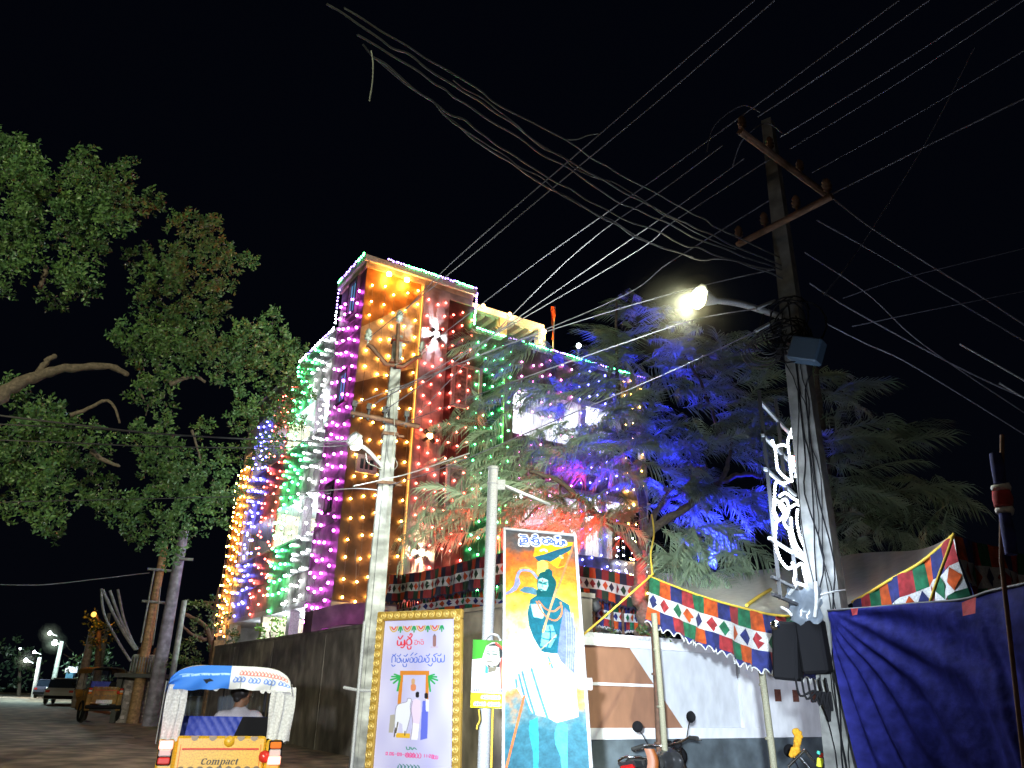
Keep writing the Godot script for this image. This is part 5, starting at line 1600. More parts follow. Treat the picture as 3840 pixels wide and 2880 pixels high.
func tents() -> void:
	var eave := pxline([2432, 2160, 9.6, 2584, 2219, 9.1, 2690, 2254, 8.75, 2791, 2281, 8.4, 2897, 2305, 8.0, 3040, 2316, 7.5])
	var t := thing("patchwork_valance", "orange green and blue patchwork valance sagging in front of the white wall", "awning")
	valance(t, eave, 14, 0.54, 0, Vector3(-1, 0, 1))
	var s := st()
	tube(s, smooth_line(eave, 6), 0.012, 5)
	obj("edge_rope", s, mats.rope, t)
	var right := pxline([3196, 2258, 7.35, 3265, 2219, 7.1, 3342, 2172, 6.85, 3430, 2124, 6.65, 3501, 2071, 6.45, 3572, 2009, 6.25])
	t = thing("patchwork_valance", "patchwork valance rising to a peak right of the big pole", "awning")
	valance(t, right, 10, 0.54, 2, Vector3(-1, 0, 1))
	s = st()
	tube(s, smooth_line(right, 6), 0.012, 5)
	obj("edge_rope", s, mats.rope, t)
	var beyond := pxline([3574, 2009, 6.28, 3625, 2024, 6.5, 3726, 2048, 6.9, 3840, 2077, 7.3, 4000, 2120, 7.9])
	t = thing("patchwork_valance", "shaded patchwork valance falling away right of the awning peak", "awning")
	valance(t, beyond, 12, 0.5, 1, Vector3(-1, 0, 1))
	# canvas roof behind the valances
	t = thing("canvas_awning", "grey white canvas awning roof slung behind the patchwork valances", "awning")
	var ridge := smooth_line(pxline([2434, 2148, 13.0, 2640, 2150, 12.4, 2900, 2132, 11.6, 3200, 2078, 10.6, 3440, 2062, 9.4, 3576, 2006, 6.5]), 8)
	var front := smooth_line(eave + [at(3120, 2300, 7.4)] + right, 8)
	s = st()
	sheet(s, func(u, v):
		var a: Vector3 = front[clampi(int(u * (front.size() - 1)), 0, front.size() - 1)]
		var b: Vector3 = ridge[clampi(int(u * (ridge.size() - 1)), 0, ridge.size() - 1)]
		return a.lerp(b, v) - Vector3(0, 0.12 * sin(PI * v) + 0.015 * sin(u * 40.0) * sin(PI * v), 0), 70, 14)
	obj("roof_cloth", s, mats.canvas, t)
	s = st()
	tube(s, smooth_line([at(2800, 2270, 8.6), at(2840, 2240, 9.2), at(2890, 2210, 10.0)], 5), 0.02, 5)
	obj("seam_tape", s, mats.rope, t)
	# awnings inside the compound
	t = thing("patchwork_valance", "patchwork valance with shade darkened dyes inside the compound left of the steel post", "awning")
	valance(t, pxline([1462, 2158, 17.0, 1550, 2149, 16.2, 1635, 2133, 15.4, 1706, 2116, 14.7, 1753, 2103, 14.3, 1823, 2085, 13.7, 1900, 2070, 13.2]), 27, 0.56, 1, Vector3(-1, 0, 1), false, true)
	t = thing("patchwork_valance", "lower picket topped valance above the grey wall behind the gold frame", "awning")
	valance(t, pxline([1490, 2262, 17.6, 1560, 2246, 17.0, 1650, 2226, 16.3, 1750, 2214, 15.7, 1830, 2214, 15.2, 1900, 2222, 14.8]), 18, 0.42, 3, Vector3(-1, 0, 1), true)
	t = thing("patchwork_valance", "shaded patchwork valance between the tall banner and the tree trunk", "awning")
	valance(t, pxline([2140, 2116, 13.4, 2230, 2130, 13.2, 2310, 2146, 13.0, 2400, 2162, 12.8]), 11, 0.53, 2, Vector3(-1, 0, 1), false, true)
	t = thing("patchwork_valance", "small picket topped valance just above the white wall by the trunk", "awning")
	valance(t, pxline([2150, 2240, 14.4, 2230, 2250, 14.2, 2310, 2262, 14.0, 2400, 2272, 13.8]), 13, 0.45, 0, Vector3(-1, 0, 1), true)
	for q in [["thin dark tent pole behind the white wall next to the banner", 2226, 2250], ["middle thin dark tent pole behind the white wall", 2294, 2262], ["thin dark tent pole behind the white wall nearest the trunk", 2333, 2270]]:
		var p := at(q[1], q[2], 13.9)
		stick("tent_pole", q[0], "pole", p * Vector3(1, 0, 1) + Vector3(0, 0.1, 0), p, 0.025, mats.rust, "tent poles behind the wall")
	var pa := at(2438, 2130, 9.7)
	stick("tent_pole", "tent pole lit red at the left corner of the front valance", "pole", pa * Vector3(1, 0, 1), pa, 0.035, mats.rust)
	pa = at(2452, 2300, 9.3)
	stick("bamboo_pole", "pale bamboo pole rising behind the black motorcycle", "pole", at(2500, 2880, 9.25) * Vector3(1, 0, 1), pa, 0.034, mats.bamboo)
	pa = at(2846, 2440, 8.7)
	stick("bamboo_pole", "leaning pale bamboo pole between the two motorcycles", "pole", at(2915, 2980, 8.4) * Vector3(1, 0, 1), pa, 0.034, mats.bamboo)
	for q in [["yellow rope stretched from the valance corner across the banner", [2450, 2152, 9.6, 2370, 2222, 9.0, 2260, 2318, 8.2, 2150, 2412, 7.4, 2060, 2490, 6.9], 0.011], ["yellow cord hanging over the right end of the front valance", [2990, 2300, 7.55, 2993, 2380, 7.45, 2996, 2440, 7.42, 2990, 2485, 7.4], 0.013], ["second yellow cord hanging beside the meter box", [2999, 2302, 7.52, 3002, 2390, 7.42, 2999, 2470, 7.4], 0.01], ["yellow rope from the awning peak down to the blue tarpaulin", [3576, 2002, 6.2, 3550, 2080, 6.1, 3520, 2160, 6.05, 3488, 2256, 6.0], 0.011], ["pale string round the big pole above the meter boxes", [3020, 2290, 6.8, 3060, 2240, 6.7, 3120, 2220, 6.75, 3170, 2212, 6.9], 0.006], ["frayed orange rope bound along the trunk by the valance corner", [2447, 2154, 9.55, 2440, 2080, 9.9, 2452, 2000, 10.6, 2444, 1930, 11.2], 0.012]]:
		s = st()
		tube(s, smooth_line(pxline(q[1]), 6), q[2], 5)
		tag(obj("rope", s, mats.rope if not q[0].begins_with("pale") else mats.white_cloth), q[0], "rope")
	# blue tarpaulin
	t = thing("tarpaulin", "large dark blue tarpaulin sheet stretched from the big pole to the right", "tarpaulin")
	var edge := smooth_line(pxline([3104, 2290, 6.75, 3265, 2278, 6.4, 3431, 2263, 6.0, 3608, 2248, 5.6, 3714, 2216, 5.4, 3840, 2189, 5.15, 4300, 2080, 4.5]), 8)
	var hang := smooth_line(pxline([3104, 2290, 6.75, 3124, 2414, 6.72, 3147, 2526, 6.68, 3194, 2727, 6.6, 3236, 2880, 6.55, 3300, 3100, 6.5]), 8)
	var nrm := (edge[-1] - edge[0]).cross(Vector3.DOWN).normalized() as Vector3
	if nrm.dot(Vector3(-1, 0, 1)) < 0: nrm = -nrm
	s = st()
	sheet(s, func(u, v):
		var a: Vector3 = edge[0].lerp(edge[1], 0.0) if u <= 0 else edge[mini(int(u * (edge.size() - 1)), edge.size() - 2)].lerp(edge[mini(int(u * (edge.size() - 1)) + 1, edge.size() - 1)], fmod(u * (edge.size() - 1), 1.0) if u < 1.0 else 1.0)
		var h: Vector3 = hang[mini(int(v * (hang.size() - 1)), hang.size() - 2)].lerp(hang[mini(int(v * (hang.size() - 1)) + 1, hang.size() - 1)], fmod(v * (hang.size() - 1), 1.0) if v < 1.0 else 1.0)
		var p: Vector3 = a + (h - hang[0]) * Vector3(1.0 - u, 1.0 + 0.4 * u, 1.0 - u)
		var r: float = Vector2(u * 3.4, v * 1.5).length()
		var ang: float = atan2(v * 1.5, u * 3.4 + 0.02)
		var fold: float = sin(ang * 25.0 + sin(r * 2.0) * 0.6) * 0.05 * minf(r, 0.8) * exp(-r * 0.5) + sin(u * 34.0 + v * 3.0 + sin(v * 5.0)) * 0.024 * v + 0.012 * sin(u * 71.0 - v * 4.0) * v
		return p + nrm * (fold - 0.1 * sin(PI * minf(u * 1.4, 1.0)) * v), 110, 44)
	obj("sheet", s, mats.tarp, t)
	s = st()
	tube(s, edge, 0.009, 5)
	obj("top_rope", s, mats.iron, t)
	for q in [[3660, 2262, 5.42, 3714, 2240, 5.3, 3712, 2302, 5.3, 3664, 2312, 5.42], [3234, 2284, 6.42, 3262, 2283, 6.38, 3258, 2306, 6.38, 3240, 2310, 6.42]]:
		s = st()
		var c := pxline(q)
		for i in 4: c[i] += nrm * 0.09
		s.set_smooth_group(-1)
		quad(s, c[3], c[2], c[1], c[0])
		obj("mend_patch", s, mats.crimson, t)
	# far right pole, wrapped with the end of a valance
	var foot := at(3752, 2900, 5.0)
	var w := thing("tent_pole", "thin tent pole at the right edge with cloth rolled round its top", "pole", foot * Vector3(1, 0, 1))
	var o := foot * Vector3(1, 0, 1)
	s = st()
	tube(s, [Vector3.ZERO, at(3755, 2100, 5.0) - o, at(3758, 1632, 5.0) - o], 0.013, 6)
	obj("shaft", s, mats.rust, w)
	var roll := [[1700, 1815, "navy", 0.03], [1815, 1840, "ivory", 0.045], [1840, 1900, "crimson", 0.045], [1900, 1925, "ivory", 0.042], [1925, 2080, "navy", 0.03]]
	for q in roll:
		s = st()
		var a := at(3748 + (q[0] - 1800) * 0.16, q[0], 4.97) - o
		var b := at(3748 + (q[1] - 1800) * 0.16, q[1], 4.97) - o
		tube(s, [a, a.lerp(b, 0.5) + Vector3(0.006, 0, 0), b], [q[3], q[3] * 1.15, q[3]], 9)
		obj("rolled_cloth", s, mats[q[2]], w)


# ------------------------------------------------------------------ soft bodies
func body_mesh(bones: Array, cell: float, k: float) -> ArrayMesh:     # bones: [a, b, ra, rb]; a smooth union of tapered capsules as surface nets
	var lo := Vector3.INF
	var hi := -Vector3.INF
	for q in bones:
		var r := Vector3.ONE * (maxf(q[2], q[3]) + k + cell * 2)
		lo = lo.min(q[0] - r).min(q[1] - r); hi = hi.max(q[0] + r).max(q[1] + r)
	var nx := int((hi.x - lo.x) / cell) + 2
	var ny := int((hi.y - lo.y) / cell) + 2
	var nz := int((hi.z - lo.z) / cell) + 2
	var f := PackedFloat32Array()
	f.resize(nx * ny * nz)
	f.fill(1.0)
	for q in bones:
		var a: Vector3 = q[0]
		var ab: Vector3 = q[1] - a
		var l2 := maxf(ab.length_squared(), 1e-8)
		var r := Vector3.ONE * (maxf(q[2], q[3]) + k + cell * 1.5)
		var l := ((a.min(q[1]) - r - lo) / cell).floor().max(Vector3.ZERO)
		var h := ((a.max(q[1]) + r - lo) / cell).ceil()
		for z in range(int(l.z), mini(int(h.z) + 1, nz)):
			for y in range(int(l.y), mini(int(h.y) + 1, ny)):
				for x in range(int(l.x), mini(int(h.x) + 1, nx)):
					var p := lo + Vector3(x, y, z) * cell - a
					var t := clampf(p.dot(ab) / l2, 0, 1)
					var d: float = (p - ab * t).length() - lerpf(q[2], q[3], t)
					var i := x + nx * (y + ny * z)
					var e := clampf(0.5 + 0.5 * (f[i] - d) / k, 0, 1)
					f[i] = lerpf(f[i], d, e) - k * e * (1.0 - e)
	var at_cell := {}
	var verts := PackedVector3Array()
	var step := [1, nx, nx * ny]
	for z in nz - 1:
		for y in ny - 1:
			for x in nx - 1:
				var i := x + nx * (y + ny * z)
				if f[i] > cell * 3: continue
				var sum := Vector3.ZERO
				var n := 0
				for e in [[0, 0, 0, 0], [0, 1, 0, 0], [0, 0, 1, 0], [0, 1, 1, 0], [1, 0, 0, 0], [1, 0, 0, 1], [1, 1, 0, 0], [1, 1, 0, 1], [2, 0, 0, 0], [2, 1, 0, 0], [2, 0, 0, 1], [2, 1, 0, 1]]:
					var ax: int = e[0]
					var o := Vector3i(0, e[1], e[2]) if ax == 0 else Vector3i(e[1], 0, e[3]) if ax == 1 else Vector3i(e[1], e[3], 0)
					var j: int = i + o.x * step[0] + o.y * step[1] + o.z * step[2]
					var g: float = f[j]
					var h: float = f[j + step[ax]]
					if (g < 0) != (h < 0):
						var p := Vector3(o)
						p[ax] += g / (g - h)
						sum += p; n += 1
				if n > 0:
					at_cell[i] = verts.size()
					verts.append(lo + (Vector3(x, y, z) + sum / n) * cell)
	var idx := PackedInt32Array()
	for i in at_cell:
		for ax in 3:
			var s1: int = step[(ax + 1) % 3]
			var s2: int = step[(ax + 2) % 3]
			var g := f[i]
			var h := f[i + step[ax]]
			if (g < 0) == (h < 0): continue
			if not (at_cell.has(i - s1) and at_cell.has(i - s2) and at_cell.has(i - s1 - s2)): continue
			var q := [at_cell[i], at_cell[i - s1], at_cell[i - s1 - s2], at_cell[i - s2]]
			if g < 0: q.reverse()
			for m in [0, 1, 2, 0, 2, 3]: idx.append(q[m])
	var arr := []
	arr.resize(Mesh.ARRAY_MAX)
	arr[Mesh.ARRAY_VERTEX] = verts
	arr[Mesh.ARRAY_INDEX] = idx
	var me := ArrayMesh.new()
	me.add_surface_from_arrays(Mesh.PRIMITIVE_TRIANGLES, arr)
	var s := SurfaceTool.new()
	s.create_from(me, 0)
	s.generate_normals()
	return s.commit()

# ------------------------------------------------------------------ vehicles
func wheel(parent: Node, c: Vector3, r: float, w: float, axis: Vector3, spokes := 0) -> void:
	var s := st()
	lathe(s, c, axis, [Vector2(r * 0.68, -w * 0.45), Vector2(r * 0.9, -w * 0.5), Vector2(r, -w * 0.25), Vector2(r, w * 0.25), Vector2(r * 0.9, w * 0.5), Vector2(r * 0.68, w * 0.45)], 24)
	var o := obj("wheel", s, mats.rubber, parent)
	s = st()
	lathe(s, c, axis, [Vector2(r * 0.69, -w * 0.4), Vector2(r * 0.6, -w * 0.3), Vector2(r * 0.6, w * 0.3), Vector2(r * 0.69, w * 0.4)], 24)
	if spokes == 0: lathe(s, c, axis, [Vector2(r * 0.62, -w * 0.2), Vector2(0, -w * 0.35)], 20); lathe(s, c, axis, [Vector2(r * 0.62, w * 0.2), Vector2(0, w * 0.35)], 20)
	var u := axis.cross(Vector3.UP).normalized()
	for k in spokes:
		var a := TAU * k / spokes
		tube(s, [c, c + (u * cos(a) + Vector3.UP * sin(a)) * r * 0.63], 0.014, 4)
	obj("rim", s, mats.steel, o)
	s = st()
	lathe(s, c, axis, [Vector2(0, -w * 0.5), Vector2(0.05, -w * 0.5), Vector2(0.05, w * 0.5), Vector2(0, w * 0.5)], 12)
	obj("hub", s, mats.steel, o)

func words(text: String, size: float, m: Material, parent: Node, p: Vector3, b := Basis(), bold := false, italic := 0.0, called := "lettering") -> void:
	var tm := TextMesh.new()
	var f := SystemFont.new()
	f.font_names = PackedStringArray(["Droid Serif" if bold else "Droid Sans"])
	if bold: f.font_weight = 700
	tm.font = f
	tm.text = text; tm.font_size = 48; tm.pixel_size = size / 48.0; tm.depth = 0.004; tm.curve_step = 2.0
	var k := b
	if italic != 0.0: k = b * Basis(Vector3(1, 0, 0), Vector3(italic, 1, 0), Vector3(0, 0, 1))
	put(called, tm, m, parent, Transform3D(k, p))

func auto_rickshaw(label: String, p: Vector3, turn: float, lit: bool) -> Node3D:
	var t := thing("auto_rickshaw", label, "auto rickshaw", p, turn)
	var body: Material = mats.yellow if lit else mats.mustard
	var s := st()
	# lower tub: floor, sides with a rounded shoulder, rear corners
	bevel(s, Vector3(0, 0.42, -0.75), Vector3(1.08, 0.1, 1.4), 0.02)
	obj("floor_pan", s, mats.iron, t)
	for q in [-1.0, 1.0]:
		s = st()
		prism(s, [Vector2(0.0, 0.4), Vector2(0.02, 1.1), Vector2(-0.12, 1.1), Vector2(-0.3, 0.82), Vector2(-1.3, 0.78), Vector2(-1.38, 0.5), Vector2(-1.0, 0.36)], Vector3(q * 0.55, 0, 0), Vector3(0, 0, 1), Vector3.UP, Vector3(-q * 0.035, 0, 0))
		obj("side_panel", s, body, t)
		s = st()
		bevel(s, Vector3(q * 0.475, 0.74, 0.0), Vector3(0.15, 0.72, 0.08), 0.02)
		obj("rear_corner", s, body, t)
		s = st()
		lathe(s, Vector3(q * 0.56, 0.36, -0.34), Vector3.RIGHT, [Vector2(0.3, -0.05), Vector2(0.33, -0.02), Vector2(0.33, 0.02), Vector2(0.3, 0.05)], 22)
		obj("wheel_arch", s, mats.black, t)
		wheel(t, Vector3(q * 0.5, 0.23, -0.34), 0.23, 0.11, Vector3.RIGHT)
		# tail lamp: stacked lenses in a dark bezel
		s = st()
		bevel(s, Vector3(q * 0.485, 0.99, 0.045), Vector3(0.125, 0.215, 0.03), 0.012)
		var tl := obj("tail_lamp", s, mats.black, t)
		var order := [mats.tail_hot, mats.clear_lens, mats.tail_dim] if q < 0 else [mats.amber_lens, mats.clear_lens, mats.tail_hot]
		if not lit: order = [mats.tail_dim, mats.clear_lens, mats.amber_lens]
		for k in 3:
			s = st()
			bevel(s, Vector3(q * 0.485, 1.055 - k * 0.066, 0.062), Vector3(0.105, 0.058, 0.022), 0.009)
			obj("lens", s, order[k], tl)
		if lit:
			s = st()
			bevel(s, Vector3(q * 0.485, 1.055 - (0 if q < 0 else 2) * 0.066, 0.058), Vector3(0.122, 0.078, 0.02), 0.008)
			obj("glowing_rim", s, mats.tail_red, tl)
			omni("tail_glow", Vector3(q * 0.485, 1.055 - (0 if q < 0 else 2) * 0.066, 0.12), Color(1.0, 0.2, 0.06), 0.012, 0.03, t)
	# tailgate with pressed ribs
	s = st()
	bevel(s, Vector3(-0.005, 0.86, 0.012), Vector3(0.8, 0.54, 0.05), 0.02)
	var gate := obj("tailgate", s, body, t)
	s = st()
	bevel(s, Vector3(-0.005, 1.02, 0.042), Vector3(0.68, 0.016, 0.012), 0.004)
	obj("red_stripe", s, mats.red_paint, gate)
	s = st()
	box(s, Vector3(-0.005, 0.855, 0.0385), Vector3(0.74, 0.006, 0.006)); box(s, Vector3(-0.36, 0.96, 0.0385), Vector3(0.006, 0.2, 0.006)); box(s, Vector3(0.35, 0.96, 0.0385), Vector3(0.006, 0.2, 0.006))
	obj("pressed_seam", s, mats.amber_lens, gate)
	for k in 5:
		s = st()
		var c := []
		for i in 9: c.append(Vector2(0.035 * cos(PI * i / 8.0), -0.04 * sin(PI * i / 8.0)))
		prism(s, c, Vector3(-0.25 + [0.0, 0.16, 0.3, 0.41, 0.53][k] * 1.0, 1.128, 0.0375), Vector3.RIGHT, Vector3.UP, Vector3(0, 0, 0.004))
		obj("worn_transfer", s, plain(lin(0.25, 0.2, 0.16), 0.6), gate)
	for k in 9:
		s = st()
		var c := []
		for i in 7: c.append(Vector2(0.034 * cos(PI * i / 6.0), 0.03 * sin(PI * i / 6.0)))
		prism(s, c, Vector3(-0.33 + k * 0.083, 0.845, 0.039), Vector3.RIGHT, Vector3.UP, Vector3(0, 0, 0.004))
		obj("worn_transfer", s, plain(lin(0.12, 0.09, 0.06), 0.6), gate)
	if lit: words("Compact", 0.075, plain(lin(0.05, 0.035, 0.01), 0.5), gate, Vector3(0.0, 0.915, 0.04), Basis(), true, 0.25)
	s = st()
	lathe(s, Vector3(0.06, 1.085, 0.037), Vector3.BACK, [Vector2(0.05, 0), Vector2(0.035, 0.02), Vector2(0, 0.028)], 12)
	obj("latch_boss", s, body, gate)
	s = st()
	lathe(s, Vector3(0.395, 0.955, 0.04), Vector3.BACK, [Vector2(0.055, 0), Vector2(0.05, 0.02), Vector2(0, 0.035)], 14)
	obj("reflector", s, mats.tail_dim, t)
	s = st()
	bevel(s, Vector3(0, 0.5, 0.06), Vector3(1.1, 0.12, 0.08), 0.025)
	obj("bumper", s, mats.black, t)
	s = st()
	bevel(s, Vector3(0, 0.66, 0.05), Vector3(0.5, 0.12, 0.01), 0.003)
	obj("number_plate", s, mats.white, t)
	# seat back: quilted blue vinyl, a black sheet over its right third
	s = st()
	sheet(s, func(u, v): return Vector3(lerpf(-0.43, 0.43, u), lerpf(1.29, 0.98, v), -0.3 + 0.08 * v + 0.012 * absf(sin(u * 34.0 + v * 9.0)) * absf(sin(u * 34.0 - v * 9.0 + 1.0))), 60, 16)
	var seat := obj("seat_back", s, mats.blue_vinyl, t)
	s = st()
	prism(s, [Vector2(0.16, 1.292), Vector2(0.43, 1.292), Vector2(0.43, 1.0), Vector2(0.06, 1.0)], Vector3(0, 0, -0.2), Vector3.RIGHT, Vector3.UP, Vector3(0, 0, 0.02))
	obj("black_sheet", s, mats.black, seat)
	s = st()
	bevel(s, Vector3(0, 0.72, -0.62), Vector3(0.96, 0.14, 0.5), 0.04)
	obj("rear_seat", s, mats.blue_vinyl, t)
	s = st()
	bevel(s, Vector3(0, 0.7, -1.38), Vector3(0.7, 0.12, 0.34), 0.04)
	obj("driver_seat", s, mats.black, t)
	s = st()
	tube(s, [Vector3(-0.42, 0.45, -1.15), Vector3(-0.42, 1.0, -1.15), Vector3(0.42, 1.0, -1.15), Vector3(0.42, 0.45, -1.15)], 0.016, 6)
	obj("partition_rail", s, mats.iron, t)
	# front apron, windscreen frame, handlebar, front wheel
	s = st()
	sheet(s, func(u, v): return Vector3(lerpf(-0.5, 0.5, u) * lerpf(1.0, 0.55, v), lerpf(1.02, 0.36, v), -2.25 - 0.28 * sin(PI * u) * (0.4 + 0.6 * v)), 16, 8)
	obj("front_apron", s, body, t)
	s = st()
	tube(s, smooth_line([Vector3(-0.5, 1.0, -2.25), Vector3(-0.47, 1.6, -2.02), Vector3(-0.4, 1.68, -1.98), Vector3(0.4, 1.68, -1.98), Vector3(0.47, 1.6, -2.02), Vector3(0.5, 1.0, -2.25)], 4), 0.02, 6)
	tube(s, [Vector3(0, 1.02, -2.32), Vector3(0, 1.68, -2.0)], 0.008, 5)
	obj("windscreen_frame", s, mats.iron, t)
	s = st()
	quad(s, Vector3(-0.47, 1.02, -2.24), Vector3(0.47, 1.02, -2.24), Vector3(0.42, 1.66, -2.0), Vector3(-0.42, 1.66, -2.0))
	obj("windscreen", s, mats.glass, t)
	s = st()
	tube(s, smooth_line([Vector3(-0.34, 1.0, -1.8), Vector3(-0.2, 1.05, -1.9), Vector3(0, 1.02, -1.94), Vector3(0.2, 1.05, -1.9), Vector3(0.34, 1.0, -1.8)], 4), 0.016, 6)
	tube(s, [Vector3(0, 1.02, -1.94), Vector3(0, 0.3, -2.2)], 0.03, 6)
	obj("handlebar", s, mats.iron, t)
	wheel(t, Vector3(0, 0.23, -2.25), 0.23, 0.1, Vector3.RIGHT)
	for q in [-1.0, 1.0]:
		s = st()
		lathe(s, Vector3(q * 0.6, 1.2, -2.12), Vector3(q * 0.2, 0, 1), [Vector2(0, -0.03), Vector2(0.06, -0.015), Vector2(0.07, 0.01), Vector2(0, 0.012)], 12)
		tube(s, [Vector3(q * 0.5, 1.15, -2.2), Vector3(q * 0.6, 1.2, -2.13)], 0.008, 5)
		obj("wing_mirror", s, mats.black, t)
	s = st()
	lathe(s, Vector3(0, 0.78, -2.54), Vector3.FORWARD, [Vector2(0.1, -0.05), Vector2(0.11, 0.02), Vector2(0, 0.05)], 14)
	obj("headlamp", s, mats.clear_lens, t)
	# hood: frame hoops, roof cloth, rear band, curtains
	s = st()
	for z in [-0.03, -1.0, -1.96]: tube(s, smooth_line([Vector3(-0.52, 1.1, z), Vector3(-0.52, 1.58, z), Vector3(-0.42, 1.7, z), Vector3(0, 1.735, z), Vector3(0.42, 1.7, z), Vector3(0.52, 1.58, z), Vector3(0.52, 1.1, z)], 4), 0.014, 6)
	obj("hood_hoop", s, mats.iron, t)
	var arc := func(u: float) -> Vector2:
		var x := lerpf(-1.0, 1.0, u)
		return Vector2(0.57 * x, 1.54 + 0.21 * pow(maxf(1.0 - pow(absf(x), 4.0), 0.0), 0.45))
	s = st()
	sheet(s, func(u, v):
		var q: Vector2 = arc.call(u)
		return Vector3(q.x, q.y + 0.012 * sin(v * 20.0) * sin(u * 9.0), 0.03 - v * 2.05), 28, 14)
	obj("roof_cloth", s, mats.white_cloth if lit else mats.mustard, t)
	if lit:
		var im := Image.create(280, 60, false, Image.FORMAT_RGB8)
		for y in 60:
			for x in 280: im.set_pixel(x, y, Color(0.2, 0.48, 0.85) if x < 136 else Color(0.84, 0.86, 0.87))
		for k in 34:
			if k % 7 != 5: stroke(im, [Vector2(32 + k * 3.1, 20), Vector2(32 + k * 3.1, 24 - (k % 3)), Vector2(34 + k * 3.1, 24)], 0.8, Color(0.7, 0.84, 0.96))
		stroke(im, [Vector2(24, 15), Vector2(60, 20), Vector2(135, 21)], 0.7, Color(0.75, 0.87, 0.97))
		for k in 14: stroke(im, [Vector2(158 + k * 8, 16), Vector2(156 + k * 8, 22), Vector2(162 + k * 8, 23), Vector2(163 + k * 8, 16), Vector2(159 + k * 8, 12)], 1.0, Color(0.86, 0.42, 0.4))
		for k in 15: if k % 4 != 3: stroke(im, [Vector2(146 + k * 8.6, 33), Vector2(144 + k * 8.6, 40), Vector2(150 + k * 8.6, 41), Vector2(152 + k * 8.6, 33), Vector2(147 + k * 8.6, 29)], 1.2, Color(0.35, 0.5, 0.85))
		fill_poly(im, [Vector2(78, 36), Vector2(92, 33), Vector2(100, 38), Vector2(90, 40), Vector2(86, 45)], Color(0.04, 0.06, 0.1))
		stroke(im, [Vector2(160, 28), Vector2(161, 58)], 0.7, Color(0.5, 0.52, 0.55))
		stroke(im, [Vector2(232, 26), Vector2(228, 58)], 0.7, Color(0.5, 0.52, 0.55))
		s = st()
		sheet(s, func(u, v):
			var q: Vector2 = arc.call(u)
			var bottom := 1.535 - 0.005 * sin(u * 40.0) - 0.01 * sin(u * 9.0)
			var crumple := exp(-u * 16.0)
			return Vector3(q.x * (1.0 + 0.02 * v), lerpf(q.y, minf(bottom, q.y - 0.06), v), 0.035 + 0.03 * sin(PI * v) + 0.02 * sin(u * 23.0 + v * 5.0) * v - crumple * (0.08 * v + 0.04 * sin(v * 12.0))), 60, 10)
		obj("rear_band", s, picture(im, 0.7), t)
		for q in [[-0.5, 0.055, 1.08], [-0.43, 0.05, 1.08], [0.445, 0.06, 1.1], [0.53, 0.085, 1.08]]:
			s = st()
			sheet(s, func(u, v): return Vector3(q[0] + (u - 0.5) * 2.0 * q[1] * (1.0 + 0.1 * sin(v * 5.0)), lerpf(1.57, q[2] + 0.01 * sin(u * 9.0), v), 0.02 + 0.018 * sin(u * 7.0 + v * 3.0) - 0.02 * absf(u - 0.5)), 8, 12)
			obj("rear_curtain", s, mats.white_cloth, t)
		for q in [-1.0, 1.0]:
			s = st()
			sheet(s, func(u, v): return Vector3(q * (0.575 + 0.012 * sin(u * 14.0)), lerpf(1.6, 1.06, v), 0.01 - u * (0.42 if q < 0 else 0.5)), 14, 8)
			obj("side_curtain", s, mats.white_cloth, t)
		s = st()
		for q in [[-0.13, 0.02], [0.3, 0.035], [0.36, 0.03], [0.42, 0.02]]: prism(s, [Vector2(-0.03, 0), Vector2(0.035, 0.005), Vector2(0.01, -q[1]), Vector2(-0.015, -q[1] * 0.8)], Vector3(q[0], 1.54, 0.03), Vector3.RIGHT, Vector3.UP, Vector3(0, 0, 0.003))
		obj("torn_fringe", s, mats.white_cloth, t)
	return t

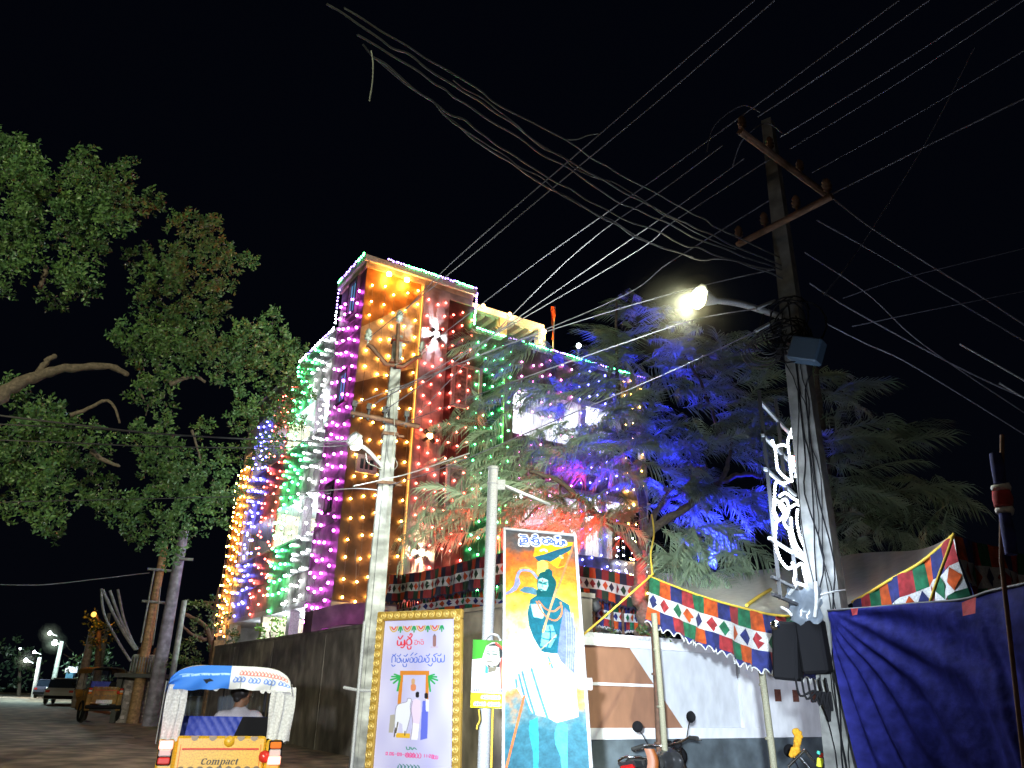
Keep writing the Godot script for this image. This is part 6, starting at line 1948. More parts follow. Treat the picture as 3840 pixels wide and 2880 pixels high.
func driver(p: Vector3, turn: float) -> void:
	# p: the middle of the seat under him; he sits facing -z and looks over his right shoulder side
	var t := thing("person", "seated auto driver in a pale shirt and glasses looking to his right", "person", p, turn)
	var hip := Vector3(0, 0.1, 0)
	var bones := [[hip + Vector3(-0.09, 0, 0), hip + Vector3(0.09, 0, 0), 0.115, 0.115], [hip, Vector3(0, 0.33, 0.02), 0.12, 0.125], [Vector3(0, 0.33, 0.02), Vector3(0, 0.47, 0.0), 0.13, 0.11],
		[Vector3(-0.16, 0.5, 0), Vector3(0.16, 0.5, 0), 0.068, 0.068], [Vector3(0, 0.5, 0), Vector3(0.01, 0.63, -0.02), 0.055, 0.05]]
	for q in [-1.0, 1.0]:
		bones += [[Vector3(q * 0.19, 0.49, 0), Vector3(q * 0.25, 0.24, -0.06), 0.056, 0.043], [Vector3(q * 0.25, 0.24, -0.06), Vector3(q * 0.26, 0.3, -0.3), 0.042, 0.03], [Vector3(q * 0.26, 0.3, -0.3), Vector3(q * 0.25, 0.31, -0.38), 0.03, 0.034],
			[hip + Vector3(q * 0.1, 0, 0), Vector3(q * 0.13, 0.1, -0.42), 0.09, 0.065], [Vector3(q * 0.13, 0.1, -0.42), Vector3(q * 0.12, -0.28, -0.42), 0.06, 0.042], [Vector3(q * 0.12, -0.29, -0.42), Vector3(q * 0.13, -0.31, -0.58), 0.04, 0.032]]
		for k in 4: bones.append([Vector3(q * (0.225 + 0.017 * k), 0.32, -0.4), Vector3(q * (0.225 + 0.017 * k), 0.3 - 0.004 * k, -0.45), 0.0095, 0.008])
		bones.append([Vector3(q * 0.225, 0.3, -0.37), Vector3(q * 0.205, 0.28, -0.41), 0.011, 0.009])
	put("body", body_mesh(bones, 0.016, 0.03), mats.skin, t)
	var shirt := []
	for q in bones.slice(0, 4): shirt.append([q[0], q[1], q[2] + 0.014, q[3] + 0.016])
	for k in [5, 5 + 11]: shirt.append([bones[k][0], bones[k][0].lerp(bones[k][1], 0.95), bones[k][2] + 0.016, bones[k][3] + 0.02])
	shirt.append([Vector3(-0.03, 0.57, 0.012), Vector3(0.04, 0.57, -0.0), 0.05, 0.05])
	put("shirt", body_mesh(shirt, 0.016, 0.03), mats.shirt, t)
	var trousers := [[hip + Vector3(-0.09, 0, 0), hip + Vector3(0.09, 0, 0), 0.127, 0.127]]
	for k in [8, 19]: trousers += [[bones[k][0], bones[k][1], bones[k][2] + 0.014, bones[k][3] + 0.014], [bones[k + 1][0], bones[k + 1][0].lerp(bones[k + 1][1], 0.9), bones[k + 1][2] + 0.014, bones[k + 1][3] + 0.018]]
	put("trousers", body_mesh(trousers, 0.02, 0.03), plain(lin(0.06, 0.06, 0.07), 0.9), t)
	# head, built facing -z and turned to the right
	var turned := Transform3D(Basis(Vector3.UP, deg_to_rad(-62)) * Basis(Vector3.RIGHT, deg_to_rad(-4)), Vector3(0.015, 0.735, -0.025))
	var head := [[Vector3(0, 0.02, 0.02), Vector3(0, 0.03, -0.01), 0.088, 0.086], [Vector3(0, -0.03, -0.03), Vector3(0, -0.075, -0.055), 0.062, 0.038], [Vector3(0, -0.02, -0.06), Vector3(0, 0.04, -0.06), 0.042, 0.04],
		[Vector3(0, 0.012, -0.096), Vector3(0, -0.024, -0.112), 0.009, 0.014], [Vector3(-0.012, -0.029, -0.1), Vector3(0.012, -0.029, -0.1), 0.009, 0.009], [Vector3(-0.02, -0.055, -0.088), Vector3(0.02, -0.055, -0.088), 0.008, 0.008], [Vector3(-0.018, -0.066, -0.086), Vector3(0.018, -0.066, -0.086), 0.009, 0.009],
		[Vector3(-0.04, 0.03, -0.085), Vector3(0.04, 0.03, -0.085), 0.012, 0.012], [Vector3(0, -0.05, 0.0), Vector3(0, -0.13, 0.02), 0.055, 0.055]]
	for q in [-1.0, 1.0]: head += [[Vector3(q * 0.088, 0.02, 0.008), Vector3(q * 0.086, -0.025, 0.0), 0.014, 0.01], [Vector3(q * 0.034, 0.004, -0.082), Vector3(q * 0.036, 0.004, -0.082), 0.012, 0.012]]
	var hd := put("head", body_mesh(head, 0.006, 0.014), mats.skin, t, turned)
	put("hair", body_mesh([[Vector3(0, 0.06, 0.03), Vector3(0, 0.075, -0.02), 0.088, 0.08], [Vector3(-0.05, 0.02, 0.045), Vector3(0.05, 0.02, 0.045), 0.062, 0.062], [Vector3(0, -0.04, 0.06), Vector3(0, 0.0, 0.06), 0.045, 0.06], [Vector3(-0.03, 0.1, -0.06), Vector3(0.03, 0.1, -0.06), 0.026, 0.026]], 0.008, 0.02), mats.hair, hd)
	var s := st()
	for q in [-1.0, 1.0]:
		tube(s, [Vector3(q * 0.075, 0.008, -0.085), Vector3(q * 0.096, 0.012, 0.0)], 0.0035, 5)
		lathe(s, Vector3(q * 0.038, 0.004, -0.102), Vector3.FORWARD, [Vector2(0.024, -0.003), Vector2(0.028, 0), Vector2(0.024, 0.003)], 12)
	tube(s, [Vector3(-0.012, 0.008, -0.106), Vector3(0.012, 0.008, -0.106)], 0.003, 5)
	obj("glasses", s, mats.chrome, hd)

func motorcycle(label: String, p: Vector3, turn: float, lean: float) -> Node3D:
	var t := thing("motorcycle", label, "motorcycle", p, turn)
	t.rotation.z = deg_to_rad(lean)
	wheel(t, Vector3(0, 0.3, 0.62), 0.3, 0.1, Vector3.RIGHT, 6)
	wheel(t, Vector3(0, 0.3, -0.66), 0.3, 0.085, Vector3.RIGHT, 6)
	var s := st()
	for q in [-1.0, 1.0]: tube(s, [Vector3(q * 0.075, 0.3, -0.66), Vector3(q * 0.075, 0.92, -0.42)], 0.02, 8)
	tube(s, [Vector3(-0.1, 0.9, -0.43), Vector3(0.1, 0.9, -0.43)], 0.025, 6)
	obj("fork", s, mats.chrome, t)
	s = st()
	tube(s, smooth_line([Vector3(-0.37, 0.98, -0.22), Vector3(-0.26, 1.0, -0.3), Vector3(-0.1, 0.97, -0.4), Vector3(0.1, 0.97, -0.4), Vector3(0.26, 1.0, -0.3), Vector3(0.37, 0.98, -0.22)], 5), 0.013, 7)
	var hb := obj("handlebar", s, mats.chrome, t)
	for q in [-1.0, 1.0]:
		s = st()
		tube(s, [Vector3(q * 0.27, 1.0, -0.295), Vector3(q * 0.385, 0.978, -0.21)], 0.021, 8)
		obj("grip", s, mats.rubber, hb)
		s = st()
		tube(s, smooth_line([Vector3(q * 0.26, 0.99, -0.34), Vector3(q * 0.31, 0.97, -0.34), Vector3(q * 0.4, 0.955, -0.27)], 3), 0.006, 5)
		obj("lever", s, mats.chrome, hb)
		s = st()
		tube(s, smooth_line([Vector3(q * 0.23, 1.0, -0.32), Vector3(q * 0.27, 1.1, -0.33), Vector3(q * 0.31, 1.17, -0.33)], 4), 0.006, 6)
		lathe(s, Vector3(q * 0.32, 1.2, -0.345), Vector3(q * -0.35, 0.1, 1), [Vector2(0, -0.04), Vector2(0.045, -0.03), Vector2(0.062, 0.0), Vector2(0.058, 0.008), Vector2(0, 0.01)], 14)
		obj("wing_mirror", s, mats.black, t)
	s = st()
	lathe(s, Vector3(0, 0.84, -0.52), Vector3.FORWARD, [Vector2(0, -0.12), Vector2(0.07, -0.1), Vector2(0.1, -0.02), Vector2(0.105, 0.05), Vector2(0, 0.075)], 16)
	obj("headlamp", s, mats.black, t)
	s = st()
	for q in [-1.0, 1.0]: lathe(s, Vector3(q * 0.055, 0.97, -0.47), Vector3(0, 1, 0.5), [Vector2(0.05, -0.03), Vector2(0.052, 0.02), Vector2(0, 0.024)], 12)
	obj("dial", s, mats.black, t)
	var tank := body_mesh([[Vector3(0, 0.82, -0.2), Vector3(0, 0.79, 0.08), 0.13, 0.1], [Vector3(-0.05, 0.78, -0.2), Vector3(0.05, 0.78, -0.2), 0.12, 0.12]], 0.018, 0.04)
	put("fuel_tank", tank, mats.paint_black, t)
	put("seat", body_mesh([[Vector3(-0.06, 0.8, 0.2), Vector3(0.06, 0.8, 0.2), 0.06, 0.06], [Vector3(-0.08, 0.8, 0.4), Vector3(0.08, 0.8, 0.4), 0.06, 0.06], [Vector3(-0.05, 0.84, 0.68), Vector3(0.05, 0.84, 0.68), 0.055, 0.055], [Vector3(0, 0.8, 0.1), Vector3(0, 0.84, 0.75), 0.06, 0.05]], 0.018, 0.05), mats.rubber, t)
	s = st()
	prism(s, [Vector2(0.1, 0.72), Vector2(0.85, 0.8), Vector2(0.92, 0.86), Vector2(0.6, 0.84), Vector2(0.1, 0.8)], Vector3(-0.085, 0, 0), Vector3(0, 0, 1), Vector3.UP, Vector3(0.17, 0, 0))
	obj("tail_cowl", s, mats.paint_black, t)
	s = st()
	bevel(s, Vector3(0, 0.79, 0.9), Vector3(0.15, 0.085, 0.07), 0.02)
	var tl := obj("tail_lamp", s, plain(lin(0.4, 0.012, 0.012), 0.15), t)
	put("bulb", small_ball, mats.tail_red, tl, Transform3D(Basis().scaled(Vector3.ONE * 0.55), Vector3(0.0, 0.785, 0.925)))
	s = st()
	tube(s, smooth_line([Vector3(-0.11, 0.84, 0.5), Vector3(-0.12, 0.87, 0.8), Vector3(0, 0.9, 0.9), Vector3(0.12, 0.87, 0.8), Vector3(0.11, 0.84, 0.5)], 5), 0.012, 6)
	obj("grab_rail", s, mats.chrome, t)
	for q in [-1.0, 1.0]:
		s = st()
		tube(s, [Vector3(q * 0.06, 0.74, 0.86), Vector3(q * 0.14, 0.73, 0.88)], 0.008, 5)
		obj("indicator_stalk", s, mats.black, t)
		s = st()
		bevel(s, Vector3(q * 0.17, 0.73, 0.89), Vector3(0.08, 0.05, 0.045), 0.015)
		obj("indicator", s, mats.amber_lens, t)
	s = st()
	lathe(s, Vector3(0, 0.3, 0.62), Vector3.RIGHT, [Vector2(0.335, -0.07), Vector2(0.35, 0), Vector2(0.335, 0.07)], 20)
	obj("rear_mudguard", s, mats.black, t)
	s = st()
	box(s, Vector3(0, 0.58, 0.93), Vector3(0.2, 0.15, 0.008), Basis(Vector3.RIGHT, -0.3))
	obj("number_plate", s, mats.white, t)
	s = st()
	bevel(s, Vector3(0, 0.45, 0.0), Vector3(0.26, 0.3, 0.34), 0.03)
	for k in 6: box(s, Vector3(0, 0.55 + k * 0.03, -0.12), Vector3(0.22, 0.012, 0.2), Basis(Vector3.RIGHT, 0.25))
	obj("engine", s, mats.steel, t)
	s = st()
	tube(s, smooth_line([Vector3(0.1, 0.5, -0.15), Vector3(0.14, 0.28, -0.1), Vector3(0.16, 0.26, 0.25), Vector3(0.17, 0.36, 0.6), Vector3(0.17, 0.42, 0.9)], 5), [0.02, 0.02, 0.02, 0.02, 0.02, 0.02, 0.02, 0.02, 0.02, 0.022, 0.03, 0.042, 0.045, 0.045, 0.045, 0.045, 0.045, 0.045, 0.044, 0.043, 0.04], 10)
	obj("exhaust", s, mats.chrome, t)
	for q in [-1.0, 1.0]:
		s = st()
		var pts := []
		for k in 40: pts.append(Vector3(q * 0.13, 0.36, 0.6).lerp(Vector3(q * 0.12, 0.72, 0.42), k / 39.0) + Vector3(0.03 * cos(k * 1.25), 0.01 * sin(k * 1.25), 0.03 * sin(k * 1.25)))
		tube(s, pts, 0.007, 4)
		obj("shock_absorber", s, mats.chrome, t)
	s = st()
	tube(s, smooth_line([Vector3(0.12, 0.62, 0.3), Vector3(0.26, 0.55, 0.38), Vector3(0.28, 0.4, 0.6), Vector3(0.22, 0.3, 0.72), Vector3(0.13, 0.3, 0.62)], 5), 0.011, 6)
	tube(s, smooth_line([Vector3(0.12, 0.66, 0.34), Vector3(0.25, 0.62, 0.5), Vector3(0.25, 0.52, 0.72), Vector3(0.14, 0.6, 0.8)], 5), 0.01, 6)
	obj("sari_guard", s, mats.chrome, t)
	s = st()
	tube(s, [Vector3(-0.1, 0.35, 0.15), Vector3(-0.26, 0.02, 0.2)], 0.014, 6)
	obj("side_stand", s, mats.iron, t)
	return t

func vehicles() -> void:
	mats.paint_black = plain(lin(0.03, 0.032, 0.036), 0.25)
	mats.paint_black.clearcoat_enabled = true; mats.paint_black.clearcoat = 0.6
	var p := Vector3(2.09, 0.0, -8.2)
	auto_rickshaw("yellow auto rickshaw with white and blue hood and lit tail lamps", p, deg_to_rad(-12.5), true)
	var head := at(908, 2612, 9.5)
	driver(Vector3(head.x - 0.015, head.y - 0.715, head.z + 0.025), deg_to_rad(2))
	var q := meet(372, 2712, Vector3(0, FAR_GROUND, 0), Vector3.UP)
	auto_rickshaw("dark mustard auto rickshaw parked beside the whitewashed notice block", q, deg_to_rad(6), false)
	# motorcycles before the white wall
	var tail := at(2408, 2858, 8.3)
	var heading := atan2(-tail.x, -tail.z) + deg_to_rad(-22)
	var b := Basis(Vector3.UP, heading)
	var m := motorcycle("black motorcycle parked before the white wall with red tail lamp", (tail - b * Vector3(0, 0, 0.9)) * Vector3(1, 0, 1), heading, 11.0)
	m.position.y = tail.y - 0.85
	var drape := thing("cloth", "orange cloth tied over the tail of the black motorcycle", "cloth", at(2440, 2850, 8.2))
	var s := st()
	sheet(s, func(u, v): return Vector3((u - 0.5) * 0.16 * (1.0 + 0.3 * v) + 0.02 * sin(v * 6.0), 0.1 - v * 0.42, 0.06 * sin(u * 4.0) + 0.03 * sin(v * 5.0)), 8, 12)
	obj("cloth_sheet", s, plain(lin(0.22, 0.06, 0.01), 0.5), drape)
	var t2 := at(3040, 2850, 8.2)
	var h2 := atan2(-t2.x, -t2.z) + deg_to_rad(-38)
	var m2 := motorcycle("motorcycle hung with a yellow flower garland beside the big pole", t2 * Vector3(1, 0, 1), h2, 9.0)
	m2.position.y = -0.03
	var gl := thing("garland", "yellow marigold garland draped over the motorcycle by the big pole", "garland", at(2985, 2745, 8.0))
	var o := gl.position
	var blob := st()
	lathe(blob, Vector3.ZERO, Vector3.UP, [Vector2(0, -0.03), Vector2(0.026, -0.016), Vector2(0.034, 0.004), Vector2(0.022, 0.022), Vector2(0, 0.026)], 7)
	blob.generate_normals()
	var bm := blob.commit()
	var line := smooth_line([at(2985, 2742, 8.0) - o, at(2990, 2755, 7.99) - o, at(2989, 2775, 7.98) - o, at(2983, 2800, 7.97) - o, at(2978, 2820, 7.96) - o, at(2972, 2832, 7.95) - o], 3)
	for i in line.size():
		for k in 2: put("flower", bm, mats.marigold, gl, Transform3D(Basis(Vector3(1, 0.3, 0).normalized(), rng.randf() * 3.0).scaled(Vector3.ONE * rng.randf_range(0.7, 1.0)), line[i] + Vector3(rng.randf_range(-0.02, 0.02), 0, 0.02 * k)))
	s = st()
	tube(s, line, 0.006, 4)
	obj("string", s, mats.thread, gl)
	var rk := thing("steel_rack", "crossed steel tubes of a small stand beside the garlanded motorcycle", "stand", at(3010, 2860, 7.7))
	o = rk.position
	for e in [[3017, 2812, 2955, 2875], [3000, 2842, 3040, 2885], [3015, 2810, 3055, 2858]]:
		s = st()
		tube(s, [at(e[0], e[1], 7.7) - o, at(e[2], e[3], 7.66) - o], 0.012, 7)
		obj("steel_tube", s, mats.chrome, rk)
	var tag_ := thing("plastic_tag", "bright yellow red and green plastic tag by the pole foot", "tag", at(3075, 2860, 7.6))
	for e in [[0, 0, 0.05, 0.07, lin(0.7, 0.75, 0.02)], [0.028, 0.055, 0.028, 0.04, lin(0.8, 0.05, 0.02)], [-0.0, 0.075, 0.03, 0.03, lin(0.05, 0.5, 0.4)]]:
		s = st()
		bevel(s, Vector3(e[0], e[1], 0), Vector3(e[2], e[3], 0.012), 0.004, Basis(Vector3.BACK, -0.35) * facing(tag_.position))
		obj("tag_piece", s, plain(e[4], 0.4), tag_)
	# a scooter nosing in at the bottom left corner
	var c := at(60, 2862, 5.2)
	c -= Basis(Vector3.UP, deg_to_rad(70)) * Vector3(0, 0, 0.42)
	var sc := thing("scooter", "corner of a red and white scooter at the bottom left", "scooter", c * Vector3(1, 0, 1), deg_to_rad(70))
	wheel(sc, Vector3(0, 0.22, 0.5), 0.22, 0.1, Vector3.RIGHT)
	wheel(sc, Vector3(0, 0.22, -0.6), 0.22, 0.1, Vector3.RIGHT)
	put("rear_body", body_mesh([[Vector3(0, 0.5, 0.45), Vector3(0, 0.62, -0.05), 0.17, 0.12], [Vector3(0, 0.62, 0.6), Vector3(0, 0.62, 0.3), 0.1, 0.13]], 0.022, 0.05), mats.red_paint, sc)
	put("seat", body_mesh([[Vector3(0, 0.76, 0.55), Vector3(0, 0.74, 0.0), 0.09, 0.08]], 0.022, 0.03), mats.rubber, sc)
	s = st()
	sheet(s, func(u, v): return Vector3(lerpf(-0.22, 0.22, u), lerpf(0.85, 0.25, v), -0.42 - 0.07 * sin(PI * u) - 0.08 * v), 8, 8)
	obj("leg_shield", s, mats.white, sc)
	s = st()
	tube(s, smooth_line([Vector3(-0.32, 0.93, -0.3), Vector3(0, 0.96, -0.4), Vector3(0.32, 0.93, -0.3)], 4), 0.016, 6)
	tube(s, [Vector3(0, 0.96, -0.4), Vector3(0, 0.22, -0.6)], 0.028, 8)
	obj("handlebar", s, mats.black, sc)
	s = st()
	bevel(s, Vector3(0, 0.3, -0.15), Vector3(0.36, 0.05, 0.5), 0.015)
	obj("footboard", s, mats.black, sc)

func car(label: String, p: Vector3, turn: float, paint: Material) -> void:
	var t := thing("parked_car", label, "car", p, turn, "cars parked far down the street")
	var s := st()
	prism(s, [Vector2(-2.0, 0.3), Vector2(2.0, 0.3), Vector2(2.05, 0.75), Vector2(1.9, 0.95), Vector2(-0.9, 0.98), Vector2(-1.9, 0.8), Vector2(-2.05, 0.55)], Vector3(-0.82, 0, 0), Vector3(0, 0, 1), Vector3.UP, Vector3(1.64, 0, 0))
	obj("body", s, paint, t)
	s = st()
	prism(s, [Vector2(-0.9, 0.97), Vector2(1.85, 0.94), Vector2(1.5, 1.45), Vector2(-0.2, 1.5)], Vector3(-0.72, 0, 0), Vector3(0, 0, 1), Vector3.UP, Vector3(1.44, 0, 0))
	obj("cabin", s, mats.dark_glass, t)
	s = st()
	bevel(s, Vector3(0, 1.5, 0.65), Vector3(1.36, 0.05, 1.65), 0.02)
	obj("roof", s, paint, t)
	for q in [-1.0, 1.0]:
		wheel(t, Vector3(q * 0.78, 0.3, 1.25), 0.3, 0.18, Vector3.RIGHT)
		wheel(t, Vector3(q * 0.78, 0.3, -1.25), 0.3, 0.18, Vector3.RIGHT)
		s = st()
		bevel(s, Vector3(q * 0.65, 0.75, 2.04), Vector3(0.24, 0.14, 0.05), 0.02)
		obj("tail_lamp", s, mats.tail_dim, t)
	s = st()
	bevel(s, Vector3(0, 0.42, 2.03), Vector3(1.6, 0.18, 0.1), 0.03)
	obj("bumper", s, mats.black, t)


# ------------------------------------------------------------------ down the street
func far_pole(label: String, px: Array, d: float, r0: float, r1: float, m: Material, cross := []) -> void:
	var top := at(px[0], px[1], d)
	var foot := at(px[2], px[3], d)
	foot.y = ground_height(foot.x, foot.z) - 0.1
	foot.x = lerpf(top.x, foot.x, 0.35); foot.z = lerpf(top.z, foot.z, 0.35)
	var t := thing("far_pole", label, "utility pole", foot)
	var s := st()
	tube(s, [Vector3.ZERO, (top - foot) * 0.5, top - foot], [r0, (r0 + r1) / 2, r1], 10)
	obj("pole_shaft", s, m, t)
	for q in cross:
		s = st()
		tube(s, [at(q[0], q[1], d - 0.2) - foot, at(q[2], q[3], d - 0.2) - foot], 0.05, 4)
		obj("crossarm", s, mats.concrete_old, t)

func far_street() -> void:
	far_pole("lilac grey tubular pole in front of the transformer", [690, 1990, 567, 2715], 29.0, 0.24, 0.16, mats.lilac_pole, [[655, 2095, 725, 2098]])
	far_pole("rusty orange transformer pole with white conduits beside it", [618, 2040, 535, 2560], 31.0, 0.2, 0.12, mats.rust_light, [[553, 2134, 660, 2142], [532, 2254, 632, 2261]])
	far_pole("pale thin pole with a lit side left of the yellow auto hood", [692, 2252, 634, 2690], 27.0, 0.1, 0.08, mats.concrete)
	far_pole("leaning concrete lamp pole near the parked mustard auto", [348, 2362, 285, 2660], 52.0, 0.3, 0.18, mats.concrete)
	far_pole("thin pale pole behind the parked mustard auto", [383, 2385, 365, 2570], 60.0, 0.12, 0.09, mats.concrete)
	far_pole("dark pole under the two bright street lamps", [232, 2405, 200, 2600], 70.0, 0.2, 0.14, mats.concrete_old)
	far_pole("short far pole with a lamp at the road's bend", [150, 2465, 146, 2612], 85.0, 0.22, 0.16, mats.concrete_old)
	far_pole("bare dark tall pole between transformer and lamp pole", [410, 2300, 402, 2580], 55.0, 0.14, 0.1, mats.concrete_old)
	# transformer on its stand, conduits
	var c := at(545, 2490, 31.2)
	var t := thing("transformer", "finned grey pole transformer standing on a dark steel platform", "transformer", Vector3(c.x, FAR_GROUND, c.z), deg_to_rad(-22))
	var y := c.y - FAR_GROUND
	var s := st()
	bevel(s, Vector3(0, y, 0), Vector3(0.8, 0.6, 0.55), 0.04)
	obj("tank", s, mats.concrete_old, t)
	for k in 9:
		s = st()
		box(s, Vector3(-0.36 + k * 0.09, y - 0.03, 0.36), Vector3(0.02, 0.48, 0.16))
		obj("cooling_fin", s, mats.concrete_old, t)
	for k in 3: insulator(t, Vector3(-0.25 + k * 0.25, y + 0.3, 0), Vector3.UP, mats.rust, 1.6)
	s = st()
	bx(s, -0.8, 0.8, y - 0.45, y - 0.32, -0.5, 0.5)
	obj("platform", s, mats.iron, t)
	for q in [-0.7, 0.7]:
		s = st()
		bx(s, q - 0.08, q + 0.08, 0, y - 0.45, -0.08, 0.08)
		obj("stand_leg", s, mats.iron, t)
	for q in [["leftmost long conduit curving down to the transformer", [380, 2208, 390, 2300, 440, 2400, 490, 2480], 0.045], ["left white conduit bent over towards the transformer", [385, 2212, 430, 2310, 475, 2390, 508, 2436], 0.055], ["middle white conduit bent over towards the transformer", [412, 2214, 450, 2320, 485, 2390, 512, 2436], 0.05], ["right white conduit bent over towards the transformer", [442, 2210, 462, 2310, 490, 2390, 516, 2436], 0.045], ["thin straight pipe left of the rusty transformer pole", [578, 2140, 552, 2280, 528, 2410], 0.03], ["thin straight pipe right of the rusty transformer pole", [602, 2200, 590, 2300, 572, 2420], 0.025]]:
		s = st()
		var pts := []
		for k in range(0, q[1].size(), 2): pts.append(at(q[1][k], q[1][k + 1], 30.7))
		tube(s, smooth_line(pts, 6), q[2], 7)
		tag(obj("conduit", s, mats.concrete_old), q[0], "conduit")
	# notice block
	var a := meet(447, 2712, Vector3(0, FAR_GROUND, 0), Vector3.UP)
	t = thing("notice_block", "whitewashed block wall covered with faded paper notices under the transformer", "wall", a + Vector3(0.5, 0, -0.2), deg_to_rad(-22))
	s = st()
	bevel(s, Vector3(0, 0.8, 0), Vector3(1.15, 1.66, 0.35), 0.03)
	obj("block", s, rough(lin(0.42, 0.36, 0.37), "blotch", 1.2, 0.95, 0.5), t)
	for k in 26:
		s = st()
		var p := Vector3(rng.randf_range(-0.5, 0.48), rng.randf_range(0.12, 1.5), 0.176 + 0.0015 * (k % 5))
		box(s, p, Vector3(rng.randf_range(0.05, 0.16), rng.randf_range(0.04, 0.14), 0.001), Basis(Vector3.BACK, rng.randf_range(-0.2, 0.2)))
		var g := rng.randf_range(0.1, 0.5)
		obj("paper_notice", s, plain(lin(g, g * 0.85, g * 0.95), 0.95), t)
	car("white hatchback parked nose away near the distant lamps", meet(235, 2640, Vector3(0, FAR_GROUND, 0), Vector3.UP), deg_to_rad(-14), plain(lin(0.4, 0.42, 0.42), 0.3))
	car("dark car beyond the white hatchback catching lamp glints", meet(185, 2618, Vector3(0, FAR_GROUND, 0), Vector3.UP), deg_to_rad(-20), plain(lin(0.08, 0.08, 0.12), 0.2))
	for q in [["brightest white street lamp of the pair far down the street", 205, 2410, 68.0, 70.0, 0.26, Color(0.85, 1.0, 0.97)], ["upper of the two bright street lamps far down the street", 187, 2374, 75.0, 60.0, 0.2, Color(0.9, 1.0, 0.97)], ["small street lamp near the road's bend", 128, 2444, 84.0, 40.0, 0.16, Color(0.85, 0.95, 1.0)], ["low street lamp with warm rim at the road's bend", 97, 2476, 84.0, 45.0, 0.22, Color(0.95, 1.0, 0.95)], ["faint highest lamp at the far left", 76, 2432, 100.0, 8.0, 0.13, Color(0.6, 0.75, 0.75)]]:
		var head := at(q[1], q[2], q[3])
		var arm := at(q[1] + 28, q[2] + 6, q[3])
		t = thing("far_street_lamp", q[0], "street lamp", arm, 0, "street lamps far down the street")
		s = st()
		tube(s, [Vector3(0, -0.1, 0), (head - arm) * 0.9], 0.05, 5)
		obj("arm", s, mats.concrete_old, t)
		s = st()
		lathe(s, head - arm + Vector3(0, q[5] * 0.5, 0), Vector3.DOWN, [Vector2(0, -0.05), Vector2(q[5] * 0.6, 0), Vector2(q[5] * 0.8, q[5] * 0.35)], 10)
		obj("lamp_housing", s, mats.concrete_old, t)
		put("lamp_globe", ball, mats.lamp_white if q[5] > 0.15 else mats.cool, t, Transform3D(Basis().scaled(Vector3.ONE * q[5] / 0.05), head - arm))
		if q[4] > 42.0: glare_ball(t, head - arm, 1.2, 0.3)
		omni("lamp_light", head - arm, q[6], q[4], q[5], t)
	var am := at(352, 2304, 46.0)
	t = thing("far_street_lamp", "amber lamp glowing in the crown of the dark roadside tree", "street lamp", am)
	put("lamp_globe", ball, glow(Color(1.0, 0.5, 0.08), 2.2), t, Transform3D(Basis().scaled(Vector3.ONE * 3.4), Vector3.ZERO))
	s = st()
	tube(s, [Vector3(0.4, -0.4, 0), Vector3(0.1, 0, 0)], 0.05, 5)
	obj("arm", s, mats.iron, t)
	omni("lamp_light", Vector3.ZERO, Color(1.0, 0.55, 0.12), 4.0, 0.15, t)
	var kiosk := meet(260, 2590, Vector3(0, FAR_GROUND, 0), Vector3.UP)
	kiosk = at(258, 2560, 82.0) * Vector3(1, 0, 1) + Vector3(0, FAR_GROUND, 0)
	t = thing("kiosk", "tiny far kiosk with a blue lit panel and white sign lamp", "kiosk", kiosk, deg_to_rad(-20))
	var ky := at(258, 2545, 82.0).y - FAR_GROUND
	s = st()
	bx(s, -0.3, 0.3, 0, ky + 0.5, -0.3, 0.3)
	obj("booth", s, plain(lin(0.1, 0.3, 0.5), 0.6), t)
	s = st()
	bx(s, -0.42, 0.42, ky + 0.5, ky + 1.0, -0.2, 0.34)
	obj("sign_lamp", s, glow(Color(0.75, 0.85, 1.0), 1.2), t)
	var tp := Vector3(9.9, 2.25, -4.6)
	t = thing("added_tube_lamp", "unseen white tube lamp added behind the blue tarpaulin", "tube lamp", tp * Vector3(1, 0, 1))  # unseen lamp put in to brighten the right part of the wall
	s = st()
	tube(s, [Vector3.ZERO, Vector3(0, 2.6, 0)], 0.025, 7)
	obj("pole_shaft", s, mats.bamboo, t)
	s = st()
	tube(s, [Vector3(-0.3, 2.25, -0.06), Vector3(0.3, 2.25, -0.06)], 0.02, 8)
	obj("lamp_tube", s, mats.lamp_white, t)
	spot("added_tube_light", Vector3(0, 2.25, -0.14), Vector3(-0.3, 0.9, -3.6), Color(0.9, 0.93, 1.0), 7.0, 58.0, 0.5, 0.1, t)
	# unseen lamps added behind the viewer to light the near street
	var p := EYE * 2.0 - at(2610, 2600, 3.5)
	p.y = 1.9
	t = thing("added_work_light", "unseen white work light added on a tripod behind the viewer", "work light", p * Vector3(1, 0, 1))
	s = st()
	for k in 3: tube(s, [Vector3(0, 1.3, 0), Vector3(0.5 * cos(k * 2.1), 0.0, 0.5 * sin(k * 2.1))], 0.014, 6)
	tube(s, [Vector3(0, 1.2, 0), Vector3(0, 1.85, 0)], 0.018, 6)
	obj("tripod", s, mats.iron, t)
	var aim := at(2440, 2660, 11.0)
	var dir := (aim - p).normalized()
	s = st()
	lathe(s, Vector3(0, 1.9, 0), dir, [Vector2(0, -0.1), Vector2(0.09, -0.09), Vector2(0.12, 0.02), Vector2(0.11, 0.02)], 14)
	obj("lamp_housing", s, mats.iron, t)
	s = st()
	lathe(s, Vector3(0, 1.9, 0), dir, [Vector2(0.11, 0.0), Vector2(0, 0.005)], 14)
	obj("lamp_lens", s, mats.lamp_white, t)
	spot("added_work_beam", Vector3(0, 1.9, 0) + dir * 0.03, Vector3(0, 1.9, 0) + dir * 3.0, Color(0.9, 0.96, 1.0), 430.0, 11.5, 1.0, 0.1, t)
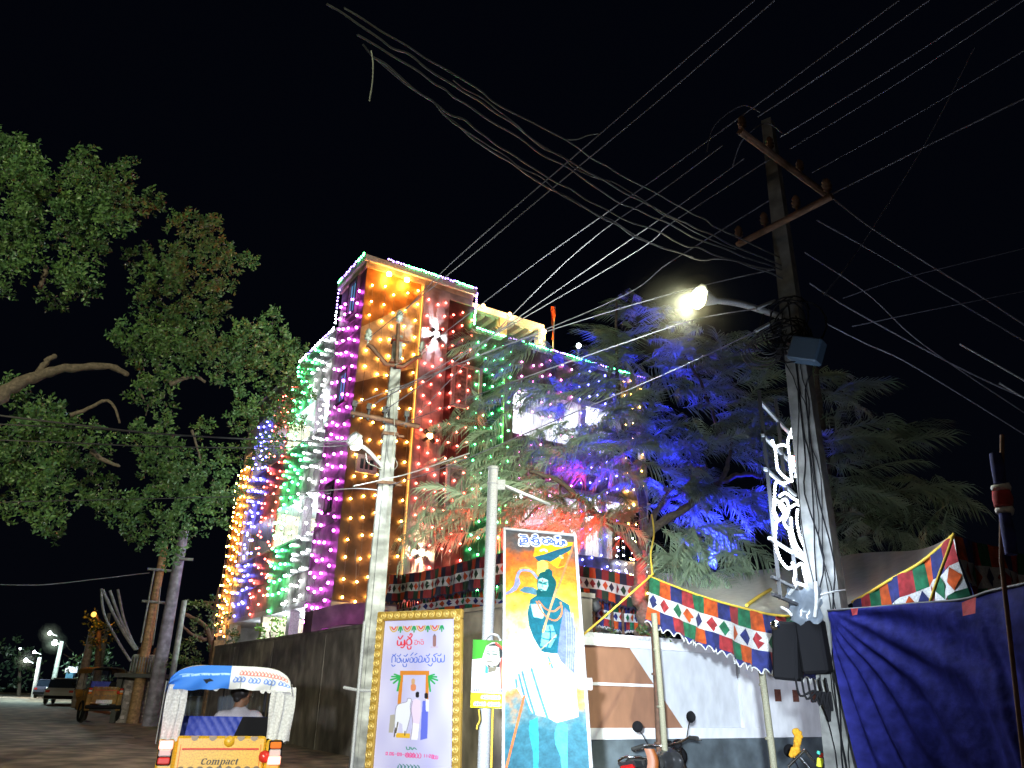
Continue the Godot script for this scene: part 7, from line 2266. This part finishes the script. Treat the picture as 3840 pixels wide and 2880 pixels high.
	spot("added_fill_beam", Vector3(0, 1.9, 0) + dir * 0.03, at(1350, 2560, 9.0) - p * Vector3(1, 0, 1), Color(0.95, 0.97, 1.0), 125.0, 17.0, 0.7, 0.1, t)  # second beam added to brighten the rickshaw and banners
	street_lamp("street_lamp", "street lamp over the near corner of the street", Vector3(-6.5, 6.9, 2.0), Vector3(-4.9, 7.2, 0.8), mats.lamp_white, Color(1.0, 0.9, 0.74), 3.0, 0.14)
	spot("street_beam", Vector3(-4.9, 7.1, 0.8), at(440, 1500, 12.0), Color(0.97, 1.0, 0.82), 185.0, 31.0, 0.5, 0.12, t)
	spot("street_beam_low", Vector3(-4.9, 7.1, 0.8), meet(330, 2840, Vector3.ZERO, Vector3.UP), Color(1.0, 0.86, 0.7), 75.0, 30.0, 0.8, 0.12, t)
	s = st()
	tube(s, [Vector3.ZERO, Vector3(0, 7.6, 0)], [0.13, 0.09], 10)
	var np := obj("lamp_pole", s, mats.concrete)
	np.position = Vector3(-6.55, 0, 2.05)
	tag(np, "plain lamp pole at the near corner of the street", "lamp pole")


# ------------------------------------------------------------------ overhead wires
func wire(label: String, px: Array, r: float, m: Material, wob := 0.0, group := "overhead wires") -> void:
	# px: column, row and height over the street for each point
	var pts := []
	for k in range(0, px.size(), 3):
		pts.append(meet(px[k], px[k + 1], Vector3(0, px[k + 2], 0), Vector3.UP) if px[k + 2] < 50.0 else at(px[k], px[k + 1], px[k + 2] - 100.0))
	pts = smooth_line(pts, 7)
	if wob > 0.0:
		var loose := []
		for i in range(0, pts.size(), 2): loose.append(pts[i] + Vector3(rng.randfn(), rng.randfn(), rng.randfn()) * wob * 1.3)
		loose[0] = pts[0]; loose.append(pts[-1])
		pts = smooth_line(loose, 4)
	var s := st()
	tube(s, pts, r, 5, false)
	tag(obj("wire", s, m), label, "wire", group)

func wires() -> void:
	# values over 100 are distances (100 + metres); smaller ones are heights
	var w: Material = mats.wire
	wire("topmost straight power line from the top of the frame to the left pole's peak", [2830, 0, 7.0, 2520, 268, 6.9, 2143, 595, 6.8, 1689, 990, 6.75, 1500, 1186, 110.85], 0.007, w)
	wire("second straight power line ending at the left pole's left arm", [2906, 0, 6.9, 2520, 334, 6.8, 2184, 613, 6.7, 1730, 990, 6.55, 1380, 1270, 110.84], 0.007, w)
	wire("third straight power line ending at the left pole's right arm", [3373, 0, 6.75, 2520, 625, 6.7, 2005, 990, 6.6, 1575, 1318, 110.84], 0.007, w)
	wire("upper right line ending at the big pole's near top insulator", [3486, 0, 6.6, 3180, 215, 6.55, 2842, 438, 6.55], 0.007, w)
	wire("line leaving the big pole's first insulator towards the left pole", [2710, 545, 6.5, 2520, 687, 6.45, 2113, 990, 6.2, 1560, 1560, 110.83], 0.007, w)
	wire("line ending at the middle of the big pole's upper crossarm", [3740, 0, 6.6, 3300, 285, 6.55, 2925, 515, 6.55], 0.007, w)
	wire("line leaving the big pole's second insulator towards the left pole", [2790, 595, 6.5, 2520, 790, 6.4, 2232, 990, 6.2, 1435, 1545, 110.83], 0.007, w)
	wire("faint line reaching the big pole just under its top", [3960, -80, 6.6, 3400, 290, 6.55, 2960, 560, 6.5], 0.006, w)
	wire("line leaving the big pole's third insulator towards the left pole", [2885, 598, 6.5, 2520, 835, 6.4, 2310, 990, 6.2, 1380, 1528, 110.83], 0.007, w)
	wire("very faint long line crossing to the right frame edge", [3840, 190, 6.6, 3400, 450, 6.5, 3045, 648, 6.5], 0.005, w)
	wire("line leaving the big pole's last insulator towards the left pole", [2912, 735, 6.5, 2520, 978, 6.3, 2250, 1150, 6.1, 1325, 1518, 110.83], 0.007, w)
	wire("brightest line from the right frame edge to the big pole's arm end", [3840, 370, 6.7, 3480, 545, 6.6, 3120, 728, 6.5], 0.0085, w)
	wire("slack jumper wire looping over the big pole's first insulator", [2650, 570, 6.4, 2680, 470, 6.7, 2780, 397, 6.9, 2850, 420, 6.7], 0.006, w)
	wire("small jumper loop at the big pole's middle insulators", [2745, 630, 6.4, 2785, 525, 6.6, 2870, 462, 6.8, 2935, 500, 6.6], 0.006, w)
	# bundled service cables to the upper left
	var c: Material = mats.cable
	wire("uppermost sagging black service cable from the upper left", [1290, 30, 5.9, 1560, 195, 5.8, 1770, 320, 5.75, 1900, 410, 5.7, 2120, 525, 5.65, 2300, 640, 5.6, 2520, 755, 5.5, 2660, 835, 5.5, 2770, 890, 5.5, 2965, 985, 5.55], 0.007, c, 0.004)
	wire("second sagging service cable with loose windings", [1225, 15, 5.8, 1450, 160, 5.75, 1640, 280, 5.7, 1830, 400, 5.65, 2060, 560, 5.6, 2300, 700, 5.5, 2520, 810, 5.4, 2700, 900, 5.4, 2965, 1010, 5.45], 0.008, c, 0.005)
	wire("third sagging service cable in the middle of the bundle", [1340, 130, 5.7, 1600, 290, 5.65, 1760, 400, 5.6, 2080, 605, 5.5, 2330, 755, 5.4, 2520, 850, 5.35, 2720, 935, 5.35, 2965, 1025, 5.4], 0.0075, c, 0.005)
	wire("fourth sagging service cable passing near the street lamp", [1360, 165, 5.6, 1550, 335, 5.55, 1740, 455, 5.5, 1890, 560, 5.45, 2080, 680, 5.4, 2300, 800, 5.35, 2480, 880, 5.3, 2650, 945, 5.3, 2900, 1010, 5.35], 0.0075, c, 0.006)
	wire("lowest sagging service cable of the bundle", [1400, 215, 5.5, 1600, 370, 5.45, 1760, 505, 5.4, 1950, 635, 5.35, 2200, 780, 5.25, 2400, 890, 5.2, 2600, 968, 5.15, 2740, 975, 5.15, 2930, 1040, 5.2], 0.008, c, 0.006)
	wire("thin twisted cable wound round the second service cable", [1700, 300, 5.72, 1900, 440, 5.66, 2100, 590, 5.58, 2320, 705, 5.5, 2530, 822, 5.38, 2760, 935, 5.36], 0.005, c, 0.012)
	wire("thin twisted cable wound round the lowest service cable", [1640, 400, 5.44, 1860, 570, 5.36, 2090, 715, 5.3, 2330, 850, 5.22, 2590, 960, 5.15], 0.005, c, 0.012)
	wire("loose pale wire end hanging from the bundle at upper left", [1392, 190, 5.6, 1399, 240, 5.5, 1396, 310, 5.4, 1385, 380, 5.3], 0.0055, mats.thread)
	wire("short yellowish stray wire bridging cable and power line", [2120, 524, 5.65, 2165, 522, 5.8, 2205, 507, 6.1, 2245, 502, 6.5], 0.0055, mats.thread)
	# right of the big pole
	wire("purplish line falling from the pole's right arm end to the right edge", [3125, 745, 6.4, 3260, 850, 6.0, 3480, 990, 5.6, 3660, 1100, 5.3, 3860, 1230, 5.0], 0.0085, w)
	wire("dim line falling right below the purplish one", [3063, 826, 5.9, 3250, 930, 5.6, 3580, 1125, 5.2, 3860, 1290, 4.8], 0.0065, w)
	wire("dim line falling steeply right from behind the pole", [3017, 946, 5.5, 3250, 1100, 5.1, 3460, 1290, 4.7, 3860, 1560, 4.2], 0.006, w)
	wire("straight line ending in a pale stretch at the right edge", [3036, 1062, 5.1, 3200, 1165, 4.9, 3600, 1380, 4.4, 3860, 1500, 4.1], 0.007, w)
	wire("lowest dim line falling right from the cable coils", [3096, 1212, 4.7, 3250, 1290, 4.5, 3420, 1370, 4.3, 3860, 1640, 3.8], 0.006, w)
	wire("line slanting up to the right across the other falling lines", [3090, 1105, 4.95, 3182, 990, 5.6, 3308, 800, 6.3, 3480, 520, 7.2, 3654, 179, 8.2], 0.006, w)
	wire("faint line from the pole gently rising to the right edge", [3162, 1118, 4.95, 3400, 1040, 5.2, 3840, 932, 5.6], 0.005, w)
	wire("lower faint line from the pole gently rising right", [3196, 1224, 4.6, 3500, 1160, 4.8, 3840, 1092, 5.1], 0.005, w)
	wire("bright stretch on a line near the right edge", [3600, 1291, 4.62, 3720, 1358, 4.5, 3850, 1432, 4.36], 0.0085, mats.galvanised)
	wire("lower bright stretch at the right edge", [3748, 1437, 4.2, 3800, 1468, 4.15, 3860, 1502, 4.1], 0.008, mats.galvanised)
	# to and from the pole bases
	wire("line passing under the street lamp arm to the left", [2830, 1158, 106.6, 2600, 1200, 107.0, 2300, 1300, 107.6, 1900, 1440, 108.6, 1500, 1592, 110.83], 0.006, w)
	wire("line from the lower stay bar down to the left pole", [2833, 1242, 106.6, 2500, 1400, 107.3, 2100, 1570, 108.4, 1700, 1740, 109.8, 1460, 1820, 110.9], 0.006, w)
	wire("line from the right pole sinking across the tower to the lamp pole", [2900, 1010, 106.8, 2600, 1080, 107.2, 2250, 1180, 108.0, 1800, 1330, 109.2, 1420, 1500, 110.8], 0.006, w)
	wire("thick pale cable from the left edge to the white street lamp", [-20, 1556, 110.2, 240, 1588, 110.2, 564, 1624, 110.3, 900, 1645, 110.5, 1200, 1656, 110.6, 1330, 1652, 110.6], 0.012, mats.cable, 0.0)
	wire("second cable merging with the thick one left of the tree's middle", [-20, 1590, 110.3, 240, 1603, 110.3, 480, 1618, 110.3, 700, 1636, 110.4], 0.008, c)
	wire("lower cable crossing the broadleaf tree from the left edge", [-20, 1650, 110.3, 300, 1662, 110.3, 543, 1673, 110.4, 922, 1679, 110.6, 1300, 1672, 110.8], 0.008, c)
	wire("dim cable crossing the lower crown of the broadleaf tree", [-20, 1884, 110.8, 400, 1874, 110.9, 868, 1863, 111.1, 1240, 1850, 111.2], 0.006, c)
	wire("pale cable from the left pole slanting across the amber lights", [1415, 1838, 110.9, 1330, 1832, 111.3, 1205, 1841, 112.0, 1120, 1848, 113.0], 0.009, mats.galvanised)
	wire("bright cable rising right across the left pole", [1325, 1824, 110.5, 1430, 1800, 110.6, 1540, 1774, 110.4, 1760, 1700, 109.6], 0.008, mats.galvanised)
	wire("long dim wire sweeping through the dark at far left", [-20, 2192, 126.0, 160, 2193, 127.0, 360, 2172, 128.0, 560, 2148, 129.0], 0.018, c)
	wire("lowest slack wire between the far lamp poles", [238, 2452, 152.0, 275, 2468, 152.0, 325, 2440, 152.0], 0.03, c)
	wire("slack wire hanging from the far lamp head", [245, 2408, 153.0, 258, 2432, 152.5, 275, 2444, 152.0], 0.03, c)
	wire("loose wire curl hanging on the left pole below its crossarm", [1472, 1480, 110.8, 1480, 1620, 110.75, 1472, 1690, 110.75, 1490, 1740, 110.75, 1480, 1760, 110.8], 0.007, mats.thread)
	wire("loose wire drooping from the white street lamp arm", [1372, 1700, 110.7, 1380, 1735, 110.7, 1410, 1750, 110.75, 1430, 1762, 110.9], 0.008, mats.thread)
	wire("thin dangling wire end on the tower's dark panel", [1334, 2060, 118.0, 1332, 2095, 118.0, 1336, 2130, 118.0, 1332, 2190, 118.0], 0.012, mats.thread)
